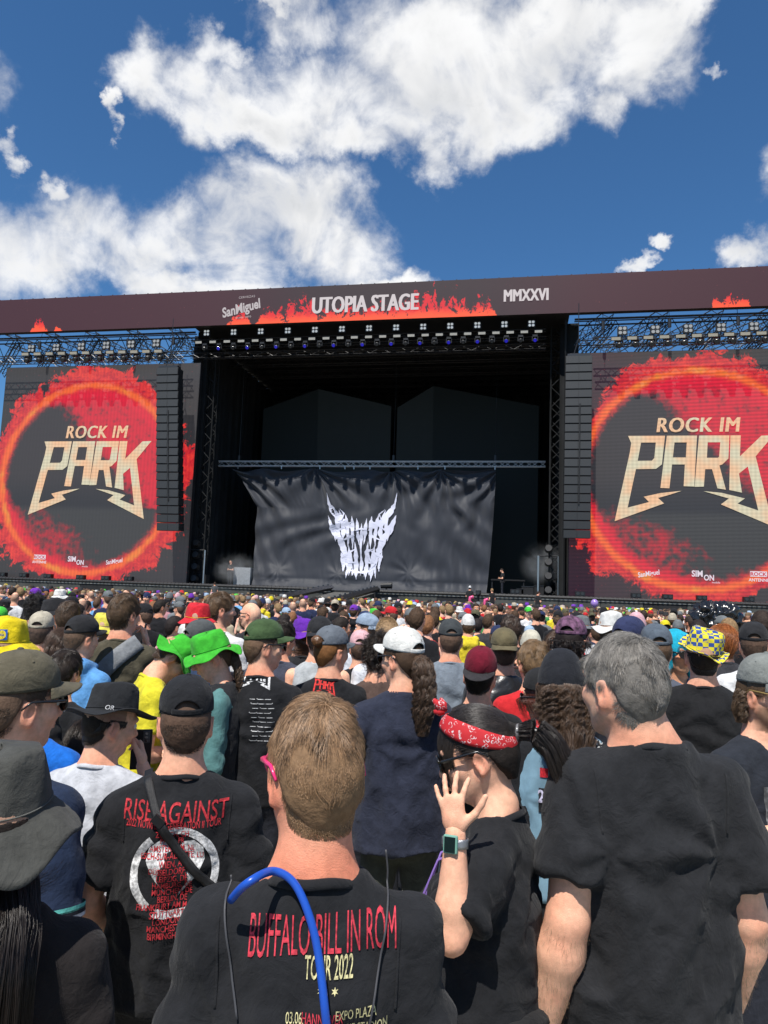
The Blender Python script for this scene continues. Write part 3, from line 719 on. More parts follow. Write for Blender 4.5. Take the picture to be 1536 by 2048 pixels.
m.raw(v3, f3); 
em = m.build('band_emblem', mat('emblem_print', (.62, .63, .75), rough=.8), t)
# each stroke lies a hair in front of the one before it
co = np.empty(len(em.data.vertices) * 3, np.float32); em.data.vertices.foreach_get('co', co); co = co.reshape(-1, 3); o_ = 0
for k, q in enumerate(ST):
    n = 2 * (len(q) * 4 - 3); co[o_:o_ + n, 1] -= .003 * k; o_ += n
em.data.vertices.foreach_set('co', co.ravel())

# --- stage edge
t = thing('stage_edge', 'black stage front with dark mesh skirting and a pale top edge', 'stage front', (XC, YF, 0))
RX0, RX1 = S(669, 1184, YF)[0], S(748, 1184, YF)[0]
skirt = mat('skirting_mesh', (.055, .057, .052), rough=.8, var=.25, vscale=.8)
x = -64.0; k = 0
while x < 40:
    w = 2.9
    if not (RX0 - .6 < x + w and x < RX1 + .6):
        m = MB(); m.span((x + .02, YF - .04, .05), (x + w - .02, YF, DZ - .18)); m.build('skirting_panel', skirt if k % 5 else black, t)
    x += w; k += 1
for a, b in ((-64, RX0 - .3), (RX1 + .3, 40)):
    m = MB(); m.span((a, YF - .10, DZ - .16), (b, YF + .01, DZ - .06)); m.build('edge_strip', mat('edge_strip_grey', (.30, .29, .26), rough=.6, var=.3, vscale=3), t)
    m = MB(); pts = np.stack([np.linspace(a, b, 2)[:], np.full(2, YF - .05), np.full(2, DZ + .03)], 1); m.tube(pts, .13, 8)
    for xx in np.arange(a, b, .32): m.tube([(xx, YF - .05, DZ + .03), (xx + .13, YF - .05, DZ + .03)], .155, 8)
    m.build('edge_hose', rubber, t)
for xx in (-39.4, -36, -31.5, 7.5, 11.5): m = MB(); m.span((xx, YF - .3, .3), (xx + 1.1, YF - .06, 1.6)); m.build('front_box', black, t)
for fi, (px, py) in enumerate(((5, 1152), (48, 1153), (97, 1155), (162, 1157), (212, 1160), (258, 1160), (1205 + 67, 1192), (1335, 1195), (1403, 1200), (1497, 1205), (1160, 1188), (700 + 330, 1184))):
    p = S(px, py, YF + .5); tl = thing('floor_light', ORD[sorted((5, 48, 97, 162, 212, 258, 1272, 1335, 1403, 1497, 1160, 1030)).index(px)] + ' small black floor lamp from the left on the stage edge', 'stage light', (p[0], YF + .5, DZ), 0, 'floor lamps on the stage edge')
    m = MB(); m.span((p[0] - .34, YF + .3, DZ + .16), (p[0] + .34, YF + .7, DZ + .52)); m.build('housing', lamp_black, tl)
    m = MB(); m.span((p[0] - .2, YF + .4, DZ), (p[0] + .2, YF + .6, DZ + .16)); m.build('foot', lamp_black, tl)
    m = MB()
    for s in (-.16, .16): m.tube([(p[0] + s, YF + .3, DZ + .35), (p[0] + s, YF + .27, DZ + .35)], .12, 10)
    m.build('lens', lens_dark, tl)
# --- runway ramp into the crowd
t = thing('runway', 'dark grey ramp runway with black rails leading from the stage into the crowd', 'runway', (RX0, YF, 0))
ye = 41.0; zt, ze = 2.16, 1.25
m = MB(); m.raw([(RX0, YF, zt), (RX1, YF, zt), (RX1, ye, ze), (RX0, ye, ze), (RX0, YF, 0), (RX1, YF, 0), (RX1, ye, 0), (RX0, ye, 0)], [[3, 2, 1, 0], [0, 1, 5, 4], [2, 3, 7, 6], [1, 2, 6, 5], [3, 0, 4, 7]])
m.build('ramp_deck', mat('ramp_deck', (.085, .084, .080), rough=.75, var=.25, vscale=1.5), t)
for xx in (RX0 - .25, RX1 + .25):
    m = MB(); m.bar((xx, YF, zt + .35), (xx, ye, ze + .35), .2, 4); m.build('rail', steel_black, t)
    for f in np.linspace(.05, .95, 10):
        m = MB(); m.tube([(xx - .12, YF + (ye - YF) * f, zt + (ze - zt) * f + .5), (xx - .12, YF + (ye - YF) * f + .02, zt + (ze - zt) * f + .6)], .07, 8); m.build('rail_lamp', lens_dark, t)
# --- things standing on the deck
def stand(px, py0, py1, y, lab):
    p0, p1 = S(px, py0, y), S(px, py1, y); x = p0[0]
    t = thing('light_stand', lab, 'light stand', (x, y, DZ), 0, 'pipe stands at the stage sides')
    for s in (-.75, .75):
        m = MB(); m.tube([(x + s, y, DZ), (x + s, y, p0[2])], .07, 8); m.build('pipe', alu, t)
    m = MB(); m.bar((x - .75, y, p0[2]), (x + .75, y, p0[2]), .05); m.build('crossbar', steel_dark, t)
    for z in np.linspace(DZ + .5, p0[2] + .5, 4): m = MB(); m.tube([(x, y + .1, z), (x, y - .25, z + .1)], [.30, .26], 10); m.box((x, y + .1, z), (.5, .3, .35)); m.build('lamp', lamp_black, t)
stand(1097, 1112, 1190, YF + 2.4, 'pale pipe stand with four black lamps right of the cloth')
stand(393, 1100, 1165, YF + 2.0, 'pale pipe stand with four black lamps left of the cloth')
p = S(488, 1150, 60); t = thing('white_riser_cover', 'pale grey cloth covered box in smoke at the left end of the stage', 'covered box', (p[0], 60, DZ))
m = MB(); m.span((p[0] - .75, 59.5, DZ), (p[0] + .75, 60.5, DZ + 1.7)); m.build('cover', mat('pale_cover', (.30, .32, .34), rough=.8, var=.15), t)
p = S(1016, 1170, 58); t = thing('keyboard_riser', 'black frame riser on the right of the stage', 'riser', (p[0], 58, DZ))
m = MB()
for s in (-1.2, 1.2):
    for q in (-.6, .6): m.bar((p[0] + s, 58 + q, DZ), (p[0] + s, 58 + q, DZ + 1.2), .05)
m.build('frame', steel_dark, t); m = MB(); m.span((p[0] - 1.3, 57.3, DZ + 1.2), (p[0] + 1.3, 58.7, DZ + 1.3)); m.build('top', black, t)
for px, w, h, cl_ in ((1055, .9, .8, 'small black case beside the riser on the right of the stage'), (1078, .7, .9, 'upright black case just left of the right pipe stand'), (1128, 1.2, 1.0, 'wide black case just right of the right pipe stand'), (1148, .6, .6, 'rightmost little black case on the stage'), (1040, .5, .6, 'tiny black case under the edge of the riser'), (405, .8, .9, 'black case right of the left pipe stand'), (378, .9, 1.5, 'tall black case left of the left pipe stand')):
    p = S(px, 1175, 57); t = thing('flight_case', cl_, 'case', (p[0], 57, DZ), 0, 'equipment cases on the stage')
    m = MB(); m.span((p[0] - w / 2, 56.6, DZ), (p[0] + w / 2, 57.4, DZ + h)); m.build('case_body', black, t)
    m = MB()
    for z in (DZ + .04, DZ + h): m.span((p[0] - w / 2 - .02, 56.57, z - .03), (p[0] + w / 2 + .02, 56.6, z + .01))
    m.build('edge_trim', steel_dark, t)
# stage wedge at the runway corner, crowd barriers
p = S(773, 1168, YF + .4); t = thing('monitor_wedge', 'round black monitor lamp on the stage corner by the ramp', 'monitor', (p[0], YF + .4, DZ))
m = MB(); m.tube([(p[0], YF + .4, DZ), (p[0], YF + .4, DZ + .35)], .05, 6); m.build('stem', steel_black, t); m = MB(); m.tube([(p[0] - .42, YF + .4, DZ + .45), (p[0] + .42, YF + .4, DZ + .5)], [.2, .24], 10); m.build('body', lamp_black, t)
def barrier(px0, px1, py, d, lab):
    a, b = P(px0, py, d), P(px1, py, d); a[2] = b[2] = (a[2] + b[2]) / 2
    t = thing('crowd_barrier', lab, 'barrier', (a[0], a[1], 0), 0, 'black crowd barriers')
    m = MB(); m.tube([a, b], .05, 8); m.build('top_rail', steel_black, t)
    m = MB()
    for f in np.linspace(0, 1, 12): q = a + (b - a) * f; m.bar(q, (q[0], q[1], 0), .03)
    m.build('upright', steel_black, t)
    m = MB(); c, d2 = a.copy(), b.copy(); c[2] -= .45; d2[2] -= .45; m.tube([c, d2], .04, 8); c[2] -= .4; d2[2] -= .4; m.tube([c, d2], .04, 8); m.build('lower_rail', steel_black, t)
barrier(270, 575, 1214, 30, 'black steel crowd barrier in the crowd left of the runway')
barrier(500, 760, 1229, 27, 'black steel crowd barrier at the foot of the runway')
# thin smoke drifting at both sides of the cloth
def smoke(px, py, y, r, dens):
    p = S(px, py, y)
    bm = bmesh.new(); bmesh.ops.create_icosphere(bm, subdivisions=3, radius=1.0); me = bpy.data.meshes.new('smoke'); bm.to_mesh(me); bm.free()
    o = link('smoke', me, None, tuple(p)); o.scale = r
    mm = bpy.data.materials.new('smoke'); mm.use_nodes = True; T = NT(mm.node_tree); mm.node_tree.nodes.clear()
    ou = T.node('ShaderNodeOutputMaterial'); pv = T.node('ShaderNodeVolumePrincipled'); tcn = T.node('ShaderNodeTexCoord').outputs['Object']
    ln = T.node('ShaderNodeVectorMath', operation='LENGTH'); T.put(ln.inputs[0], tcn)
    dd = T.mul(T.mul(T.ss(ln.outputs['Value'], 1.0, .1), T.ss(T.noise(tcn, 1.6, 4, .55, .6), .36, .68)), dens)
    T.put(pv.inputs['Density'], dd); pv.inputs['Color'].default_value = (.8, .84, .88, 1); mm.node_tree.links.new(pv.outputs[0], ou.inputs['Volume'])
    me.materials.append(mm); tag(o, kind='stuff')
smoke(470, 1138, YF + 4.2, (2.6, 1.4, 1.6), .5)
smoke(1088, 1128, YF + 4.0, (2.2, 1.3, 2.0), .5)
# ================================================================== people: tools
class Fld:
    """a distance field on a grid; shapes are blended in, then meshed (surface nets)"""
    def __init__(s, lo, hi, h):
        s.o = np.asarray(lo, float); s.h = h; s.n = np.ceil((np.asarray(hi, float) - s.o) / h).astype(int) + 1
        s.F = np.full(s.n, .15, np.float32)
        s.ax = [s.o[i] + h * np.arange(s.n[i]) for i in range(3)]
    def blk(s, lo, hi):
        i0 = np.clip(np.floor((np.asarray(lo) - s.o) / s.h).astype(int), 0, s.n - 1); i1 = np.clip(np.ceil((np.asarray(hi) - s.o) / s.h).astype(int) + 1, 1, s.n)
        if (i1 <= i0).any(): return None, None
        sl = tuple(slice(a, b) for a, b in zip(i0, i1))
        return sl, (s.ax[0][sl[0]][:, None, None], s.ax[1][sl[1]][None, :, None], s.ax[2][sl[2]][None, None, :])
    def put(s, sl, d, k, sub=False):
        A = s.F[sl]
        if sub: A, d = -A, d
        if k <= 0: r = np.minimum(A, d) if not sub else np.minimum(A, d)
        else:
            h = np.clip(.5 + .5 * (d - A) / k, 0, 1); r = d * (1 - h) + A * h - k * h * (1 - h)
        s.F[sl] = -r if sub else r
    def cone(s, a, b, ra, rb, k=.012, sq=None, clip=None, sub=False):
        """rounded cone; sq=(axis, factor) flattens it; clip=(point, normal) cuts off what lies beyond"""
        a = np.asarray(a, float); b = np.asarray(b, float); R = max(ra, rb) + .03 + k
        sl, g = s.blk(np.minimum(a, b) - R, np.maximum(a, b) + R)
        if sl is None: return s
        ba = b - a; L2 = ba @ ba + 1e-12
        p = [g[i] - a[i] for i in range(3)]
        t = np.clip((p[0] * ba[0] + p[1] * ba[1] + p[2] * ba[2]) / L2, 0, 1)
        q = [p[i] - t * ba[i] for i in range(3)]
        if sq is None: d = np.sqrt(q[0] ** 2 + q[1] ** 2 + q[2] ** 2) - (ra + t * (rb - ra))
        else:
            ax, f = sq; ax = np.asarray(ax, float); c = q[0] * ax[0] + q[1] * ax[1] + q[2] * ax[2]
            l2 = q[0] ** 2 + q[1] ** 2 + q[2] ** 2 - c ** 2
            r = ra + t * (rb - ra); e = np.sqrt(np.maximum(l2, 0) + (c / f) ** 2)
            d = (e - r) * np.where(e > 1e-6, np.sqrt(np.maximum(l2, 0) + c ** 2) / np.maximum(e, 1e-6), 1) ** .5
        if clip is not None:
            cp, cn = np.asarray(clip[0], float), np.asarray(clip[1], float); cn = cn / np.linalg.norm(cn)
            d = np.maximum(d, (g[0] - cp[0]) * cn[0] + (g[1] - cp[1]) * cn[1] + (g[2] - cp[2]) * cn[2])
        s.put(sl, d, k, sub); return s
    def ell(s, c, r, R=None, k=.012, sub=False):
        c = np.asarray(c, float); r = np.asarray(r, float); m = r.max() + .03 + k
        sl, g = s.blk(c - m, c + m)
        if sl is None: return s
        p = [g[i] - c[i] for i in range(3)]
        if R is not None: p = [R[0, i] * p[0] + R[1, i] * p[1] + R[2, i] * p[2] for i in range(3)]
        k0 = np.sqrt((p[0] / r[0]) ** 2 + (p[1] / r[1]) ** 2 + (p[2] / r[2]) ** 2); k1 = np.sqrt((p[0] / r[0] ** 2) ** 2 + (p[1] / r[1] ** 2) ** 2 + (p[2] / r[2] ** 2) ** 2)
        s.put(sl, k0 * (k0 - 1) / np.maximum(k1, 1e-6), k, sub); return s
    def cut(s, p, n):
        p = np.asarray(p, float); n = np.asarray(n, float); n = n / np.linalg.norm(n)
        d = (s.ax[0][:, None, None] - p[0]) * n[0] + (s.ax[1][None, :, None] - p[1]) * n[1] + (s.ax[2][None, None, :] - p[2]) * n[2]
        s.F = np.maximum(s.F, d.astype(np.float32)); return s
    def mesh(s):
        F = s.F; F[0] = F[-1] = .1; F[:, 0] = F[:, -1] = .1; F[:, :, 0] = F[:, :, -1] = .1
        I = F < 0; n = F.shape
        cnt = np.zeros((n[0] - 1, n[1] - 1, n[2] - 1), np.uint8)
        for a in (0, 1):
            for b in (0, 1):
                for c in (0, 1): cnt += I[a:n[0] - 1 + a, b:n[1] - 1 + b, c:n[2] - 1 + c]
        ci = np.argwhere((cnt > 0) & (cnt < 8)); idx = np.full(cnt.shape, -1, np.int32); idx[tuple(ci.T)] = np.arange(len(ci))
        V = {(a, b, c): F[ci[:, 0] + a, ci[:, 1] + b, ci[:, 2] + c] for a in (0, 1) for b in (0, 1) for c in (0, 1)}
        acc = np.zeros((len(ci), 3)); w = np.zeros(len(ci))
        for ax in range(3):
            o = [i for i in range(3) if i != ax]
            for u in (0, 1):
                for v in (0, 1):
                    p = [0, 0, 0]; p[o[0]] = u; p[o[1]] = v; q = list(p); q[ax] = 1
                    A, B = V[tuple(p)], V[tuple(q)]; mk = (A < 0) != (B < 0)
                    t = np.where(mk, A / np.where(mk, A - B, 1), 0); e = np.zeros((len(ci), 3)); e[:] = p; e[:, ax] = t
                    acc += e * mk[:, None]; w += mk
        v = s.o + s.h * (ci + acc / np.maximum(w, 1)[:, None])
        faces = []
        for ax in range(3):
            o = [(1, 2), (2, 0), (0, 1)][ax]
            sl0 = [slice(1, -1)] * 3; sl0[ax] = slice(0, -1); sl1 = list(sl0); sl1[ax] = slice(1, None)
            A, B = I[tuple(sl0)], I[tuple(sl1)]; e = np.argwhere(A != B)
            if not len(e): continue
            inside = A[tuple(e.T)]; off = np.ones(3, int); off[ax] = 0; e = e + off
            def cell(du, dv):
                c = e.copy(); c[:, o[0]] += du; c[:, o[1]] += dv; return idx[tuple(c.T)]
            q = np.stack([cell(-1, -1), cell(0, -1), cell(0, 0), cell(-1, 0)], 1); q[~inside] = q[~inside][:, ::-1]; faces.append(q)
        return v, np.concatenate(faces) if faces else np.zeros((0, 4), int)
def vnormals(v, f):
    a = np.cross(v[f[:, 2]] - v[f[:, 0]], v[f[:, 3]] - v[f[:, 1]]); n = np.zeros_like(v)
    for k in range(4):
        for c in range(3): n[:, c] += np.bincount(f[:, k], a[:, c], len(v))
    return n / (np.linalg.norm(n, axis=1, keepdims=True) + 1e-12)
def rot(yaw=0, pitch=0, roll=0):
    """head turn in degrees: yaw to the left, pitch down, roll to the right ear"""
    return np.array((Matrix.Rotation(R_(yaw), 3, 'Z') @ Matrix.Rotation(R_(-pitch), 3, 'X') @ Matrix.Rotation(R_(roll), 3, 'Y')))
def unit(a): a = np.asarray(a, float); return a / (np.linalg.norm(a) + 1e-12)

# proportions for a standing height of 1.78
C0 = np.array([0, -.005, 1.685]); NECK = np.array([0, -.012, 1.55])
def SH(sx, w, sex): return np.array([sx * (.163 if sex == 'm' else .147) * w, -.012, 1.402])

def head_field(F, M, c, k=.012, sex='m', jaw=1.0, ears=True, neckr=.058):
    T = lambda p: M @ np.asarray(p, float) + c
    F.ell(T((0, 0, 0)), (.0735, .095, .097), M); F.ell(T((0, .042, -.05)), (.060 * jaw, .06, .085), M, .02)
    F.ell(T((0, -.045, -.02)), (.066, .058, .07), M, .03)
    F.cone(T((0, .035, -.085)), T((0, .064, -.118)), .043 * jaw, .025, .02)
    for s in (-1, 1):
        F.cone(T((s * .050 * jaw, .005, -.075)), T((s * .02, .058, -.118)), .022, .019, .02)
        F.ell(T((s * .040, .066, -.05)), (.024, .024, .022), M, .02)
    F.cone(T((-.04, .086, .006)), T((.04, .086, .006)), .012, .012, .015)
    for s in (-1, 1): F.ell(T((s * .031, .104, -.019)), (.015, .012, .011), M, .012, sub=True)
    F.cone(T((0, .098, -.016)), T((0, .117, -.052)), .008, .0125, .010); F.ell(T((0, .108, -.056)), (.018, .012, .009), M, .008)
    F.ell(T((0, .098, -.078)), (.023, .010, .0055), M, .006); F.ell(T((0, .097, -.088)), (.019, .011, .006), M, .006)
    if ears:
        for s in (-1, 1):
            Re = M @ rot(s * -24, 12, s * 6)
            F.ell(T((s * .079, -.012, -.038)), (.0085, .020, .033), Re, .006); F.ell(T((s * .074, .002, -.04)), (.008, .010, .02), Re, .008)
            F.ell(T((s * .089, -.008, -.034)), (.007, .011, .019), Re, .006, sub=True)
            F.ell(T((s * .078, -.006, -.065)), (.008, .009, .010), Re, .005)
    a = T((0, -.018, -.06)); F.cone(NECK + (0, -.012, -.10), a, neckr + .008, neckr - .004, .03)

def hand_mesh(wrist, d, n, side, curl=.5, spread=.5, size=1.0, h=.0045, thumb=.6, curls=None):
    """one hand: d points from the wrist to the fingers, n out of the palm's back; side 1 = thumb towards d x n"""
    d = unit(d); n = unit(n - d * (n @ d)); t = np.cross(d, n) * side
    w = np.asarray(wrist, float)
    lo = w - .23 * size; F = Fld(w - .24 * size, w + .24 * size, h)
    Pt = lambda a, b, c: w + (d * a + t * b + n * c) * size
    F.cone(Pt(-.03, 0, 0), Pt(.03, 0, 0), .024 * size, .026 * size, .012, (n, .75))
    F.cone(Pt(.03, .012, 0), Pt(.085, .026, .0), .024 * size, .015 * size, .015, (n, .6)); F.cone(Pt(.03, -.012, 0), Pt(.08, -.024, 0), .022 * size, .014 * size, .015, (n, .6)); F.cone(Pt(.03, 0, 0), Pt(.086, 0, .003), .024 * size, .015 * size, .015, (n, .6))
    L = [(.030, .086, .072), (.010, .092, .081), (-.011, .089, .076), (-.030, .081, .058)]
    for i, (b, a0, l) in enumerate(L):
        cu = curl if curls is None else curls[i]
        an = (b / .03) * .28 * spread; p = Pt(a0 - .01, b, 0); dirv = d * math.cos(an) + t * math.sin(an); nn = n; r = (.0088, .0090, .0086, .0076)[i] * size
        ang = 0.0
        for j, fr in enumerate((.46, .30, .24)):
            ang += cu * (.9, 1.1, .8)[j]
            q = p + (dirv * math.cos(ang) - nn * math.sin(ang)) * l * fr * size
            F.cone(p, q, r, r * .93, .004); p = q; r *= .92
    an = .9 * thumb + .25
    p = Pt(.018, .022, -.004); q = p + (d * math.cos(an) + t * math.sin(an) - n * .25) * .045 * size; F.cone(p, q, .014 * size, .011 * size, .012)
    an2 = an - .25; q2 = q + (d * math.cos(an2) + t * math.sin(an2) - n * .3 * (curl + .2)) * .034 * size; F.cone(q, q2, .0105 * size, .0095 * size, .005)
    an3 = an - .4; q3 = q2 + (d * math.cos(an3) + t * math.sin(an3) - n * .4 * curl) * .025 * size; F.cone(q2, q3, .0095 * size, .008 * size, .004)
    v, f = F.mesh(); 
    nails = []
    return v, f

# arm poses: elbow and wrist offsets from the shoulder (x outward), for the height of 1.78
POSES = {
 'down': ((.052, -.03, -.285), (.058, .06, -.53)), 'bent': ((.06, -.05, -.275), (-.02, .17, -.33)), 'front': ((.06, .00, -.28), (-.10, .20, -.26)),
 'hip': ((.20, -.10, -.235), (.045, .05, -.42)), 'phone': ((.11, .10, -.25), (-.055, .14, .07)), 'up': ((.10, .12, .20), (.06, .20, .46)), 'brow': ((.16, .14, -.10), (-.03, .20, .15)), 'back': ((.10, -.11, -.26), (.12, -.04, -.51)),
}
def arm_pts(sx, pose, w, sex):
    s0 = SH(sx, w, sex); e, r = POSES[pose] if isinstance(pose, str) else pose
    return s0, s0 + np.array([sx * e[0], e[1], e[2]]), s0 + np.array([sx * r[0], r[1], r[2]])

SKIN_K = {}
def skin_mat(): return mat('skin', (.5, .3, .2), rough=.58, attr='col', bump=.35, bscale=380, var=.11, vscale=55, sss=.08, spec=.32)
eye_white = mat('eye_white', (.7, .68, .65), rough=.2); eye_dark = mat('eye_iris', (.03, .02, .015), rough=.1)

def body_geo(p):
    """the continuous skin: returns vertices, faces, colours"""
    w, sex = p['w'], p['sex']; hm = p['hm']; cc = p['c0']
    hb, hh = p['hb'], p['hh']
    arms = [arm_pts(s, p['arms'][i], w, sex) for i, s in enumerate((-1, 1))]
    allp = np.array([q for a in arms for q in a] + [[.2 * w, .1, 1.5], [-.2 * w, -.15, .03]])
    F = Fld(np.minimum(allp.min(0) - .1, [-.24 * w, -.16, -.01]), np.maximum(allp.max(0) + .1, [.24 * w, .22, 1.54]), hb)
    t = .024
    wx = 1.0 if sex == 'm' else .88
    F.cone((0, -.01, 1.32), (0, 0, 1.12), .154 * w * wx - t, .142 * w * wx - t, .03, ((0, 1, 0), .66)); F.cone((0, 0, 1.12), (0, 0, .93), .142 * w * wx - t, .16 * w - t, .04, ((0, 1, 0), .68))
    for i, (s0, e, r) in enumerate(arms):
        s = (-1, 1)[i]; am = p['armw']
        F.cone((s * .05, -.02, 1.425), s0, .046, .048, .03); F.cone(s0, s0 + (e - s0) * .35, .054 * am, .047 * am, .02); F.cone(s0 + (e - s0) * .3, e, .047 * am, .038 * am, .015)
        m1 = e + (r - e) * .3; F.cone(e, m1, .039 * am, .043 * am, .012); F.cone(m1, r, .043 * am, .0265 * am, .015, None)
        F.ell(e + unit(e - (s0 + r) / 2) * .012, (.026 * am, .026 * am, .026 * am), None, .015)
        F.cone((s * .085, 0, .92), (s * .095, .01, .50), .075, .048, .02); F.cone((s * .095, .01, .50), (s * .10, -.01, .07), .050, .034, .02); F.ell((s * .10, .04, .035), (.035, .11, .03), None, .02)
    v, f = F.mesh(); V = [v]; Fc = [f]; n = len(v); MI = [np.zeros(len(f), int)]
    # head and neck at a finer step
    Hd = Fld(np.minimum(cc - .15, [-.17, -.14, 1.40]), np.maximum(cc + .155, [.17, .10, 1.6]), hh)
    head_field(Hd, hm, cc, sex=sex, jaw=p.get('jaw', 1.0), neckr=(.060 if sex == 'm' else .050) * p.get('neck', 1.0))
    for s in (-1, 1): Hd.cone((s * .015, -.028, 1.52), (s * .140 * w * wx, -.022, 1.418), .028, .026, .045)
    Hd.cone((-.04, -.01, 1.42), (.04, -.01, 1.42), .056, .056, .04)
    v, f = Hd.mesh(); V.append(v); Fc.append(f + n); n += len(v); MI.append(np.zeros(len(f), int))
    for i, (s0, e, r) in enumerate(arms):
        hd = p['hands'][i]; fd = unit(r - e)
        d = hd.get('d', fd); s = (-1, 1)[i]
        nn = hd.get('n', np.array([s * 1.0, -.1, .2]))
        v, f = hand_mesh(r, d, np.asarray(nn, float), hd.get('side', -1 if i else 1), hd.get('curl', .55), hd.get('spread', .4), hd.get('size', 1.0 if sex == 'm' else .9), p['hhand'], hd.get('thumb', .5), hd.get('curls'))
        V.append(v); Fc.append(f + n); n += len(v); MI.append(np.zeros(len(f), int))
    nb = n
    for s in (-1, 1):
        for rad, yy, mi in ((.0125, .088, 1), (.0062, .0955, 2)):
            bm = bmesh.new(); bmesh.ops.create_uvsphere(bm, u_segments=10, v_segments=6, radius=rad); bm.normal_update()
            bmesh.ops.triangulate(bm, faces=bm.faces[:]); bm.verts.index_update()
            v = np.array([x.co[:] for x in bm.verts]) @ hm.T + cc + hm @ np.array([s * .031, yy, -.019]); f = np.array([[q.index for q in x.verts] for x in bm.faces]); bm.free()
            f4 = np.concatenate([f, f[:, 2:]], 1)
            V.append(v); Fc.append(np.stack([f[:, 0], f[:, 1], f[:, 2]], 1) + n); n += len(v); MI.append(np.full(len(f), mi))
    V = np.concatenate(V)
    quads = np.concatenate([x for x in Fc if x.shape[1] == 4]); tris = np.concatenate([x for x in Fc if x.shape[1] == 3])
    mi = np.concatenate([m for m, x in zip(MI, Fc) if x.shape[1] == 4] + [m for m, x in zip(MI, Fc) if x.shape[1] == 3])
    # colours
    base = np.asarray(p['skin'], float); red = np.array([1.12, .72, .66])
    Lc = (V - cc) @ hm
    c = np.ones((len(V), 3)) * base
    def blend(wt, colr): 
        nonlocal c
        wt = np.clip(wt, 0, 1)[:, None]; c = c * (1 - wt) + colr * wt
    mot = vnoise(V * 26) * .5 + .5
    blend(.55 * mot * np.clip(fbm(V * 9, 2) * .7 + .5, 0, 1), base * red); blend(.22 * np.clip(vnoise(V * 60) - .45, 0, 1) * 2, base * .7)
    ear = np.exp(-((np.abs(Lc[:, 0]) - .082) / .012) ** 2) * (np.abs(Lc[:, 2] + .04) < .05) * (np.abs(Lc[:, 1] + .01) < .035); blend(.55 * ear, base * np.array([1.1, .62, .56]))
    nose = np.exp(-(((Lc - [0, .115, -.05]) / .028) ** 2).sum(1)); blend(.5 * nose, base * red)
    for s in (-1, 1): blend(.4 * np.exp(-(((Lc - [s * .045, .075, -.05]) / .03) ** 2).sum(1)), base * red)
    lips = (np.exp(-(((Lc - [0, .105, -.083]) / [.023, .02, .010]) ** 2).sum(1) * 1.5)); blend(.8 * lips, base * np.array([.95, .45, .42]))
    brow = np.exp(-(((Lc - [0, .095, .006]) / [.055, .03, .006]) ** 2).sum(1)) * (np.abs(Lc[:, 0]) > .012); blend(.75 * brow, np.asarray(p['hairc']) * 1.2)
    nape = np.exp(-((V[:, 2] - 1.515) / .05) ** 2) * np.clip((-V[:, 1] + .0) / .05, 0, 1) * (np.abs(V[:, 0]) < .11); blend(p.get('burn', .35) * nape, base * np.array([1.10, .66, .56]))
    for (s0, e, r) in arms: blend(.35 * np.exp(-(((V - e) / .045) ** 2).sum(1)), base * red)
    # stubble tint of clipped hair around the head and beard
    hl = hairline(Lc)
    stub = np.clip((hl + .022) / .022, 0, 1) * np.exp(-((np.linalg.norm(Lc / [.077, .097, .096], axis=1) - 1) / .35) ** 2) * (Lc[:, 2] > -.14) * (Lc[:, 1] < .03)
    if p.get('fade', 1): blend(.62 * stub * (Lc[:, 2] < .06), np.asarray(p['hairc']) * .9 + base * .15)
    if p.get('beard', 0):
        b = np.clip((-.045 - Lc[:, 2]) / .02, 0, 1) * np.clip((Lc[:, 1] + .012) / .03, 0, 1) * (Lc[:, 2] > -.15) * np.clip(1 - lips * 1.4, 0, 1); b *= 1 - np.exp(-(((Lc - [0, .12, -.05]) / [.022, .04, .016]) ** 2).sum(1))
        blend(p['beard'] * b, np.asarray(p['hairc']))
    nails = 0
    return V, [quads, tris], c, mi, arms
def stretch(p, k, z0=1.47):
    """a longer neck and head for one person: everything above the collar is drawn out upward"""
    def go(o):
        for ch in o.children:
            if ch.type == 'MESH': at = ch.data.vertices; key = 'co'
            else: at = ch.data.attributes['position'].data; key = 'vector'
            a = np.empty(len(at) * 3, np.float32); at.foreach_get(key, a); a = a.reshape(-1, 3); zz = z0 * p['s']
            a[:, 2] = np.where(a[:, 2] > zz, zz + (a[:, 2] - zz) * k, a[:, 2]); at.foreach_set(key, a.ravel()); go(ch)
    go(p['root'])
def hairline(L):
    """> 0 where scalp hair grows (head frame)"""
    y, z, x = L[..., 1], L[..., 2], np.abs(L[..., 0])
    front = z - (.052 + .15 * (y - .08) * (y > .02) + .35 * x * (x > .045) * (y > .03) * 0)
    zl = np.interp(y, [-.10, -.05, -.030, -.012, .012, .030, .05, .11], [-.128, -.118, -.084, -.024, -.014, -.026, .028, .050]) + 1.0 * np.clip(x - .022, 0, 1) * (y < -.02)
    return z - zl

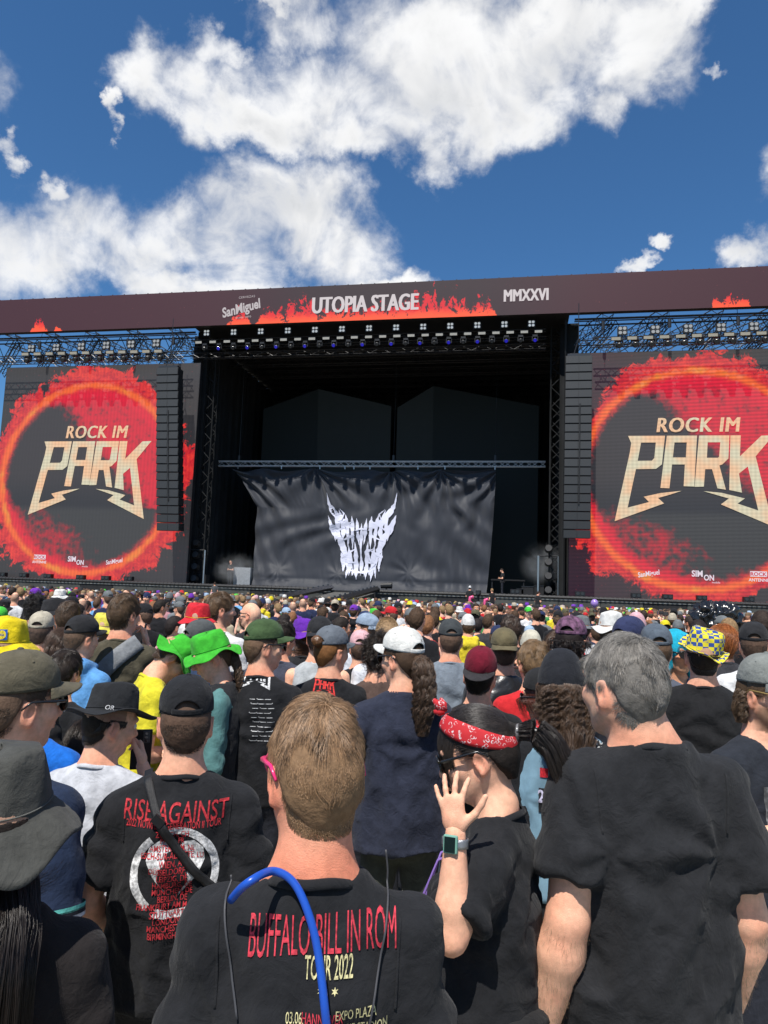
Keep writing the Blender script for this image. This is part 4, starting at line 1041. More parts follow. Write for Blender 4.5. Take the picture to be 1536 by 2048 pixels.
def folds(v, n, k, w, arms, size=1.0):
    """cloth folds on a shirt (height 1.78 frame)"""
    q = np.stack([v[:, 0] * 3.2, v[:, 1] * 3, v[:, 2] * 1.6], 1) + k
    warp = np.stack([vnoise(q), vnoise(q + 9), vnoise(q + 17)], 1)
    low = np.clip((1.40 - v[:, 2]) / .35, 0, 1)
    rdg = lambda x: 1 - np.abs(x) * 2
    a = rdg(vnoise(np.stack([v[:, 0] * 9 + warp[:, 0] * 1.6, v[:, 1] * 6, v[:, 2] * 3.0 + warp[:, 1]], 1) + k))
    b = rdg(vnoise(np.stack([v[:, 0] * 5 + v[:, 2] * 6 + warp[:, 0], v[:, 1] * 5, v[:, 2] * 9 + warp[:, 2] * 1.4 - np.abs(v[:, 0]) * 9], 1) + k + 4))
    d = size * (.0095 * a * low + .0042 * b * (.35 + .65 * low) * np.clip((1.52 - v[:, 2]) / .12, 0, 1))
    for (s0, e, r) in arms:        # drag lines out of the armpits, rings on the sleeves
        A = s0 + np.array([-np.sign(s0[0]) * .035, -.02, -.12]); L = v - A; rr = np.linalg.norm(L, axis=1) + 1e-4
        an = np.arctan2(L[:, 2], L[:, 0] * np.sign(s0[0])); d = d + size * .0034 * np.sin(an * 6 + 5 * vnoise(v * 6 + k)) * np.exp(-((rr - .15) / .10) ** 2) * np.clip(rr / .12, 0, 1)
        ax = unit(e - s0); t = (v - s0) @ ax; rad = np.linalg.norm((v - s0) - t[:, None] * ax, axis=1); onm = np.exp(-((rad - .06) / .03) ** 2) * np.clip(t / .08, 0, 1) * (t < .6)
        an2 = vnoise(np.stack([t * 22 + 3 * vnoise(v * 5 + k), v[:, 0] * 5 + v[:, 1] * 7, v[:, 2] * 3], 1) + k)
        d = d + size * .0045 * an2 * onm
    cr = rdg(vnoise(np.stack([v[:, 0] * 20 + warp[:, 1] * 2.5, v[:, 1] * 12, v[:, 2] * 11 + warp[:, 0] * 2.5], 1) + k)); patchy = np.clip(vnoise(v * 4.5 + k + 2) * 1.6 + .2, 0, 1)
    d = d + size * .0052 * np.maximum(cr, 0) ** 1.6 * patchy * np.clip((1.47 - v[:, 2]) / .1, .15, 1) + size * .0018 * vnoise(v * 34 + k) + size * .004 * vnoise(v * 13 + warp * .7 + k)
    return d

def shirt_geo(p, kind='tee', h=.009, off=.014, hem=.86, sleeve=.60, seed=0.0, loose=1.0, neck=1.0):
    w, sex = p['w'], p['sex']; arms = p['_arms']; wx = 1.0 if sex == 'm' else .88
    pts = [[-.30 * w, -.22, hem - .03], [.30 * w, .26, 1.57]]
    long_ = kind in ('hoodie', 'jacket', 'jumper'); neck = neck * p.get('neck', 1.0)
    for s0, e, r in arms: pts += [s0, s0 + (e - s0) * 1.05] + ([r] if long_ else [])
    pts = np.array(pts); F = Fld(pts.min(0) - .11, pts.max(0) + .11, h); o = off
    bt = p.get('belly', 0.0)
    F.cone((0, -.012, 1.325), (0, 0, 1.14), .150 * w * wx + o, .150 * w * wx + o * 1.2 + bt * .4, .03, ((0, 1, 0), .67)); F.cone((0, 0, 1.14), (0, .0, hem - .08), .150 * w * wx + o * 1.2 + bt * .4, .160 * w * wx + o * 1.8 * loose + bt * .3, .04, ((0, 1, 0), .76))
    F.ell((.062 * w, -.033, 1.27), (.088 * w, .080, .20), None, .06); F.ell((-.062 * w, -.033, 1.27), (.088 * w, .080, .20), None, .06)
    if bt: F.ell((0, .05, 1.10), (.15 + bt, .10 + bt, .15), None, .06)
    if sex == 'f':
        for s in (-1, 1): F.ell((s * .072, .085, 1.30), (.062, .060, .062), None, .035)
    for i, (s0, e, r) in enumerate(arms):
        s = (-1, 1)[i]
        F.cone((s * .02, -.025, 1.475), (s * .100 * w * wx, -.02, 1.432), .044 + o * .4, .043 + o * .5, .04)
        if kind in ('tank', 'vest'):
            F.cone((s * .05, -.02, 1.445), s0 + np.array([-s * .03, 0, .005]), .050, .045, .03, clip=(s0 + np.array([-s * .008, 0, 0]), (s, 0, .1))); continue
        F.cone((s * .080 * w * wx, -.02, 1.432), s0 + np.array([0, 0, .0]), .045 + o * .6, .048 + o * .5, .04)
        sl = .98 if long_ else sleeve; end = s0 + (e - s0) * sl; am = p['armw']
        ax = unit(e - s0)
        F.cone(s0, end + ax * .05 if not long_ else end, .056 * am + o * .7, (.056 if not long_ else .050) * am + o * (.65 + .35 * loose), .03, clip=None if long_ else (end, ax))
        if long_:
            ax2 = unit(r - e); en = e + (r - e) * .93; F.cone(e, en + ax2 * .04, .052 * am + o, .036 * am + o, .02, clip=(en, ax2))
    if kind == 'hoodie':
        F.cone((-.075, -.075, 1.50), (.075, -.075, 1.50), .045, .045, .03); F.cone((-.055, -.105, 1.44), (.055, -.105, 1.44), .048, .048, .03)
        for s in (-1, 1): F.cone((s * .08, -.07, 1.51), (s * .075, .05, 1.49), .034, .028, .025)
    if kind in ('polo', 'jacket', 'vest'):
        for a in np.linspace(0, 2 * math.pi, 9)[:-1] if False else ():
            pass
        F.cone((0, -.016, 1.475), (0, -.006, 1.545), .074 * neck, .066 * neck, .012, clip=((0, 0, 1.532), (0, .12, 1)))
    F.cut((0, 0, hem), (.05, 0, -1))
    F.cone((0, -.022, 1.40), (0, -.014, 1.475), .100, .075 * neck + o * .25, .035, clip=((0, -.05, 1.502), (0, .22, 1)))
    nz = 1.512
    F.cone((0, -.012, nz), (0, .0, 1.70), .069 * neck, .074 * neck, .004, sub=True); F.ell((0, .075, 1.510), (.06, .065, .05), None, .02, sub=True)
    v, f = F.mesh(); n = vnormals(v, f)
    d = folds(v, n, seed, w, arms, p.get('fold', 1.0))
    if not long_ and kind != 'tank' and kind != 'vest':      # turned hems: a doubled edge on the sleeves
        for s0, e, r in arms:
            end = s0 + (e - s0) * sleeve; ax = unit(e - s0); t = (v - end) @ ax; rad = np.linalg.norm((v - end) - t[:, None] * ax, axis=1); d = d + .0022 * ((t > -.024) & (rad < .12))
    d = d + .0022 * (v[:, 2] < hem + .026)
    edge = np.clip((v[:, 2] - hem) / .03, 0, 1) * 1.0; edge = np.where(v[:, 2] < hem + .03, .5 + .5 * edge, 1)
    v = v + n * (d * edge)[:, None]
    return v, f

def trousers_geo(p, h=.016, shorts=False, top=.965):
    w = p['w']; F = Fld((-.28 * w, -.2, -.0), (.28 * w, .22, 1.06), h)
    F.ell((0, -.005, .91), (.150 * w, .108, .12), None, .03)
    for s in (-1, 1):
        F.ell((s * .07, -.040, .89), (.080, .075, .09), None, .03)
        F.cone((s * .085, 0, .90), (s * .10, .01, .50), .090, .066, .03)
        if not shorts: F.cone((s * .10, .01, .50), (s * .105, -.01, .06), .066, .058, .02, clip=((0, 0, .045), (0, 0, -1)))
    F.cut((0, 0, top), (0, 0, 1))
    if shorts: F.cut((0, 0, .53), (0, 0, -1))
    v, f = F.mesh(); n = vnormals(v, f); v = v + n * (.008 * vnoise(np.stack([v[:, 0] * 14, v[:, 1] * 14, v[:, 2] * 10], 1)))[:, None]
    return v, f
def shoes_geo(h=.014):
    F = Fld((-.2, -.14, -.03), (.2, .24, .14), h)
    for s in (-1, 1): F.ell((s * .105, .045, .035), (.048, .135, .05), None, .01); F.ell((s * .105, -.02, .07), (.045, .06, .05), None, .03)
    F.cut((0, 0, .001), (0, 0, -1)); return F.mesh()

# ------------------------------------------------------------------ hair
def hair_mat(c, gloss=.38):
    key = 'hair_%03d_%03d_%03d' % tuple(int(x * 999) for x in c)
    if key in MATS: return MATS[key]
    m = bpy.data.materials.new(key); m.use_nodes = True; T = NT(m.node_tree); b = m.node_tree.nodes['Principled BSDF']
    hi = T.node('ShaderNodeHairInfo'); tcn = T.node('ShaderNodeTexCoord').outputs['Object']
    f = T.add(T.mul(T.m('SUBTRACT', hi.outputs['Random'], .5), 1.1), T.mul(T.sub(T.noise(tcn, 60, 3, .6), .5), .9))
    s = T.m('MAXIMUM', T.add(1.0, T.mul(f, 1.0 + 0.0)), .25)
    n = T.node('ShaderNodeVectorMath', operation='SCALE'); n.inputs[0].default_value = c; T.put(n.inputs['Scale'], s)
    T.put(b.inputs['Base Color'], n.outputs[0]); b.inputs['Roughness'].default_value = gloss; b.inputs['Specular IOR Level'].default_value = .5
    MATS[key] = m; return m
def curves_obj(name, pts, rad, m, parent, s=1.0):
    """pts (n,k,3)"""
    n, k = pts.shape[:2]; hc = bpy.data.hair_curves.new(name); hc.add_curves([k] * n)
    hc.attributes['position'].data.foreach_set('vector', (pts * s).astype(np.float32).ravel())
    a = hc.attributes.get('radius') or hc.attributes.new('radius', 'FLOAT', 'POINT')
    r = np.broadcast_to(np.asarray(rad, np.float32), (n, k)) if np.ndim(rad) < 2 else rad
    a.data.foreach_set('value', np.ascontiguousarray(r * s, np.float32).ravel())
    hc.materials.append(m); return link(name, hc, parent)
SKR = np.array([.0750, .0965, .0985])
def scalp_roots(n, zmin=-9, zmax=9, marg=.0, fn=None):
    out = []
    tot = 0
    while tot < n:
        d = rng.normal(size=(n * 3, 3)); d /= np.linalg.norm(d, axis=1, keepdims=True); q = d * SKR
        q[:, 2] = np.where(q[:, 2] < -.04, -.04 + (q[:, 2] + .04) * 1.55, q[:, 2])
        # below the widest point the back of the head goes down to the nape
        k = (hairline(q) > marg) & (q[:, 2] > zmin) & (q[:, 2] < zmax) & ((q[:, 1] < .02) | (q[:, 2] > -.01))
        if fn is not None: k &= fn(q)
        q = q[k]; out.append(q); tot += len(q)
    q = np.concatenate(out)[:n]
    low = np.clip((-.04 - q[:, 2]) / .08, 0, 1) * (q[:, 1] < 0); r_ = np.hypot(q[:, 0], q[:, 1]) + 1e-6; tgt_ = np.maximum(r_, .068 - .012 * low); q[:, :2] *= (1 + low * (tgt_ / r_ - 1))[:, None]
    return q
def grow(q, k, step, flow, lift=.35, grav=.0, curl=0.0, cfreq=40.0, keep=1.0, lam=1.0, jitter=.12):
    """strands from roots q: flow(q) the combing direction; returns (n,k,3) in the head frame"""
    n = len(q); N = q / SKR ** 2; N /= np.linalg.norm(N, axis=1, keepdims=True)
    d = flow(q) + rng.normal(size=(n, 3)) * jitter; d = d - N * (d * N).sum(1, keepdims=True); d /= np.linalg.norm(d, axis=1, keepdims=True) + 1e-9
    d = d + N * lift; d /= np.linalg.norm(d, axis=1, keepdims=True)
    st = step * np.exp(rng.normal(size=(n, 1)) * .18); p = q * .985; P_ = [p]; ph = rng.random((n, 3)) * 20
    for i in range(1, k):
        if curl: d = d + curl * np.stack([vnoise(p * cfreq + 3), vnoise(p * cfreq + 11), vnoise(p * cfreq + 29)], 1)
        d = d + np.array([0, 0, -grav]); d /= np.linalg.norm(d, axis=1, keepdims=True)
        p = p + d * st
        r = np.linalg.norm(p / SKR, axis=1); N = p / SKR ** 2; N /= np.linalg.norm(N, axis=1, keepdims=True)
        tgt = 1.0 + .065 + .05 * lam * i / k * rng.random(n)
        ins = r < tgt; p[ins] *= (tgt[ins] / r[ins])[:, None]
        c2 = np.array([0, -.047, -.022]); r2 = np.array([.071, .062, .075]); w2 = np.linalg.norm((p - c2) / r2, axis=1); t2 = 1.02 + .05 * lam * i / k * rng.random(n); in2 = w2 < t2; p[in2] = c2 + (p[in2] - c2) * (t2[in2] / w2[in2])[:, None]
        ax2 = np.interp(p[:, 2], [-.135, -.05], [-.016, -.032]); r3 = np.interp(p[:, 2], [-.135, -.05], [.0585, .0665]); q3 = p[:, :2] - np.stack([0 * ax2, ax2], 1); w3 = np.linalg.norm(q3, axis=1); in3 = (w3 < r3) & (p[:, 2] < -.04); p[in3, :2] = np.stack([0 * ax2, ax2], 1)[in3] + q3[in3] * (r3[in3] / w3[in3])[:, None]
        dn = (d * N).sum(1, keepdims=True); d = d - N * dn * np.where(dn < 0, 1.0, .35 * keep)
        P_.append(p)
    return np.stack(P_, 1)
def whorl(c):
    c = unit(c)
    return lambda q: (q / SKR) - c * ((q / SKR) @ c)[:, None] * 0 - c + np.array([0, 0, -.45]) + np.cross(c, q / SKR) * .35
def combed(v): v = unit(v); return lambda q: np.tile(v, (len(q), 1)) + 0 * q
def scalp_cap(off=.004, lump=.0, h=.006, zmax=9, seed=0, marg=.002):
    """an under-layer of hair so that no scalp shows between strands"""
    F = Fld((-.13, -.15, -.14), (.13, .15, .14), h)
    F.ell((0, 0, 0), SKR + off); F.ell((0, -.047, -.022), (.067 + off, .058 + off, .071 + off), None, .03); F.cone((0, -.032, -.05), (0, -.016, -.135), .060 + off, .052 + off, .03)
    g = np.stack(np.meshgrid(*F.ax, indexing='ij'), -1); F.F = np.maximum(F.F, -(hairline(g) - marg).astype(np.float32) * .8)
    F.F = np.maximum(F.F, (np.where(g[..., 1] > .02, -.02 - g[..., 2], -1)).astype(np.float32))
    if zmax < 1: F.F = np.maximum(F.F, (g[..., 2] - zmax).astype(np.float32))
    v, f = F.mesh()
    if lump: n = vnormals(v, f); v = v + n * (lump * (vnoise(v * 45 + seed) + .6 * vnoise(v * 100 + seed)))[:, None]
    return v, f

def hair(p, root, kind, hat=False):
    """hair as a child of the person: under-layer mesh plus strands"""
    c = np.asarray(p['hairc'], float); m = hair_mat(tuple(c)); M, cc, s, lod = p['hm'], p['c0'], p['s'], p['lod']
    W = lambda P_: P_ @ M.T + cc
    zmax = (.078 if hat == 'cap' else .0) if hat else 9
    if kind == 'bald': return
    v, f = scalp_cap(((.002 if lod < 2 else .006) if kind in ('short', 'buzz') else (.0025 if lod < 2 else .008)) - (.003 if hat == 'hat' else 0), .0030 if kind == 'curly' else (.0012 if lod < 2 else .003), .006 if lod == 0 else .009, zmax, p['seed'], .012 if lod < 2 else .002)
    base = link('hair', mesh_np('hair', W(v) * s, f, [mat('hair_under_%d_%s_%d' % (int(c.sum() * 3000), kind, lod), tuple(c * (.75 if lod < 2 else 1.0) + (np.asarray(p['skin']) * .10 if kind == 'buzz' else 0)), rough=.7, var=.18 if lod < 2 else .35, vscale=60, bump=.5, bscale=160, spec=.2)]), root)
    nn = {0: 1.0, 1: .4}.get(lod, 0)
    rr = .00042 if lod == 0 else .0008
    P_ = None
    if nn:
        if kind == 'short':
            q = scalp_roots(int(19000 * nn), zmax=zmax, fn=p.get('hairfn')); fl = whorl((.0, -.62, .78)) if not hat else combed((0, -.3, -1))
            L = .0060
            fr = np.clip((q[:, 2] + .13) / .14, .60, 1)[:, None, None] * (.55 if hat else p.get('hlen', 1.0))
            P_ = grow(q, 7, L, fl, lift=.12, curl=p.get('curl', .16), cfreq=45); P_ = P_[:, 1:2] + (P_ - P_[:, 1:2]) * fr
        elif kind == 'buzz':
            q = scalp_roots(int(11000 * nn), zmax=zmax); P_ = grow(q, 3, .0030, combed((0, -.2, -1)), lift=.7); P_ = P_[:, 1:2] + (P_ - P_[:, 1:2]) * np.clip((hairline(q) + .01) / .05, .35, 1)[:, None, None]
        elif kind == 'curly':
            q = scalp_roots(int(9000 * nn), zmax=zmax); P_ = grow(q, 10, .008, whorl((0, -.3, .95)), lift=.6, curl=.75, cfreq=70, lam=3.5)
        elif kind in ('long', 'pony', 'bun', 'braid'):
            q = scalp_roots(int(9000 * nn), zmax=zmax)
            if kind == 'long':
                P_ = grow(q, 12, .013, lambda q: np.stack([q[:, 0] * 6, -.3 + 0 * q[:, 0], -1 + 0 * q[:, 0]], 1) - np.array([0, 0, 0]), lift=.1, curl=.08, cfreq=12, lam=2.5)
                if kind == 'long':
                    fr = (P_[..., 1] > .045) & (P_[..., 2] < .05); ax_ = np.abs(P_[..., 0]); P_[..., 0] = np.where(fr & (ax_ < .066), np.sign(P_[..., 0] + 1e-6) * .066, P_[..., 0])
            else:
                tie = np.array(p.get('tie', (0, -.108, -.005)))
                t = np.linspace(0, 1, 9)[None, :, None]; e = np.tile(tie, (len(q), 1)) + rng.normal(size=q.shape) * .008
                P_ = q[:, None] * (1 - t) + e[:, None] * t; rN = np.linalg.norm(P_ / SKR, axis=2, keepdims=True); tg = 1.075 + .045 * rng.random((len(q), 1, 1)); P_ = P_ * np.maximum(tg / rN, 1)
    if P_ is not None and hat:
        rr_ = np.linalg.norm(P_ / SKR, axis=2, keepdims=True); P_ = np.where(P_[..., 2:] > -.02, P_ * np.minimum(1, 1.05 / rr_), P_)
        if hat == 'hat': rx = np.hypot(P_[..., 0], P_[..., 1]); kx = np.where(P_[..., 2] > -.09, np.minimum(1, .094 / np.maximum(rx, 1e-6)), 1); P_[..., 0] *= kx; P_[..., 1] *= kx
    objs = [base]
    if P_ is not None:
        rad = np.linspace(1, .45, P_.shape[1])[None] * np.full((len(P_), 1), rr); objs.append(curves_obj('hair_strand', W(P_), rad, m, base, s))
    return base
def tail(p, base, path, r0, r1, n=1500, k=26, curl=.0, freq=9.0, name='ponytail', spread=1.0, c=None, wisps=.15, rr=None):
    """a bunch of strands along a path given in the body frame"""
    s = p['s']; path = np.asarray(path, float); t = np.linspace(0, 1, k); tp = np.linspace(0, 1, len(path))
    # smooth path
    ctr = np.stack([np.interp(t, tp, path[:, i]) for i in range(3)], 1)
    for _ in range(3): ctr[1:-1] = (ctr[:-2] + 2 * ctr[1:-1] + ctr[2:]) / 4
    tan = np.gradient(ctr, axis=0); tan /= np.linalg.norm(tan, axis=1, keepdims=True); ux = np.cross(tan, [0, 1, .2]); ux /= np.linalg.norm(ux, axis=1, keepdims=True); uy = np.cross(tan, ux)
    n = int(n * (1.0 if p['lod'] == 0 else .5))
    a = rng.random(n) * 2 * math.pi; r = np.sqrt(rng.random(n)); prof = np.interp(t, [0, .12, .35, .75, 1], [r0, r0 * 1.15, max(r0, r1), r1, r1 * .45])
    L = 1 - rng.random(n) ** 2 * .28
    T = t[None] * L[:, None]
    g = lambda A: np.stack([np.interp(T.ravel(), t, A[:, i]).reshape(T.shape) for i in range(3)], -1)
    cx, X, Y = g(ctr), g(ux), g(uy); pr = np.interp(T.ravel(), t, prof).reshape(T.shape)
    NL = 70 if curl else 26; lock = rng.integers(0, NL, n); lp = rng.random(NL) * 6.28; lf = freq * (.6 + .9 * rng.random(NL)); la2 = (.35 + .6 * rng.random(NL))
    ox = np.cos(a)[:, None] * r[:, None] * pr; oy = np.sin(a)[:, None] * r[:, None] * pr
    if curl:
        la = rng.random(NL) * 6.28; lr = np.sqrt(rng.random(NL))
        ox = .16 * ox + (np.cos(la) * lr)[lock][:, None] * pr; oy = .16 * oy + (np.sin(la) * lr)[lock][:, None] * pr
        ph = lp[lock][:, None] + T * lf[lock][:, None] * 6.28 + rng.normal(size=(n, 1)) * .8
        amp = curl * la2[lock][:, None] * np.clip(T * 6, 0, 1); ph = ph + 1.8 * vnoise(np.stack([T * 4, np.repeat(lock[:, None] * 1.7, T.shape[1], 1), T * 0 + 3], -1).reshape(-1, 3)).reshape(T.shape); ox = ox + amp * np.cos(ph); oy = oy + amp * np.sin(ph)
    ox = ox + .004 * vnoise(np.stack([T * 5, np.repeat(a[:, None], T.shape[1], 1) * 3, T * 0], -1).reshape(-1, 3)).reshape(T.shape) * spread
    P_ = cx + X * ox[..., None] + Y * oy[..., None]
    rr = rr or (.00055 if p['lod'] == 0 else .0010)
    rad = np.linspace(1, .5, k)[None] * np.full((n, 1), rr)
    mb = MB(); mb.tube(ctr * s, prof * (.40 if curl else .6) * s, 10); o = link(name, mb.mesh(name, hair_mat(tuple(np.asarray(c if c is not None else p['hairc']) * .5)), True), base)
    o2 = curves_obj('strands', P_, rad, hair_mat(tuple(c if c is not None else p['hairc'])), base, s)
    return o

# ------------------------------------------------------------------ headgear
def hw(p, V): return (np.asarray(V, float) @ p['hm'].T + p['c0']) * p['s']
def solid(o, t, off=-1):
    md = o.modifiers.new('thickness', 'SOLIDIFY'); md.thickness = t; md.offset = off; return o
def cap_geo(N=72, rows=14, tall=.112, tilt=0.0, opening=True, seed=0.0):
    th = np.linspace(0, 2 * math.pi, N, endpoint=False); t = np.linspace(0, 1, rows)
    A = np.zeros((rows, N, 3))
    back = np.abs((th - 1.5 * math.pi + math.pi) % (2 * math.pi) - math.pi)
    arch = (.044 * np.sqrt(np.clip(1 - (back / .52) ** 2, 0, 1))) if opening else 0 * th
    z0 = .016 + arch
    for i, u in enumerate(t):
        z = z0 + (tall + .016 - z0) * u; f = (z - .016) / tall
        r = np.clip(1 - f ** 2.6, 0, 1) ** .5
        r = r * (1 - .03 * f); seam = 1 - .022 * np.exp(-(((th * 3 / math.pi - .5) % 1 - .5) / .055) ** 2) * (1 - f * .5)
        fr = 1 + .06 * np.clip(np.sin(th), 0, 1) * f * (1 - f) * 3
        dn_ = 1 + .035 * vnoise(np.stack([np.cos(th) * 2.2 + seed, np.sin(th) * 2.2, f * 3 + 0 * th], 1)) * np.sin(np.pi * np.clip(f, .05, 1)) 
        A[i, :, 0] = .0835 * r * np.cos(th) * seam * dn_; A[i, :, 1] = .1055 * r * np.sin(th) * seam * fr * dn_ - .002; A[i, :, 2] = z
    return A
def cap(p, root, c, back=False, visor=None, name='cap', strap=True, button=True, logo=None, tilt=8, N=72, flat=False, vis_len=.072, trucker=None):
    m = c if isinstance(c, bpy.types.Material) else cloth(*c); mv = m if visor is None else cloth(*visor)
    Rz = rot(180 if back else 0, 0, 0) @ rot(0, -tilt if not back else tilt * -1.4, 0)
    tr = lambda V: hw(p, V @ Rz.T + np.array([0, 0, .004]))
    A = cap_geo(N, tall=.112 if flat else .104, seed=p['seed']); mb = MB(); r, n = A.shape[:2]
    mb.grid(tr(A.reshape(-1, 3)).reshape(A.shape), wrap=True)
    o = solid(link(name, mb.mesh(name, m, True), root), .0022 * p['s'], 1)
    if trucker is not None: pass
    # visor
    a = np.linspace(math.pi / 2 - 1.12, math.pi / 2 + 1.12, 25); u = np.linspace(-.08, 1, 8); G = np.zeros((8, 25, 3))
    for i, q in enumerate(u):
        sh = np.cos((a - math.pi / 2) / 1.12 * math.pi / 2) ** .55; G[i, :, 0] = .0840 * np.cos(a) * (1 + .06 * q); G[i, :, 1] = .1060 * np.sin(a) - .002 + vis_len * q * sh
        G[i, :, 2] = .018 - (0 if flat else 2.4) * G[i, :, 0] ** 2 * (.3 + q) - .012 * max(q, 0)
    mb = MB(); mb.grid(tr(G.reshape(-1, 3)).reshape(G.shape)); solid(link('visor', mb.mesh('visor', mv, True), o), .0032 * p['s'])
    if strap:
        a = np.linspace(-math.pi / 2 - .58, -math.pi / 2 + .58, 17); G = np.zeros((4, 17, 3))
        for i, zz in enumerate((.016, .022, .028, .034)): G[i, :, 0] = .0855 * np.cos(a); G[i, :, 1] = .1080 * np.sin(a) - .002; G[i, :, 2] = zz
        mb = MB(); mb.grid(tr(G.reshape(-1, 3)).reshape(G.shape)); solid(link('strap', mb.mesh('strap', mv if visor is not None and not back else m, True), o), .002 * p['s'])
    if button:
        mb = MB(); pts = tr(np.array([[0, -.002, .118], [0, -.002, .123], [0, -.002, .1255]] if not flat else [[0, -.002, .126], [0, -.002, .131], [0, -.002, .1335]])); mb.tube(pts, np.array([.009, .0085, .004]) * p['s'], 10); link('button', mb.mesh('button', m, True), o)
        mb = MB()
        for k in range(6):
            t = k * math.pi / 3 + math.pi / 3 * .5 * 0 + math.pi / 6 * 0; f = .72; rad = (1 - f ** 2.6) ** .5
            q = np.array([.0835 * rad * math.cos(t), .1055 * rad * math.sin(t), .016 + .104 * f]); nn = unit(q * [1 / .0835 ** 2, 1 / .1055 ** 2, 1 / .104 ** 2])
            mb.tube(tr(np.array([q - nn * .001, q + nn * .0022])), np.array([.0042, .0036]) * p['s'], 8)
        tag(link('eyelets', mb.mesh('eyelets', m, True), o), kind='stuff')
    return o
def bucket(p, root, c, name='bucket_hat', brim=.052, droop=.62, crown=.098, top=.080, N=80, tilt=4, roll=0, yaw=0, wav=.006, seed=0, up=0.0, z0=.006, rim=None):
    m = c if isinstance(c, bpy.types.Material) else cloth(*c)
    prof = [(0, crown), (top * .5, crown - .001), (top * .86, crown - .005), (top * .97, crown - .011), (top + .004, crown - .03), (.093, .03), (.098, .008), (.0985, .0)]
    nb = 9
    for i in range(1, nb + 1):
        q = i / nb; prof.append((.0985 + brim * q * (1 - .12 * droop * q), -brim * droop * q + up * q * q))
    prof = np.array(prof); th = np.linspace(0, 2 * math.pi, N, endpoint=False)
    A = np.zeros((len(prof), N, 3))
    for i, (r, z) in enumerate(prof):
        k = np.clip((r - .09) / brim, 0, 1) if i > 6 else 0
        wv = wav * k * 2 * (np.sin(th * 3 + seed) + .7 * np.sin(th * 5 + 2.1 * seed)); dent = .004 * np.sin(th * 2 + seed) * (i < 6) + .003 * np.sin(th * 7 + 3 * seed + i) * (2 < i < 6)
        st = (.0008 if i % 2 else -.0008) * (i > 7)
        A[i, :, 0] = (r + dent) * .885 * np.cos(th); A[i, :, 1] = (r + dent) * 1.06 * np.sin(th); A[i, :, 2] = z + z0 + wv + st + (.006 * np.sin(th * 2 + 1.3 * seed) * (i < 3))
    Rt = rot(yaw, 0, 0) @ rot(0, -tilt, roll)
    mb = MB(); mb.grid(hw(p, A.reshape(-1, 3) @ Rt.T).reshape(A.shape), wrap=True); o = solid(link(name, mb.mesh(name, m, True), root), .0025 * p['s'], 1)
    if True:
        mb = MB()
        k = 6; mb.tube(hw(p, np.concatenate([A[k], A[k][:1]]) @ Rt.T * 1.008), .0016 * p['s'], 4, False); link('brim_seam', mb.mesh('brim_seam', m if rim is None else cloth(*rim), True), o)
    return o
def beanie(p, root, c, name='beanie'):
    m = cloth(*c); th = np.linspace(0, 2 * math.pi, 64, endpoint=False); A = []
    for i, u in enumerate(np.linspace(0, 1, 12)):
        z = -.012 + .132 * math.sin(u * math.pi / 2); r = math.cos(u * math.pi / 2) ** .8
        b = 1.03 if u < .25 else 1.0; rib = 1 + .01 * np.sin(th * 32)
        A.append(np.stack([.084 * r * b * np.cos(th) * rib, .107 * r * b * np.sin(th) * rib - .004, z + 0 * th], 1))
    A = np.array(A); mb = MB(); mb.grid(hw(p, A.reshape(-1, 3)).reshape(A.shape), wrap=True); return link(name, mb.mesh(name, m, True), root)
def glasses(p, root, frame, lens, name='sunglasses', thick=.0035, wide=1.0, one=None):
    fm = mat('glasses_%d%d%d' % tuple(int(x * 99) for x in frame), frame, rough=.25, spec=.6); s = p['s']
    base = None
    for sx in (-1, 1):
        a = np.linspace(0, 2 * math.pi, 22); L = np.stack([sx * .034 + .029 * wide * np.cos(a) * (1 + .08 * np.sin(a)), .116 - 1.6 * (sx * .034 + .029 * np.cos(a)) ** 2 * 2.2, -.020 + .022 * wide * np.sin(a)], 1)
        if base is None:
            mb = MB(); mb.tube(hw(p, L), thick * s, 6, False); mb.bar(*hw(p, [(-.008, .119, -.014), (.008, .119, -.014)]), thick * s, 5)
            for q in (-1, 1): mb.tube(hw(p, [(q * .063, .102, -.012), (q * .078, .085, -.010), (q * .0855, .02, -.008), (q * .0865, -.012, -.008), (q * .082, -.035, -.028)]), np.array([1.3, 1.3, 1.0, .9, .7]) * thick * s, 6)
            L2 = L.copy(); L2[:, 0] *= -1; mb.tube(hw(p, L2), thick * s, 6, False)
            base = link(name, mb.mesh(name, fm, True), root)
        mb = MB(); v = hw(p, L[:-1]); c = v.mean(0); n = len(v); mb.raw(np.concatenate([v, [c]]), [[i, (i + 1) % n, n] for i in range(n)]); link('lens', mb.mesh('lens', lens, True), base)
    return base
dark_lens = mat('dark_lens', (.006, .006, .007), rough=.08, spec=.7)

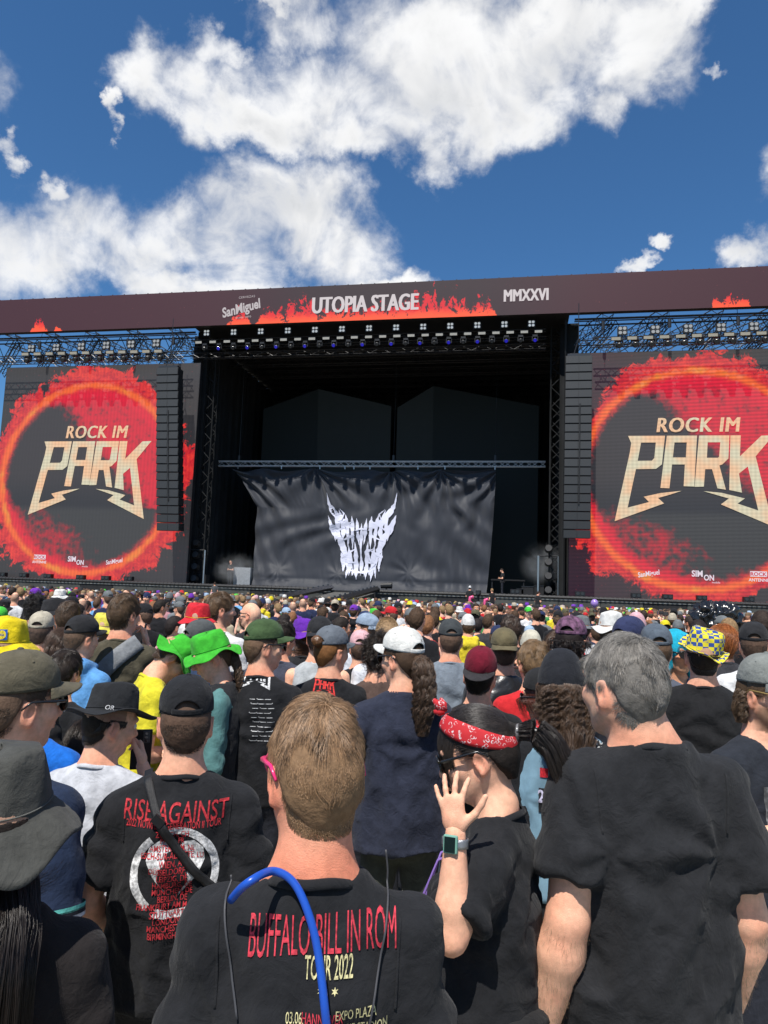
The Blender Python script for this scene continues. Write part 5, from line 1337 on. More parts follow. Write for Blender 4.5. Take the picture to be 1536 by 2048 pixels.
# ------------------------------------------------------------------ one person
SKINS = [srgb(228, 178, 148), srgb(214, 160, 128), srgb(236, 190, 165), srgb(200, 146, 112), srgb(150, 100, 72)]
PEOPLE = []
def person(label, px, py, d, yaw=0, head=(0, 0, 0), sex='m', w=1.0, lod=1, arms=('down', 'down'), hands=({}, {}), shirt=None, trousers=(.02, .022, .03), hairk='short', hairc=(.06, .035, .02), hat=None, skin=0, top=.0,
           group='people in the crowd', lean=0, shorts=False, zb=0.0, **kw):
    if lod == 1: d = d * 1.33
    W_ = P(px, py, d); Z = float(W_[2]) - zb; H = Z - top
    s = H / 1.78
    hm = rot(*head); fwd = np.array([0, .13 * math.sin(R_(head[1])), 0])
    p = dict(w=w, sex=sex, hm=hm, c0=NECK + hm @ (C0 - NECK) + np.array([kw.get('hdx', 0), 0, kw.get('hdz', 0)]), s=s, lod=lod, hb=(.011, .014, .022)[lod], hh=(.0052, .008, .011)[lod], hhand=(.0042, .006, .008)[lod], arms=arms, hands=hands, skin=SKINS[skin] if isinstance(skin, int) else skin,
             hairc=hairc, armw=1.0 if sex == 'm' else .86, seed=len(PEOPLE) * 3.7 + 1)
    p.update(kw)
    root = thing('person', label, 'person', (W_[0], W_[1], zb), YAW + R_(yaw), group)
    if lean: root.rotation_euler = (R_(-lean), 0, YAW + R_(yaw))
    V, F, c, mi, ar = body_geo(p); p['_arms'] = ar
    body = link('body', mesh_np('body', V * s, F, [skin_mat(), eye_white, eye_dark], True, mi, c), root)
    p['body'] = body; p['root'] = root
    if shirt:
        sh = dict(shirt); cc = sh.pop('c'); nm = sh.pop('name', {'tee': 'tshirt', 'polo': 'polo_shirt', 'tank': 'tank_top', 'hoodie': 'hoodie', 'jacket': 'jacket', 'jumper': 'jumper', 'vest': 'vest'}[sh.get('kind', 'tee')])
        p['_neck'] = sh.get('neck', 1.0) * p.get('neck', 1.0); h = sh.pop('h', (.0085, .012, .018)[lod]); sv, sf = shirt_geo(p, h=h, seed=p['seed'], **sh)
        p['sv'], p['sf'] = sv, sf
        p['shirt'] = link(nm, mesh_np(nm, sv * s, sf, [cc if isinstance(cc, bpy.types.Material) else cloth(*cc)]), root)
        if sh.get('kind', 'tee') in ('tee',) and lod < 2:
            collar(p, cc)
    tv, tf = trousers_geo(p, (.016, .02, .028)[lod], shorts); link('shorts' if shorts else 'trousers', mesh_np('trousers', tv * s, tf, [cloth(*trousers)]), root)
    v, f = shoes_geo((.012, .014, .02)[lod]); link('shoes', mesh_np('shoes', v * s, f, [cloth(.05, .05, .05)]), root)
    if hairk: p['hair'] = hair(p, root, hairk, getattr(hat, 'kind', 'hat') if hat is not None else False)
    if hat is not None: p['hat'] = hat(p, root)
    p['xy'] = (W_[0], W_[1]); p['yawr'] = YAW + R_(yaw); p['zb'] = zb; PEOPLE.append((p, label)); return p
def surf(p):
    if 'bvh' not in p: p['bvh'] = BVHTree.FromPolygons([tuple(x) for x in p['sv']], [tuple(int(i) for i in q) for q in p['sf']])
    return p['bvh']
def on_shirt(p, U, front=False, off=.0016):
    """(n,2) points x,z of the back (or chest) onto the shirt's surface"""
    b = surf(p); out = np.zeros((len(U), 3)); ok = np.ones(len(U), bool)
    for i, (x, z) in enumerate(U):
        if front: h = b.ray_cast(Vector((x, .6, z)), Vector((0, -1, 0)))
        else: h = b.ray_cast(Vector((x, -.6, z)), Vector((0, 1, 0)))
        if h[0] is None: ok[i] = False; out[i] = (x, 0, z)
        else: out[i] = np.array(h[0]) + np.array((0, off if front else -off, 0)) + np.array(h[1]) * off * .5
    return out, ok
def printed(p, v, f, m, name='print', front=False, maxedge=.012, off=.0016, parent=None):
    if not len(f): return
    v, f = refine(v, f, maxedge); q, ok = on_shirt(p, v, front, off); f = f[ok[f].all(1)]
    if not len(f): return
    return link(name, mesh_np(name, q * p['s'], f, [m]), parent or p['shirt'])
def ptext(p, t, x, z, size, m, bold=0, shear=0, xs=1.0, arc=0.0, rotd=0.0, front=False, spacing=1.0, maxedge=.012, name='print_lettering', grow_=0.0, off=.0016):
    v, f = text2d(t, size, bold, shear, xs, spacing)
    if not len(v): return
    if grow_: v[:, 1] *= 1 + grow_ * v[:, 0]
    if arc: v[:, 1] -= arc * v[:, 0] ** 2
    if rotd: a = R_(rotd); v = v @ np.array([[math.cos(a), math.sin(a)], [-math.sin(a), math.cos(a)]])
    if front: v[:, 0] *= -1
    return printed(p, v + [x, z], f, m, name, front, maxedge, off)
def pshape(p, loops, m, front=False, name='print_shape', maxedge=.015, off=.0012, parent=None):
    tri = tessellate_polygon([[Vector((u, v, 0)) for u, v in l] for l in loops]); pts = np.array([q for l in loops for q in l], float)
    return printed(p, pts, np.array([tuple(t) for t in tri]), m, name, front, maxedge, off, parent)
def ink(name, c): return mat('ink_' + name, c, rough=.8, var=.5, vscale=130)
def collar(p, cc):
    """the ribbed neckband, a flat ring round the neck opening"""
    th = np.linspace(0, 2 * math.pi, 48); nk = p.get('_neck', 1.0); G = []
    for k, (dr, dz) in enumerate(((.0045, -.006), (.0025, .001), (-.0015, .0065), (-.005, .008))):
        r = .0760 * nk + dr; x = r * np.cos(th); y = -.013 + r * np.sin(th); f = np.clip(np.sin(th), 0, 1)
        G.append(np.stack([x, y + .010 * f, 1.500 - .22 * (y + .05) - .030 * f ** 2 + dz + .0015 * np.sin(th * 5 + p['seed'])], 1))
    G = np.array(G); mb = MB(); mb.grid(G * p['s']); solid(link('neckband', mb.mesh('neckband', cc if isinstance(cc, bpy.types.Material) else cloth(*cc), True), p['shirt']), .003, 1)
def strip(p, pts, width, m, name='strap', thick=.0025, parent=None, off=.004):
    """a band lying on the back along (x,z) points"""
    pts = np.asarray(pts, float); n = 24; t = np.linspace(0, 1, n); tp = np.linspace(0, 1, len(pts)); c = np.stack([np.interp(t, tp, pts[:, i]) for i in range(2)], 1)
    for _ in range(3): c[1:-1] = (c[:-2] + 2 * c[1:-1] + c[2:]) / 4
    tn = np.gradient(c, axis=0); tn /= np.linalg.norm(tn, axis=1, keepdims=True); nn = np.stack([-tn[:, 1], tn[:, 0]], 1)
    rows = [on_shirt(p, c + nn * width * q, off=off)[0] for q in (-.5, -.17, .17, .5)]
    A = np.array(rows); A[:, :, 1] = np.minimum(A[:, :, 1], np.minimum(np.roll(A[:, :, 1], 1, 0).min(0), A[:, :, 1]))
    mb = MB(); mb.grid(A * p['s']); o = solid(link(name, mb.mesh(name, m, True), parent or p['root']), thick, 1); return o

def bk(p, px, py, y=-.125):
    """where a point of the picture falls on the plane just behind a person's back (their own frame)"""
    a = p['yawr']; c, sn = math.cos(a), math.sin(a)
    L = lambda v: np.array([c * v[0] + sn * v[1], -sn * v[0] + c * v[1], v[2]])
    o = L(EYE - np.array([p['xy'][0], p['xy'][1], p['zb']])) / p['s']; d = L(ray(px, py)); t = (y - o[1]) / d[1]; q = o + d * t
    return float(q[0]), float(q[2])
def bscale(p, px, py, y=-.125):       # metres (of the 1.78 frame) per picture pixel there
    a, b = bk(p, px - 5, py, y), bk(p, px + 5, py, y); return abs(b[0] - a[0]) / 10
def logo(p, px, py, wpx, m, front=False):
    """the festival emblem printed on a shirt"""
    x0, z0 = bk(p, px, py); k = bscale(p, px, py) * wpx / 885
    for loops in PK: pshape(p, [[(x0 + (u - 684) * k, z0 - (v - 530) * k) for u, v in l] for l in loops], m, front, 'print_emblem')
    ptext(p, 'ROCK IM', x0 + 30 * k, z0 + 305 * k, 150 * k, m, .03, .14, .8)
def hat_text(p, base, t, ang, z, size, m, bold=.0, tall=.104, tilt=8, back=False, xs=1.0):
    v, f = text2d(t, size, bold, 0, xs); v, f = refine(v, f, .006)
    a = -math.pi / 2 + R_(ang) + v[:, 0] / .1; zz = z + v[:, 1]; ff = np.clip((zz - .016) / tall, 0, .98); r = (1 - ff ** 2.6) ** .5 * (1 - .03 * ff) * 1.022
    q = np.stack([.0835 * r * np.cos(a), .1055 * r * np.sin(a) - .002, zz], 1) @ rot(0, -tilt, 0).T + np.array([0, 0, .004])
    return link('hat_lettering', mesh_np('hat_lettering', hw(p, q), f, [m]), base)
def bucket_patch(p, base, pts, m, ang, z, tilt=4, name='hat_badge', out=1.03, fac=None):
    v, f = pts; v, f = refine(v, f, .008); a = -math.pi / 2 + R_(ang) + v[:, 0] / .095; zz = z + v[:, 1]; r = np.interp(zz, [.0, .03, .07, .1], [.0985, .0945, .0845, .078]) + .004 * out
    q = np.stack([r * .885 * np.cos(a), r * 1.06 * np.sin(a), zz + .006], 1) @ rot(0, -tilt, 0).T
    return link(name, mesh_np(name, hw(p, q), f, [m]), base)
def rect(w, h): return (np.array([(-w / 2, -h / 2), (w / 2, -h / 2), (w / 2, h / 2), (-w / 2, h / 2)]), np.array([(0, 1, 2), (0, 2, 3)]))
def disc(r, n=20): a = np.linspace(0, 2 * math.pi, n, endpoint=False); return (np.concatenate([np.stack([r * np.cos(a), r * np.sin(a)], 1), [[0, 0]]]), np.array([(i, (i + 1) % n, n) for i in range(n)]))

def seams(p):
    """stitched seams on the back of a t-shirt: armholes, sleeves' hems left to the cloth"""
    m = p['shirt'].data.materials[0]; w = p['w']
    for s_ in (-1, 1):
        strip(p, [(s_ * .152 * w, 1.455), (s_ * .148 * w, 1.38), (s_ * .146 * w, 1.325)], .004, m, 'armhole_seam', .0006, p['shirt'], .0008)

def arm_hair(p, i, n=1100, c=(.26, .17, .10)):
    """short hairs on a forearm"""
    s0, e, r = p['_arms'][i]; ax = unit(r - e); u = unit(np.cross(ax, [0, 1, .1])); w_ = np.cross(ax, u); t = rng.uniform(.02, .92, n); a = rng.uniform(0, 6.28, n); R = np.interp(t, [0, .3, 1], [.040, .043, .027]) * p['armw']
    rd = np.cos(a)[:, None] * u + np.sin(a)[:, None] * w_; q = e + (r - e) * t[:, None] + rd * (R - .001)[:, None]; d = unit(np.array([0, 0, -1.0])) * .8 + rd * .45 + rng.normal(size=(n, 3)) * .3 + ax * .4
    k = np.linspace(0, 1, 4)[None, :, None]; P_ = q[:, None] + d[:, None] * k * .007
    curves_obj('arm_hair', P_, np.full((n, 4), .00016), hair_mat(c), p['body'], p['s'])
# ================================================================== the people nearest to the camera
BLK = (.0150, .0155, .0175); BLK2 = (.021, .021, .023)
blk_m = cloth(*BLK)
i_red = ink('red', (.40, .022, .030)); i_cream = ink('cream', (.55, .50, .26)); i_white = ink('white', (.55, .55, .55)); i_black = ink('black', (.012, .012, .013)); i_rose = ink('rose', (.46, .03, .05))
def CAP(c, **k):
    f = lambda p, r: cap(p, r, c, **k)
    f.kind = 'cap'; return f
BKT = lambda c, **k: (lambda p, r: bucket(p, r, c, **k))

# --- E: man in the middle with the tour shirt
p = person('person with light brown hair, pink sunglasses and black BUFFALO BILL IN ROM tour shirt', 643, 1400, 1.31, 2, (20, 4, 0), lod=0, arms=('down', 'down'),
           shirt=dict(c=blk_m, h=.0075, loose=1.1, sleeve=.88), hairk='short', hairc=(.275, .165, .088), w=1.0, neck=1.06, burn=.6, skin=srgb(224, 160, 130), fold=1.8, hlen=.9, top=.31 * .07, hairfn=None)
pE = p
x, z = bk(p, 645, 1912); k = bscale(p, 645, 1912)
ptext(p, 'BUFFALO BILL IN ROM', x, z, 100 * k, i_rose, .0, 0, .305, arc=-.55 * -1 * .9, rotd=1.5, maxedge=.01)
x, z = bk(p, 657, 1957); ptext(p, 'TOUR 2022', x, z, 58 * k, i_cream, .008, 0, .335)
star = lambda cx, cz, r: [[(cx + (r if i % 2 == 0 else r * .4) * math.sin(i * math.pi / 6), cz + (r if i % 2 == 0 else r * .4) * math.cos(i * math.pi / 6)) for i in range(12)]]
for px in (642, 670): x, z = bk(p, px, 1978); pshape(p, star(x, z, 7.5 * k), i_cream)
x, z = bk(p, 590, 2036); ptext(p, '03.06.', x, z, 27 * k, i_cream, 0, 0, .55); x, z = bk(p, 645, 2036); ptext(p, 'HANNOVER', x, z, 27 * k, i_rose, 0, 0, .55); x, z = bk(p, 712, 2030); ptext(p, 'EXPO PLAZA', x, z, 27 * k, i_cream, 0, 0, .52)
x, z = bk(p, 600, 2064); ptext(p, 'KÖLN', x, z, 27 * k, i_rose, 0, 0, .55); x, z = bk(p, 690, 2060); ptext(p, '- RHEINENERGIE-STADION', x, z, 27 * k, i_cream, 0, 0, .52)
glasses(p, p['root'], (.75, .03, .16), dark_lens, thick=.0042, wide=1.12)
stretch(p, 1.07); seams(p)
cordm = mat('cord_grey', (.045, .045, .05), rough=.6)
strip(p, [bk(p, *q) for q in ((778, 1752), (783, 1800), (777, 1860), (755, 1960), (735, 2060))], .0032, cordm, 'bag_cord', .0025); strip(p, [bk(p, *q) for q in ((436, 1808), (440, 1860), (455, 1940), (475, 2040))], .0032, cordm, 'bag_cord', .0025)
# the blue tube
def along_back(p, pix, lift=.012):
    U = [bk(p, *q) for q in pix]; q, ok = on_shirt(p, np.array(U), off=lift); q[:, 1] = np.where(q[:, 1] > -.05, -.098, q[:, 1])
    a = p['yawr']; M = np.array([[math.cos(a), -math.sin(a), 0], [math.sin(a), math.cos(a), 0], [0, 0, 1]]); return q * p['s'] @ M.T + np.array([p['xy'][0], p['xy'][1], p['zb']])
pts = along_back(p, [(535, 1752), (555, 1756), (578, 1768), (600, 1795), (620, 1840), (634, 1890), (645, 1950), (653, 2010), (658, 2070), (660, 2130)])
pts = np.concatenate([[P(462, 1800, 1.16), P(482, 1775, 1.14), P(505, 1759, 1.13)], pts]); t_ = np.linspace(0, 1, 48); tp = np.linspace(0, 1, len(pts)); pts = np.stack([np.interp(t_, tp, pts[:, i]) for i in range(3)], 1)
for _ in range(6): pts[1:-1] = (pts[:-2] + 2 * pts[1:-1] + pts[2:]) / 4
mb = MB(); mb.tube(pts, .0066, 14); o = tag(link('drinking_tube', mb.mesh('drinking_tube', mat('blue_plastic', (.012, .075, .42), rough=.32, spec=.5), True)), 'glossy blue plastic tube slung over the shoulder of the man in the middle', 'tube')

# --- H: grey-haired man on the right
pH = p = person('person with thick grey hair and plain black t-shirt, turned away', 1290, 1274, 1.90, 3, (24, 2, 2), lod=0, arms=(((.045, -.05, -.275), (.085, .0, -.53)), ((.06, -.02, -.28), (.07, .08, -.52))),
           shirt=dict(c=cloth(.019, .0195, .0215), h=.0078, sleeve=.70, loose=1.5), hairk='short', hairc=(.185, .170, .150), hdx=-.05, hdz=-.028, top=-.028, curl=.24, w=.99, belly=.03, fold=1.8, hlen=.95, armw=1.24, neck=1.14, burn=.45, skin=0, jaw=1.06, trousers=(.03, .03, .035))

seams(p); arm_hair(p, 0); arm_hair(p, 1)
# --- D: RISE AGAINST shirt
pD = p = person('person in black cap and black RISE AGAINST tour shirt with back strap', 378, 1348, 2.2, 10, (6, 3, 0), lod=0, shirt=dict(c=blk_m, h=.0082, sleeve=.72, loose=1.3), hairk='buzz', hairc=(.03, .02, .014), hat=CAP(BLK, N=96), top=.028, w=1.04,
           arms=(((.085, .0, -.27), (.04, .16, -.42)), ((.085, -.02, -.27), (.03, .15, -.42))), burn=.3, fold=1.7, trousers=(.02, .02, .022))
seams(p); k = bscale(p, 350, 1640)
x, z = bk(p, 350, 1742)
def ring(cx, cz, r0, r1, a0, a1, n=36):
    a = np.radians(np.linspace(a0, a1, n)); return [[(cx + r1 * math.cos(t), cz + r1 * math.sin(t)) for t in a] + [(cx + r0 * math.cos(t), cz + r0 * math.sin(t)) for t in a[::-1]]]
i_dist = ink('worn_white', (.50, .50, .50))
for a0, a1 in ((-38, 112), (128, 232), (244, 310)): pshape(p, ring(x, z, 73 * k, 88 * k, a0, a1), i_dist, name='print_ring')
ht = [(0, 40), (14, 58), (34, 62), (54, 48), (58, 24), (44, -6), (20, -34), (0, -58), (-20, -34), (-44, -6), (-58, 24), (-54, 48), (-34, 62), (-14, 58)]
pshape(p, [[(x + a * k, z + b * k) for a, b in ht]], i_dist, name='print_heart')
fist = [(-6, 44), (10, 40), (26, 36), (30, 16), (24, 0), (26, -18), (10, -40), (6, -66), (-22, -64), (-18, -34), (-34, -14), (-32, 8), (-20, 20), (-22, 36)]
pshape(p, [[(x + a * k, z + b * k) for a, b in fist]], blk_m, name='print_fist', off=.0022)
x, z = bk(p, 350, 1643); ptext(p, 'RISE AGAINST', x, z, 54 * k, i_red, .004, .05, .635)
x, z = bk(p, 346, 1656); ptext(p, '2022 NOWHERE GENERATION II TOUR', x, z, 19 * k, i_red, .010, 0, .575)
for i, tx in enumerate(('ZÜRICH, CH', 'PARIS, FR', 'AMSTERDAM, NL', 'ESCH-SUR-ALZETTE, LU', 'WIEN, AT', 'DÜSSELDORF, DE', 'LEIPZIG, DE', 'HAMBURG, DE', 'MÜNCHEN, DE', 'BERLIN, DE', 'FRANKFURT AM MAIN, DE', 'STUTTGART, DE', 'LONDON, UK', 'MANCHESTER, UK', 'BIRMINGHAM, UK')):
    x, z = bk(p, 345, 1672 + i * 14.1); ptext(p, tx, x, z, 16.5 * k, i_red, .008, 0, .72, off=.003)
nyl = mat('nylon_black', (.011, .011, .012), rough=.5, bump=.4, bscale=700)
so_ = strip(p, [bk(p, *q) for q in ((287, 1560), (310, 1628), (345, 1685), (395, 1745), (440, 1785), (500, 1810))], .026, nyl, 'bag_strap', .003)
for q in ((318, 1640), (437, 1776)):
    c, _ = on_shirt(p, np.array([bk(p, *q)]), off=.008); mb = MB(); mb.box(c[0] * p['s'], (.034, .012, .024), rot(0, 0, 40)); link('buckle', mb.mesh('buckle', mat('buckle_plastic', (.02, .02, .021), rough=.3)), so_)

# --- G: woman with the red bandana
gl = np.array([-.96, .25, .05])
pG = p = person('person with red bandana and dark ponytail raising a hand with green watch', 985, 1412, 1.9, 70, (4, 20, 0), 'f', 1.04, 0, arms=(((.115, .045, -.125), (.085, .050, .105)), 'down'),
           hands=(dict(d=(.08, .20, 1), n=(-.93, .16, .1), curl=.16, spread=1.15, thumb=.85, curls=(.30, .24, .16, .12), size=.86), {}), shirt=dict(c=blk_m, h=.0082, sleeve=.74, loose=1.7, hem=.90), hairk='pony', hairc=(.024, .018, .015), belly=.02, fold=1.7, trousers=(.035, .042, .065), tie=(0, -.112, .0), armw=.95, burn=.1)
R0 = p['root']; s = p['s']
tie = p['c0'] + p['hm'] @ np.array([0, -.118, 0])
tail(p, p['hair'], [tie, tie + (.0, -.05, .012), tie + (0, -.10, -.035), tie + (.005, -.13, -.12), tie + (.01, -.135, -.21)], .020, .032, 2600, 24, .006, 1.5)
th = np.linspace(0, 2 * math.pi, 40)
mb = MB(); mb.tube([(tie + np.array([.018 * math.cos(a), 0, .018 * math.sin(a)])) * s for a in th], .006 * s, 8, False); link('hair_tie', mb.mesh('hair_tie', mat('spiral_hair_tie', (.20, .19, .19), rough=.2, spec=.8), True), R0)
# fringe falling over the brow
q = scalp_roots(5000, fn=lambda q: (q[:, 1] > .035) & (q[:, 2] > .03)); Pp = grow(q, 9, .011, lambda q: np.stack([q[:, 0] * 2, .9 + 0 * q[:, 0], -.6 + 0 * q[:, 0]], 1), lift=.15, grav=.25, lam=2.0)
Wp = Pp @ p['hm'].T + p['c0']; curves_obj('fringe', Wp, np.linspace(1, .5, 9)[None] * np.full((len(Wp), 1), .0005), hair_mat((.024, .018, .015)), p['hair'], s)
a = np.linspace(0, 2 * math.pi, 72); G = np.zeros((7, 72, 3)); ce = np.array([0, -.018, .030]); e_ = unit([0, -.80, -.50]); nn_ = np.cross([1, 0, 0], e_)
for i, u in enumerate(np.linspace(-1, 1, 7)):
    wv = .021 + .006 * np.sin(a * 2 + 1); q = ce + np.outer(np.cos(a) * .080, [1, 0, 0]) + np.outer(np.sin(a) * .092, e_) + np.outer(u * wv, nn_) ; r = np.linalg.norm(q / SKR, axis=1)
    q *= ((1.16 + .02 * (1 - u * u) + .012 * vnoise(np.stack([a * 6, a * 0 + u * 2.5, a * 0], 1))) / r)[:, None]; G[i] = q
def bandana_pic():
    m = bpy.data.materials.new('bandana_cloth'); m.use_nodes = True; T = NT(m.node_tree); b = m.node_tree.nodes['Principled BSDF']; tcn = T.node('ShaderNodeTexCoord').outputs['Object']
    v = T.node('ShaderNodeTexVoronoi', feature='F1'); T.put(v.inputs['Vector'], tcn); v.inputs['Scale'].default_value = 75
    w = T.noise(tcn, 130, 3, .6, 1.5); f = T.mul(T.ss(T.m('ABSOLUTE', T.sub(v.outputs['Distance'], .33)), .09, .04), T.ss(w, .46, .56))
    T.put(b.inputs['Base Color'], T.mix(f, (.46, .012, .018), (.62, .58, .58))); b.inputs['Roughness'].default_value = .8; return m
bm_ = bandana_pic(); mb = MB(); mb.grid(hw(p, G.reshape(-1, 3)).reshape(G.shape)); bo = solid(link('bandana', mb.mesh('bandana', bm_, True), R0), .002, 1)
kn = np.array([0.012, .062, .108]); mb = MB()
for dx, dy, dz in ((-.012, .018, .040), (.022, .004, .034), (-.004, .03, .006)):
    mb.tube(hw(p, [kn, kn + np.array([dx, dy, dz]) * .5, kn + np.array([dx, dy, dz])]), np.array([.009, .013, .005]) * s, 8)
link('bandana_knot', mb.mesh('bandana_knot', bm_, True), bo)
glasses(p, R0, (.012, .012, .013), dark_lens)
# watch on the raised wrist
s0, el, wr = p['_arms'][0]; ax = unit(wr - el); wp = el + (wr - el) * .90; nb_ = unit(np.array([-.93, .10, .1]) - ax * (np.array([-.93, .10, .1]) @ ax)); tb_ = np.cross(ax, nb_)
mb = MB(); G = np.zeros((4, 30, 3))
for i, u in enumerate((-.011, -.004, .004, .011)):
    for j, t in enumerate(np.linspace(0, 2 * math.pi, 30)): G[i, j] = wp + ax * u + nb_ * .0275 * math.cos(t) + tb_ * .0305 * math.sin(t)
mb.grid(G * s); wo = solid(link('wristwatch', mb.mesh('wristwatch', mat('mesh_band', (.42, .42, .43), rough=.35, metal=.8, bump=.4, bscale=900), True), R0), .002, 1)
Rw = np.stack([tb_, nb_, ax], 1); mb = MB(); mb.box((wp + nb_ * .032) * s, (.034, .010, .040), Rw); wc = link('watch_case', mb.mesh('watch_case', mat('watch_green', (.16, .34, .27), rough=.4)), wo); bv = wc.modifiers.new('b', 'BEVEL'); bv.width = .004; bv.segments = 3
mb = MB(); mb.box((wp + nb_ * .0375) * s, (.026, .002, .032), Rw); link('watch_face', mb.mesh('watch_face', mat('watch_glass', (.01, .02, .02), rough=.05, spec=.8)), wo)
# purple lanyard
pur = mat('lanyard_purple', (.22, .13, .42), rough=.6)
mb = MB(); q = [(math.sin(t) * .074, -.02 + -.062 * math.cos(t), 1.505 - .045 * (1 - math.cos(t)) ) for t in np.linspace(-2.6, 2.6, 30)]; mb.tube(np.array(q) * s, .0035, 6)
mb.tube(np.array([q[-1], (-.02, .13, 1.38), (-.03, .17, 1.26), (-.04, .19, 1.14)]) * s, .0035, 6); mb.tube(np.array([q[0], (-.05, .13, 1.37), (-.06, .165, 1.28), (-.07, .18, 1.18)]) * s, .0035, 6); link('lanyard', mb.mesh('lanyard', pur, True), R0)
# jacket tied round the hips
jm = cloth(.016, .016, .017); mb = MB()
for k in range(4):
    t = np.linspace(0, 2 * math.pi, 40); rx, ry = .185 + .010 * (k % 2), .150 + .012 * (k % 2); mb.tube(np.stack([rx * np.cos(t), ry * np.sin(t), 1.02 - .03 * k + .02 * np.sin(t * 2 + k)], 1) * s, .024 * s, 10, False)
mb.tube(np.array([(-.12, .13, .98), (-.16, .19, .90), (-.17, .21, .78), (-.165, .22, .68)]) * s, np.array([.035, .052, .055, .05]) * s, 12); mb.tube(np.array([(-.10, -.10, 1.0), (-.17, -.06, .93), (-.18, .02, .82), (-.17, .05, .62)]) * s, np.array([.04, .06, .055, .04]) * s, 12)
link('tied_jacket', mb.mesh('tied_jacket', jm, True), R0)

# --- A: woman with the grey hat, bottom left
pA = p = person('person in charcoal bucket hat with long dark hair and sheer black top, bottom left corner', 16, 1500, 1.30, 20, (0, 2, 0), 'f', 1.0, 0, shirt=dict(c=cloth(.020, .017, .017), kind='jumper', h=.0085, hem=.9), hairk='long', hairc=(.016, .011, .009), hat=BKT((.060, .060, .054), brim=.070, droop=.9, crown=.112, N=120, wav=.008, seed=2.2, tilt=7, roll=-4, rim=(.10, .10, .09)), top=.012)
c0 = p['c0']; tail(p, p['hair'], [c0 + (.01, -.060, -.07), c0 + (.012, -.095, -.14), c0 + (.012, -.155, -.22), c0 + (.014, -.165, -.38), c0 + (.016, -.16, -.55)], .040, .072, 5200, 30, .004, 1.2, name='long_hair', rr=.00045)
tail(p, p['hair'], [c0 + (.045, -.045, -.08), c0 + (.055, -.08, -.15), c0 + (.06, -.14, -.24), c0 + (.05, -.155, -.38), c0 + (.045, -.15, -.52)], .024, .030, 2600, 30, .004, 1.2, name='long_hair', rr=.00045)

# --- B: man in the olive cap
pB = p = person('person in olive ripstop cap and dark sunglasses in navy polo, left edge', 46, 1298, 1.95, -22, (-14, 2, 0), lod=0, shirt=dict(c=cloth(.016, .026, .055), kind='polo', sleeve=.82, h=.0085), hairk='buzz', hairc=(.05, .035, .022), hat=CAP((.098, .086, .058), N=96, tilt=5), top=.028, w=1.05, burn=.5)
glasses(p, p['root'], (.012, .012, .012), dark_lens)
teal = cloth(.10, .40, .36); wht = cloth(.6, .6, .62)
for (off, c, r) in ((.80, wht, .077), (.77, cloth(.01, .012, .02), .0775), (.74, teal, .0775)):
    for i in (0, 1):
        s0, el, wr = p['_arms'][i]; ax = unit(el - s0); q = s0 + (el - s0) * off; u = unit(np.cross(ax, [0, 1, 0])); w_ = np.cross(ax, u)
        G = np.array([[q + ax * d_ + (u * math.cos(t) + w_ * math.sin(t)) * r * (1 + .01) for t in np.linspace(0, 2 * math.pi, 28)] for d_ in (-.006, .006)]); mb = MB(); mb.grid(G * p['s']); link('sleeve_stripe', mb.mesh('sleeve_stripe', c, True), p['shirt'])
for zz, c in ((1.535, wht), (1.525, teal), (1.515, cloth(.01, .012, .02))):
    t = np.linspace(0, 2 * math.pi, 40); mb = MB(); mb.tube(np.stack([.0715 * np.cos(t), -.012 + .0715 * np.sin(t) , zz - .020 * np.sin(t)], 1) * p['s'], .005, 6, False); link('collar_stripe', mb.mesh('collar_stripe', c, True), p['shirt'])

# --- C: white shirt, wide black hat, on the phone
pC = p = person('person in wide black sun hat and light grey t-shirt on the phone', 214, 1367, 2.6, -10, (-38, 12, 0), lod=0, arms=('down', ((.13, .09, -.25), (-.045, .13, .075))), hands=({}, dict(d=(-.35, .35, .9), n=(.85, .4, .1), curl=.75, spread=.5)),
           shirt=dict(c=cloth(.46, .47, .50), h=.0085, sleeve=.8, loose=1.4), hairk='short', hairc=(.03, .02, .014), hat=BKT((.020, .021, .023), name='sun_hat', brim=.078, droop=.10, crown=.112, N=96, wav=.005, seed=.8, up=.0, tilt=3, roll=-10, top=.084, z0=.022), top=.030, trousers=(.02, .02, .02))
x, z = bk(p, 152, 1527); ptext(p, 'OpenSRS', x, z, 27 * bscale(p, 152, 1527), ink('grey', (.05, .05, .055)), .006, .18, .95, rotd=-4)
bucket_patch(p, p['hat'], (lambda vf: vf)(text2d('OR', .024, .0, .1)), ink('logo_grey', (.5, .5, .5)), 62, .030, 3, 'hat_logo')
def world(p, q): a = p['yawr']; q = np.asarray(q, float) * p['s']; return np.array([p['xy'][0] + math.cos(a) * q[0] - math.sin(a) * q[1], p['xy'][1] + math.sin(a) * q[0] + math.cos(a) * q[1], p['zb'] + q[2]])
def phone(p, q, R, lab):
    t = thing('phone', lab, 'phone', world(p, q), p['yawr'])
    def part(nm, mb, m, par, b=0):
        o = link(nm, mb.mesh(nm, m), par)
        if b: md = o.modifiers.new('b', 'BEVEL'); md.width = b; md.segments = 3
        return o
    mb = MB(); mb.box((0, 0, 0), (.009, .074, .152), R); part('case', mb, mat('phone_case', (.012, .012, .013), rough=.4), t, .003)
    mb = MB(); mb.box(R @ np.array((.006, .016, .050)), (.004, .024, .046), R); cm = part('camera_bump', mb, mat('phone_bump', (.06, .06, .065), rough=.3), t, .002)
    mb = MB()
    for dz in (-.014, 0, .014): c = R @ np.array((.008, .016, .050 + dz)); mb.tube([c, c + R @ np.array((.002, 0, 0))], .0055, 10)
    tag(part('lens', mb, mat('phone_lens', (.004, .004, .006), rough=.05, spec=.8), cm), kind='stuff')
wrC = p['_arms'][1][2]
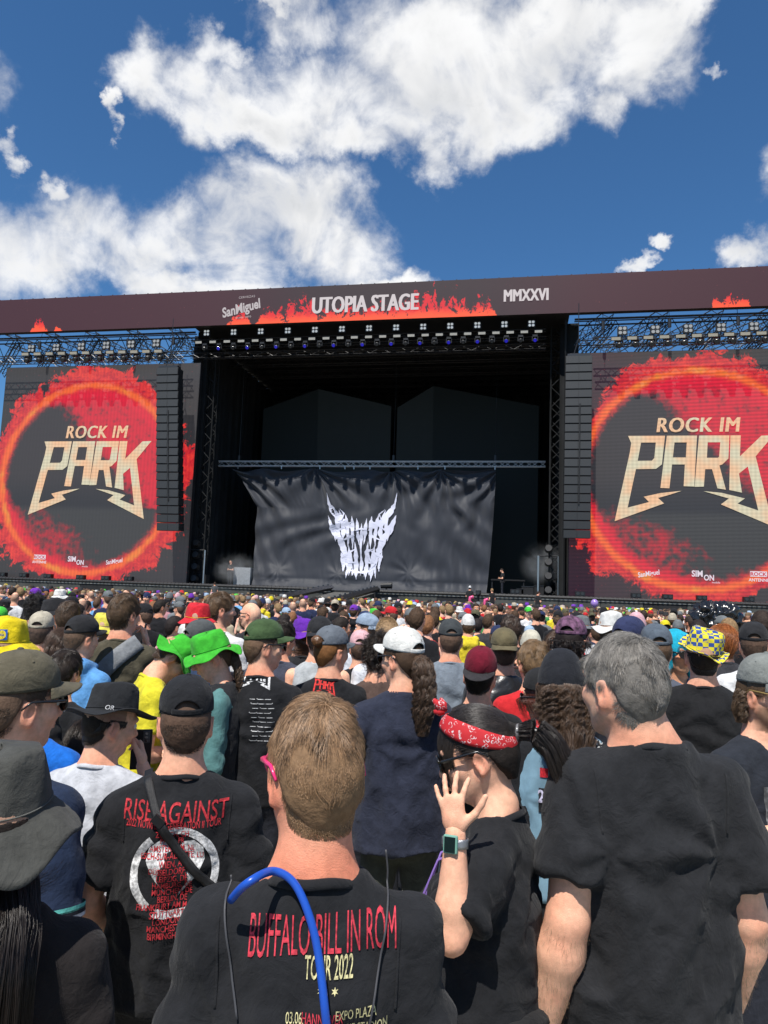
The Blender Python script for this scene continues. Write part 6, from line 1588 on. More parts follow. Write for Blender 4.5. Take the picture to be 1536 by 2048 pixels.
phone(p, wrC + np.array([-.055, .085, .045]), np.array(rot(-62, 0, 10)), 'black phone with three lenses held to the ear under the wide black hat')

# --- F: navy polo, white cap, curly ponytail
pF = p = person('person in white cap with curly brown ponytail and large navy polo shirt', 812, 1253, 3.4, 2, (42, 4, 0), 'm', 1.02, 0, arms=('hip', 'front'), shirt=dict(c=cloth(.024, .028, .046), kind='polo', hem=.84, sleeve=.95, loose=2.0, h=.0095, off=.02), hairk='pony', hairc=(.085, .050, .030), hat=CAP((.62, .61, .57), tilt=10), top=.028, tie=(0, -.108, -.03), trousers=(.05, .055, .045), fold=1.3)
glasses(p, p['root'], (.012, .012, .013), dark_lens)
hat_text(p, p['hat'], 'REYKJAVIK', 30, .066, .016, ink('black', (.012, .012, .013)), .01, tilt=10)
tie = p['c0'] + p['hm'] @ np.array([0, -.110, -.03]); bx = np.array([.02, -.06, 0])
tail(p, p['hair'], [tie, tie + (.01, -.045, -.03), tie + (.02, -.06, -.13), tie + (.015, -.055, -.22), tie + (.012, -.05, -.32)], .032, .045, 4200, 60, .010, 8.0)

# --- I: denim vest
den = mat('denim_light', (.17, .29, .37), rough=.9, bump=.5, bscale=600, var=.22, vscale=9)
pI = p = person('person with curly brown hair in light blue denim vest with band patches', 1122, 1296, 2.7, -10, (-12, 4, 0), 'm', 1.0, 0, shirt=dict(c=den, kind='vest', h=.009, off=.026, hem=.95), hairk='curly', hairc=(.085, .050, .030), hat=lambda p, r: beanie(p, r, (.016, .017, .021), 'knit_hood'), top=.024, arms=('bent', 'bent'))
sv_, sf_ = shirt_geo(p, 'tee', .013, seed=4, off=.012); link('tshirt', mesh_np('tshirt', sv_ * p['s'], sf_, [blk_m]), p['root'])
c0 = p['c0']; tail(p, p['hair'], [c0 + (.01, -.07, -.02), c0 + (.012, -.10, -.10), c0 + (.012, -.15, -.19), c0 + (.012, -.16, -.30)], .075, .085, 5200, 64, .011, 8.0, name='curly_hair')
def patch(px, py, w, h, m, t=None, tm=None, ts=.7, bold=.02, xs=1.0, sh=0, p=None, edge=None, dz=-.35):
    x, z = bk(p, px, py); k = bscale(p, px, py); ww, hh = w * k / 2, h * k / 2
    o = pshape(p, [[(x - ww, z - hh), (x + ww, z - hh), (x + ww, z + hh), (x - ww, z + hh)]], m, name='patch', off=.0025)
    if t and o: ptext(p, t, x, z + dz * h * k * ts, h * k * ts * 1.35, tm, bold, sh, xs, off=.0042, name='patch_lettering')
pb = ink('patch_black', (.012, .012, .014)); po = ink('patch_orange', (.62, .20, .03)); pp_ = ink('patch_purple', (.10, .09, .16)); pl = ink('patch_lilac', (.42, .40, .52)); pw = ink('patch_white', (.55, .55, .53)); pgr = ink('patch_green', (.05, .5, .06)); pr = ink('patch_red', (.45, .01, .02)); py_ = ink('patch_yellow', (.55, .48, .05)); pblu = ink('patch_blue', (.03, .10, .35))
patch(1135, 1457, 120, 32, pb, 'FEUERSCHWANZ', po, .62, .03, .46, p=p); patch(1123, 1491, 52, 20, pp_, 'POWERWOLF', pl, .55, .01, .40, p=p, dz=-.1); patch(1200, 1507, 72, 44, pb, None, p=p)
for i, tx in enumerate(('OUT OF', 'THE CAVE', 'AND IN')): x, z = bk(p, 1198, 1497 + i * 11); ptext(p, tx, x, z, 11 * bscale(p, 1198, 1500), pw, .03, 0, .9, off=.0045, name='patch_lettering')
patch(1088, 1545, 16, 18, pr, p=p); patch(1088, 1600, 22, 48, pb, '25', pl, .5, .03, .8, p=p, dz=-.1); patch(1093, 1652, 18, 40, pb, 'O', pw, .6, .0, .8, p=p); patch(1088, 1700, 16, 26, pgr, p=p); patch(1086, 1732, 16, 30, pb, p=p); patch(1143, 1530, 24, 40, ink('torn_white', (.5, .5, .48)), p=p)
for j in range(7): patch(1143, 1514 + j * 5.4, 22, 1.6, ink('torn_gap', (.20, .25, .28)), p=p)

# --- J: black shirt, chequered hat
def check_m():
    m = bpy.data.materials.new('chequered_cloth'); m.use_nodes = True; T = NT(m.node_tree); b = m.node_tree.nodes['Principled BSDF']; g_ = T.node('ShaderNodeTexCoord').outputs['Generated']
    c = T.node('ShaderNodeTexChecker'); T.put(c.inputs['Vector'], T.vm('ADD', g_, (.013, .027, .021))); c.inputs['Scale'].default_value = 9; c.inputs['Color1'].default_value = (.66, .56, .02, 1); c.inputs['Color2'].default_value = (.02, .06, .26, 1)
    n = T.ss(T.noise(g_, 4, 2, .5), .58, .60); T.put(b.inputs['Base Color'], T.mix(T.mul(n, .75), c.outputs[0], (.66, .56, .02))); b.inputs['Roughness'].default_value = .85; return m
chk = check_m()
pJ = p = person('person in yellow and blue chequered hat and loose black shirt', 1404, 1258, 3.85, -16, (0, -4, 0), w=1.12, lod=0, arms=('hip', 'hip'), shirt=dict(c=cloth(.014, .014, .015), h=.0095, off=.024, sleeve=.95, loose=1.8, hem=.82), hairk='short', hairc=(.03, .02, .014), hat=BKT(chk, brim=.036, droop=-.25, crown=.108, roll=14, tilt=10, seed=1.5, N=96, top=.086, rim=(.60, .52, .02)), top=.016, fold=1.7)
# --- K: bearded man pointing, right edge
mirror = mat('mirror_lens', (.55, .42, .12), rough=.08, metal=.9)
pK = p = person('bearded person in grey cap and mirrored sunglasses pointing a hand, dark printed t-shirt, right edge', 1530, 1306, 2.65, -165, (14, 4, 0), lod=0, arms=('bent', ((.075, .05, -.255), (-.075, .26, -.13))), hands=(dict(curl=.6), dict(d=(-.75, .62, .12), n=(.3, .55, .75), curls=(.12, .9, 1.0, 1.1), thumb=1.2)),
           shirt=dict(c=cloth(.020, .023, .030), h=.0085, sleeve=.9), hairk='short', hairc=(.10, .062, .035), beard=.75, hat=CAP((.19, .20, .185), tilt=4), top=.028, w=1.05)
glasses(p, p['root'], (.25, .18, .06), mirror, thick=.0022, wide=1.1)
for sx in (-1, 1):
    c0 = p['c0']; tail(p, p['hair'], [c0 + (sx * .062, -.03, -.02), c0 + (sx * .082, -.04, -.07), c0 + (sx * .085, -.035, -.13)], .028, .022, 1400, 22, .008, 2.5, name='side_hair')
x, z = -.02, 1.24; pshape(p, [[(x - .11, z - .13), (x + .12, z - .13), (x + .12, z + .12), (x - .11, z + .12)]], mat('grey_print', (.16, .165, .17), rough=.8, var=.75, vscale=26), True, 'chest_print')
# --- L: maroon cap, patched black vest
pL = p = person('person in maroon cap worn backwards and black vest with metal band patches', 957, 1293, 2.75, 0, (-16, 0, 4), lod=1, shirt=dict(c=cloth(.020, .020, .021), kind='vest', h=.010, off=.026), hairk='short', hairc=(.02, .015, .012), hat=CAP((.13, .008, .020), back=True, visor=(.030, .028, .030), flat=True, tilt=-10, vis_len=.080), top=.03, w=1.06)
sv_, sf_ = shirt_geo(p, 'tee', .014, seed=4, off=.012); link('tshirt', mesh_np('tshirt', sv_ * p['s'], sf_, [blk_m]), p['root'])
patch(945, 1387, 60, 15, py_, 'in the Wild', pblu, .5, 0, .6, p=p); patch(1003, 1397, 32, 14, pb, 'AC DC', po, .7, .03, .8, p=p)
for px in (982, 1004): 
    x, z = bk(p, px, 1411); k = bscale(p, px, 1411); sh_ = lambda f: [[(x - 10 * k * f, z + 12 * k * f), (x + 10 * k * f, z + 12 * k * f), (x + 10 * k * f, z - 3 * k * f), (x, z - 13 * k * f), (x - 10 * k * f, z - 3 * k * f)]]
    pshape(p, sh_(1), pw, name='patch', off=.0025); pshape(p, sh_(.84), pb, name='patch_field', off=.0035); ptext(p, 'TAURUS', x, z + 5 * k, 6 * k, pw, .02, 0, .7, off=.005)
    pshape(p, [[(x - 6 * k, z + 3 * k), (x - 2 * k, z), (x + 2 * k, z), (x + 6 * k, z + 3 * k), (x + 3 * k, z - 3 * k), (x, z - 9 * k), (x - 3 * k, z - 3 * k)]], pw, name='patch_skull', off=.005)
patch(955, 1403, 17, 8, pp_, 'DEEP', pl, .6, 0, .6, p=p)
# --- M: leather jacket
leather = mat('black_leather', (.014, .014, .015), rough=.34, bump=.5, bscale=45, spec=.55)
pM = p = person('person in olive trucker cap and shiny black leather jacket shading the eyes with a hand', 1008, 1255, 3.45, 2, (-8, 0, 0), lod=1, arms=('down', ((.17, .13, -.06), (.01, .17, .18))), hands=({}, dict(d=(-.9, .3, .15), n=(.1, -.6, .8), curl=.2)), shirt=dict(c=leather, kind='jacket', h=.011, off=.022), hairk='buzz', hairc=(.03, .02, .014), hat=CAP((.12, .10, .055), back=True, tilt=-4), top=.028, w=1.08, fold=1.8)
hat_text(p, p['hat'], '■', 0, .060, .035, ink('orange', (.55, .13, .03)), 0, tilt=-4)
# --- N, O and others in the second rank
person('person with dark blond hair in plain red t-shirt', 1068, 1283, 3.0, -8, (14, 2, 0), lod=1, shirt=dict(c=cloth(.50, .022, .026), h=.011), hairk='short', hairc=(.19, .115, .055), curl=.3)
p = person('person in black cap turned back with red scarf and reddish hair beside the denim vest', 1097, 1333, 2.55, 8, (46, 6, -6), 'f', lod=1, shirt=dict(c=blk_m), hairk='long', hairc=(.09, .025, .015), hat=CAP((.018, .018, .019), back=True, tilt=-6), top=.028)
glasses(p, p['root'], (.02, .012, .012), dark_lens)
t = np.linspace(0, 2 * math.pi, 40); mb = MB(); [mb.tube(np.stack([(.075 + .012 * k) * np.cos(t), -.02 + (.07 + .01 * k) * np.sin(t), 1.53 - .024 * k - .012 * np.sin(t)], 1) * p['s'], .018, 8, False) for k in range(2)]; link('scarf', mb.mesh('scarf', bm_, True), p['root'])
p = person('person in bright yellow bucket hat with blue round badge, left edge', 18, 1234, 2.35, 14, (0, 0, 0), lod=1, shirt=dict(c=cloth(.018, .018, .02)), hairk='short', hairc=(.03, .02, .014), hat=BKT((.66, .50, .012), brim=.058, droop=.75, seed=3, N=96, wav=.010), top=.012)
bucket_patch(p, p['hat'], rect(.048, .042), ink('badge_blue', (.02, .09, .36)), 2, .040); bucket_patch(p, p['hat'], disc(.018), ink('badge_yellow', (.65, .5, .02)), 2, .040, out=1.25); bucket_patch(p, p['hat'], text2d('LIDL', .013, .02), ink('badge_ink', (.02, .06, .3)), 2, .0355, out=1.45)
person('person in royal blue t-shirt half hidden behind the olive cap', 74, 1345, 2.15, -5, (0, 20, 0), lod=1, shirt=dict(c=cloth(.012, .13, .52)), hairk='short', hairc=(.03, .02, .014))
p = person('person in green bucket hat and yellow t-shirt bending forward to the right', 240, 1258, 2.95, -66, (-6, 46, 0), lod=1, arms=('front', 'front'), shirt=dict(c=cloth(.60, .53, .030), h=.010), hairk='short', hairc=(.06, .035, .02), hat=BKT((.045, .38, .030), seed=1, wav=.009, N=96), top=-.03, lean=8)
x0, z0 = -.03, 1.30
for j in range(9): pshape(p, [[(x0 - .09 + .006 * j, z0 - .022 * j), (x0 + .03 + .004 * j, z0 - .022 * j), (x0 + .03 + .004 * j, z0 - .022 * j + .010), (x0 - .09 + .006 * j, z0 - .022 * j + .010)]], i_black, True, 'chest_print')
p = person('person in green bucket hat with a braid, teal shirt and black waistcoat, facing left', 443, 1258, 2.9, 96, (8, 22, 0), 'f', 1.0, 1, arms=('front', 'front'), shirt=dict(c=cloth(.085, .19, .185), kind='jumper', h=.011), hairk='pony', hairc=(.10, .06, .035), hat=BKT((.045, .38, .030), seed=4, wav=.009, N=96), top=.012, trousers=(.05, .09, .17))
sv_, sf_ = shirt_geo(p, 'vest', .014, seed=6, off=.030); link('waistcoat', mesh_np('waistcoat', sv_ * p['s'], sf_, [cloth(.02, .021, .024)]), p['root'])
tie = p['c0'] + p['hm'] @ np.array([.0, -.10, -.04]); tail(p, p['hair'], [tie, tie + (-.02, -.03, -.06), tie + (-.03, -.05, -.14), tie + (-.03, -.06, -.22)], .018, .016, 1200, 40, .012, 5.0, name='braid')
p = person('person in dark green cap and black ROCK IM PARK t-shirt looking to the right', 528, 1237, 2.95, -8, (-52, 2, 0), lod=1, arms=('front', ((.075, .02, -.27), (-.06, .20, -.20))), shirt=dict(c=blk_m, h=.010), hairk='buzz', hairc=(.09, .055, .03), hat=CAP((.050, .085, .035), tilt=6), top=.028, burn=.7)
glasses(p, p['root'], (.012, .012, .013), dark_lens); logo(p, 508, 1358, 62, i_white)
for i, tx in enumerate(('LINKIN PARK', 'IRON MAIDEN', 'VOLBEAT', 'ELECTRIC CALLBOY', 'LIMP BIZKIT', 'BAD OMENS', 'A DAY', 'ICE NINE', 'BABYMETAL', 'HOLLYWOOD', 'SUM', 'MAMMOTH')[2:]): x, z = bk(p, 520 + 3 * (i % 3), 1402 + i * 9.2); ptext(p, 'I' * 0 + ('·—·— —·' if i % 2 else '— ·— —'), x, z, 13 * bscale(p, 520, 1440), i_white, .01, 0, .8)
p = person('person with ginger bun, grey cap and black t-shirt with red ROCK IM PARK print', 662, 1250, 3.1, 3, (-44, 2, 0), lod=1, arms=('bent', 'bent'), shirt=dict(c=blk_m, h=.010, sleeve=.8), hairk='bun', hairc=(.24, .105, .035), hat=CAP((.115, .13, .15), tilt=4), top=.028, tie=(0, -.11, .01))
tie = p['c0'] + p['hm'] @ np.array([0, -.118, .03]); mb = MB(); v_, f_ = Fld(tie - .06, tie + .06, .006).ell(tie, (.034, .032, .034)).mesh(); link('hair_bun', mesh_np('hair_bun', (v_ + vnormals(v_, f_) * (.004 * vnoise(v_ * 120))[:, None]) * p['s'], f_, [hair_mat((.24, .105, .035))]), p['hair'])
logo(p, 648, 1376, 48, ink('print_red', (.55, .03, .025)))
person('person in charcoal cap and plain blue grey t-shirt, back to the camera', 902, 1237, 3.85, -2, (0, 2, 0), lod=1, shirt=dict(c=cloth(.17, .20, .235), h=.011, loose=1.4), hairk='buzz', hairc=(.07, .045, .03), hat=CAP((.045, .05, .052)), top=.028, w=1.08, burn=.6)
person('person in ribbed brown jumper behind the white cap', 758, 1268, 3.15, -6, (0, 14, 0), lod=1, arms=('hip', 'hip'), shirt=dict(c=cloth(.085, .055, .045), kind='jumper'), hairk='curly', hairc=(.03, .02, .014))
p = person('person with brown hair and olive t-shirt, grey sweater slung, phone at ear', 250, 1189, 3.6, 2, (-22, 0, 0), lod=1, arms=('down', 'phone'), hands=({}, dict(d=(-.2, .2, 1), n=(.9, .3, 0), curl=.7)), shirt=dict(c=cloth(.070, .062, .042), h=.011), hairk='short', hairc=(.10, .06, .032), w=1.04, burn=.6)
phone(p, p['_arms'][1][2] + np.array([-.035, .05, .06]), np.array(rot(15, 0, 8)), 'dark phone held to the ear of the man in the olive t-shirt')
A_ = np.array([bk(p, *q) for q in ((272, 1285), (250, 1302), (225, 1325), (205, 1345), (190, 1366))]); strip(p, A_, .10, cloth(.20, .21, .22), 'slung_sweater', .007, off=.006)
person('person in black cap and sky blue hoodie', 165, 1229, 3.35, -14, (-16, 4, 0), lod=1, shirt=dict(c=cloth(.11, .30, .60), kind='hoodie', h=.011), hairk='buzz', hairc=(.04, .03, .02), hat=CAP(BLK2), top=.028)
person('tall person with brown hair and white shirt beside the red hat', 441, 1186, 4.3, -18, (-40, 0, 0), lod=1, shirt=dict(c=cloth(.60, .60, .60), h=.013), hairk='short', hairc=(.12, .07, .035), beard=.6)
person('person in big red bucket hat with black and yellow band', 398, 1206, 4.0, 10, (0, 0, 0), lod=1, shirt=dict(c=cloth(.10, .28, .50)), hairk='short', hairc=(.03, .02, .014), hat=BKT((.52, .02, .03), seed=2, rim=(.6, .45, .02), brim=.06), top=.012)
person('person in grey cap between the two green bucket hats', 404, 1238, 3.55, -20, (-30, 0, 0), lod=1, shirt=dict(c=cloth(.03, .05, .10)), hairk='buzz', hairc=(.05, .03, .02), hat=CAP((.075, .08, .08)), top=.028)
person('bald person with sunglasses turned to the left', 502, 1206, 5.6, 60, (10, 0, 0), lod=1, shirt=dict(c=BLK2), hairk='bald', fade=0, burn=.7)
glasses(PEOPLE[-1][0], PEOPLE[-1][0]['root'], (.012, .012, .013), dark_lens)
person('person with dark hair and slate t-shirt behind the dark green cap', 562, 1242, 3.75, -6, (-30, 4, 0), lod=1, shirt=dict(c=cloth(.055, .06, .085), h=.012), hairk='short', hairc=(.03, .02, .014))
person('person in purple bucket hat with long auburn hair', 610, 1236, 4.1, 10, (20, 6, 0), 'f', lod=1, shirt=dict(c=BLK2), hairk='long', hairc=(.12, .05, .02), hat=BKT((.12, .025, .32), seed=5), top=.012)
person('person in light grey tank top and black cap behind the ginger bun', 640, 1232, 3.7, 0, (-6, 4, 0), lod=1, shirt=dict(c=cloth(.38, .40, .41), kind='tank', h=.012), hairk='buzz', hairc=(.04, .03, .02), hat=CAP(BLK2, back=True, tilt=-6), top=.028, burn=.2)
person('person in pale pink cap and black t-shirt', 722, 1259, 4.1, 0, (0, 4, 0), lod=1, shirt=dict(c=BLK), hairk='buzz', hairc=(.05, .03, .02), hat=CAP((.60, .36, .38)), top=.028)
person('person in faded blue cap worn backwards and white hoodie, looking left', 735, 1226, 4.9, 40, (30, 0, 0), lod=1, shirt=dict(c=cloth(.52, .54, .58), kind='hoodie'), hairk='buzz', hairc=(.05, .03, .02), hat=CAP((.24, .30, .38), back=True, tilt=-6), top=.028)
p = person('person with cropped blond hair in white t-shirt with dark bag strap', 776, 1236, 3.75, 6, (0, 6, 0), lod=1, shirt=dict(c=cloth(.62, .64, .68)), hairk='buzz', hairc=(.30, .20, .10)); strip(p, [(.15, 1.46), (.05, 1.36), (-.08, 1.24), (-.16, 1.14)], .05, nyl, 'bag_strap', .004)
p = person('person in mauve patterned cap with bushy dark hair and navy jacket', 1140, 1231, 3.2, -8, (-20, 6, 0), lod=1, shirt=dict(c=cloth(.022, .025, .036), kind='jacket', h=.012), hairk='curly', hairc=(.02, .014, .012), hat=CAP(mat('mauve_camo', (.12, .055, .10), rough=.9, var=.8, vscale=30), tilt=4), top=.028)
p = person('person in sunglasses with straight brown hair facing the camera', 1118, 1262, 4.1, 172, (-6, 0, 0), 'f', lod=1, shirt=dict(c=cloth(.45, .5, .48)), hairk='long', hairc=(.09, .05, .028)); glasses(p, p['root'], (.012, .012, .013), dark_lens)
person('person in floppy white sun hat', 1222, 1222, 4.2, -14, (-30, 0, 0), lod=1, shirt=dict(c=BLK2), hairk='buzz', hairc=(.04, .03, .02), hat=BKT((.60, .59, .56), seed=3, brim=.06, droop=.4), top=.012, burn=.6)
p = person('person in navy and white cap with white sunglasses', 1258, 1232, 3.25, -18, (-34, 0, 0), lod=1, shirt=dict(c=cloth(.03, .035, .06)), hairk='buzz', hairc=(.04, .03, .02), hat=CAP((.028, .035, .085), visor=(.5, .55, .66)), top=.028); glasses(p, p['root'], (.55, .54, .5), dark_lens)
p = person('person in slate cap and grey blue t-shirt with black bag strap', 1312, 1247, 3.15, -14, (4, 2, 0), lod=1, shirt=dict(c=cloth(.085, .095, .125), h=.011), hairk='buzz', hairc=(.05, .035, .02), hat=CAP((.085, .105, .13)), top=.028); strip(p, [(-.10, 1.46), (-.02, 1.34), (.06, 1.22), (.12, 1.12)], .04, nyl, 'bag_strap', .004)
p = person('person with turquoise towel over the head and sunglasses, facing the camera', 1352, 1258, 3.5, 178, (18, 4, 0), lod=1, shirt=dict(c=cloth(.05, .10, .20)), hairk='short', hairc=(.03, .02, .014), top=.03, skin=3); glasses(p, p['root'], (.02, .012, .012), dark_lens)
F = Fld((-.17, -.19, -.24), (.17, .17, .16), .009); F.ell((0, -.012, .0), (.103, .118, .122)); F.cone((0, -.05, -.02), (0, -.09, -.20), .098, .125, .03); F.cone((.05, -.02, -.06), (.10, -.02, -.2), .06, .05, .03); F.cone((-.05, -.02, -.06), (-.10, -.02, -.2), .06, .05, .03); F.cone((0, .06, -.06), (0, .3, -.12), .066, .10, .01, sub=True); F.cone((0, .0, -.16), (0, .04, -.3), .075, .09, .02, sub=True)
v_, f_ = F.mesh(); n_ = vnormals(v_, f_); v_ = v_ + n_ * (.007 * vnoise(np.stack([v_[:, 0] * 22, v_[:, 1] * 22, v_[:, 2] * 8], 1)))[:, None]; link('head_towel', mesh_np('head_towel', hw(p, v_), f_, [cloth(.015, .33, .46)]), p['root'])
p = person('person in black cap and white t-shirt with a black strap, far right', 1506, 1243, 3.6, -20, (-4, 0, 0), lod=1, shirt=dict(c=cloth(.62, .62, .62)), hairk='buzz', hairc=(.03, .02, .014), hat=CAP(BLK2), top=.028, burn=.8); strip(p, [(-.06, 1.48), (.02, 1.36), (.10, 1.24), (.16, 1.12)], .045, nyl, 'bag_strap', .004)
person('person with ginger hair behind the chequered hat', 1446, 1250, 4.2, -16, (20, 0, 0), 'f', lod=1, shirt=dict(c=cloth(.04, .04, .045)), hairk='long', hairc=(.34, .11, .03))
person('person in beige cap with dark neck flap', 86, 1222, 3.9, 8, (0, 0, 0), lod=1, shirt=dict(c=cloth(.22, .25, .24)), hairk='buzz', hairc=(.02, .02, .02), hat=CAP((.40, .36, .28)), top=.028)
person('person with bushy black curls beside the yellow hat', 74, 1192, 5.2, 10, (0, 0, 0), lod=1, shirt=dict(c=cloth(.5, .5, .5)), hairk='curly', hairc=(.018, .014, .012))
p = person('person in black bucket hat and sunglasses looking right', 113, 1196, 4.6, -60, (-10, 0, 0), lod=1, shirt=dict(c=cloth(.55, .52, .5)), hairk='short', hairc=(.03, .02, .014), hat=BKT(BLK2, seed=6), top=.012); glasses(p, p['root'], (.012, .012, .013), dark_lens)
p = person('person with long straight brown hair and grey green top near the left edge', 128, 1258, 3.7, -6, (10, 2, 0), 'f', lod=1, shirt=dict(c=cloth(.30, .34, .31)), hairk='long', hairc=(.10, .06, .04)); c0 = p['c0']; tail(p, p['hair'], [c0 + (0, -.08, -.03), c0 + (0, -.11, -.12), c0 + (0, -.15, -.25), c0 + (0, -.15, -.36)], .06, .05, 1600, 20, .004, 1.0, name='long_hair')
person('shirtless person with brown hair beside the black bucket hat', 139, 1204, 4.4, 4, (-10, 0, 0), lod=1, shirt=None, hairk='short', hairc=(.08, .05, .03), burn=.6)
person('person in yellow patterned bucket hat behind the sky blue hoodie', 210, 1226, 4.4, 20, (0, 0, 0), 'f', lod=1, shirt=dict(c=cloth(.32, .06, .12)), hairk='long', hairc=(.2, .13, .07), hat=BKT((.62, .54, .08), seed=2), top=.012)
person('person in olive trucker cap and black t-shirt under the maroon haired crowd', 1022, 1232, 5.0, 0, (20, 0, 0), lod=1, shirt=dict(c=BLK), hairk='short', hairc=(.05, .03, .02))
person('person in cream beanie with a black cross mark', 1062, 1258, 4.4, 0, (10, 0, 0), lod=1, shirt=dict(c=BLK2), hairk='short', hairc=(.05, .03, .02), hat=lambda p, r: beanie(p, r, (.48, .45, .36)), top=.026)
person('person in black t-shirt with arms crossed behind the wide sun hat', 128, 1300, 2.75, -8, (0, 12, 0), lod=1, arms=('front', 'front'), shirt=dict(c=blk_m), hairk='short', hairc=(.03, .02, .014), trousers=(.02, .03, .08))
# the knee of someone sitting low beside the tour shirt
p = person('person in light blue jeans bowing the head beside the RISE AGAINST shirt', 170, 1440, 2.35, 5, (0, 30, 0), 'f', lod=1, shirt=dict(c=BLK2), hairk='long', hairc=(.03, .02, .014), trousers=(.33, .42, .52))
# ================================================================== the crowd behind them
i0 = len(PEOPLE)
PROTO = []

def proto(**k):
    kw = dict(lod=2, shirt=dict(c=(.3, .3, .3))); kw.update(k); sh = dict(kw.pop('shirt'))
    return kw, sh
HATS = {'cap': lambda p, r: cap(p, r, (.2, .2, .21), N=30, button=False), 'cap_back': lambda p, r: cap(p, r, (.2, .2, .22), back=True, N=30, button=False), 'bucket': lambda p, r: bucket(p, r, (.2, .21, .2), N=36), 'beanie': lambda p, r: beanie(p, r, (.21, .2, .2)), None: None}
for hk_ in ('cap', 'cap_back'): HATS[hk_].kind = 'cap'
SPEC = [ # sex, hair, haircolour, hat, arms, head, skin, shirt kind, words
 ('m', 'short', (.06, .035, .02), None, ('down', 'down'), (0, 4, 0), 0, 'tee', 'short brown hair'), ('m', 'short', (.02, .015, .012), None, ('bent', 'down'), (-30, 2, 0), 1, 'tee', 'short black hair'),
 ('m', 'short', (.22, .14, .07), None, ('front', 'front'), (25, 0, 0), 2, 'tee', 'short blond hair'), ('m', 'buzz', (.05, .035, .02), 'cap', ('down', 'bent'), (0, 4, 0), 1, 'tee', 'cap'),
 ('m', 'buzz', (.03, .02, .015), 'cap', ('front', 'front'), (40, 2, 0), 0, 'tee', 'cap'), ('m', 'short', (.05, .03, .02), 'cap_back', ('down', 'down'), (-12, 2, 0), 0, 'tee', 'backwards cap'),
 ('m', 'short', (.05, .03, .02), 'bucket', ('down', 'down'), (10, 2, 0), 1, 'tee', 'bucket hat'), ('f', 'long', (.09, .05, .03), None, ('down', 'down'), (0, 4, 0), 2, 'tank', 'long brown hair'),
 ('f', 'long', (.018, .013, .012), None, ('front', 'front'), (-35, 2, 0), 0, 'tee', 'long black hair'), ('f', 'long', (.28, .18, .09), 'bucket', ('down', 'down'), (15, 2, 0), 2, 'tank', 'bucket hat over fair hair'),
 ('m', 'curly', (.03, .02, .015), None, ('bent', 'bent'), (0, 2, 0), 3, 'tee', 'curly dark hair'), ('m', 'bald', (.05, .04, .03), None, ('down', 'down'), (10, 2, 0), 0, 'tee', 'shaven head'),
 ('m', 'short', (.08, .05, .03), 'beanie', ('down', 'down'), (-10, 0, 0), 0, 'hoodie', 'beanie'), ('m', 'short', (.06, .035, .02), 'cap', ('phone', 'down'), (-20, 4, 0), 2, 'hoodie', 'cap'),
 ('f', 'pony', (.12, .07, .04), 'cap', ('down', 'bent'), (5, 2, 0), 2, 'tee', 'cap with ponytail'), ('f', 'bun', (.20, .09, .04), None, ('bent', 'down'), (-15, 4, 0), 2, 'tank', 'auburn hair tied up')]
CROWD_C = [('black', (.013, .013, .015), 14), ('charcoal', (.04, .04, .043), 5), ('grey', (.16, .17, .18), 4), ('white', (.58, .58, .58), 4), ('navy', (.018, .025, .06), 4), ('olive', (.07, .065, .04), 2), ('red', (.42, .02, .025), 2), ('sky blue', (.14, .32, .55), 1), ('sand', (.38, .32, .23), 1), ('purple', (.12, .03, .26), 1), ('green', (.05, .25, .07), 1), ('rose', (.5, .25, .27), 1), ('yellow', (.6, .48, .03), 1)]
HAT_C = [('black', (.014, .014, .016), 9), ('grey', (.13, .14, .145), 4), ('white', (.58, .57, .54), 3), ('beige', (.38, .33, .25), 3), ('green', (.06, .46, .05), 1.5), ('yellow', (.62, .5, .02), 1.5), ('purple', (.14, .03, .34), 2), ('red', (.45, .02, .025), 1.5), ('navy', (.02, .03, .08), 3), ('pale blue', (.28, .38, .5), 1.5), ('pink', (.55, .32, .35), 1), ('brown', (.13, .08, .045), 1.5), ('olive', (.09, .085, .05), 2)]
def pick(lst): w = np.array([x[2] for x in lst], float); return lst[rng.choice(len(lst), p=w / w.sum())]
ZONES = [(0, 330, 'under left screen'), (330, 480, 'under left speakers'), (480, 640, 'by left cloth half'), (640, 800, 'by ramp foot'), (800, 960, 'by right cloth half'), (960, 1120, 'by pink flamingos'), (1120, 1300, 'by lilac balloon'), (1300, 1540, 'under right screen')]
def zone(px):
    for a, b, n in ZONES:
        if px < b: return n
    return ZONES[-1][2]
used_xy = [q[0]['xy'] for q in PEOPLE]
cand = []
d = 6.0
while d < 26:
    half = d * 768 / FPX * 1.10; n = int(2 * half / (.72 + .012 * d)); 
    for i in range(n):
        u = -half + (i + .5 + rng.uniform(-.38, .38)) * 2 * half / n; dd = d + rng.uniform(-.28, .28); px = 768 + u / dd * FPX
        x, y, _ = P(px, 1200, dd); 
        if min((x - a) ** 2 + (y - b) ** 2 for a, b in used_xy) < .30: continue
        used_xy.append((x, y)); cand.append((dd, px, x, y))
    d += .74 + .018 * d
cand.sort(); cand = cand[:298]
lab_used = set(); first = {}
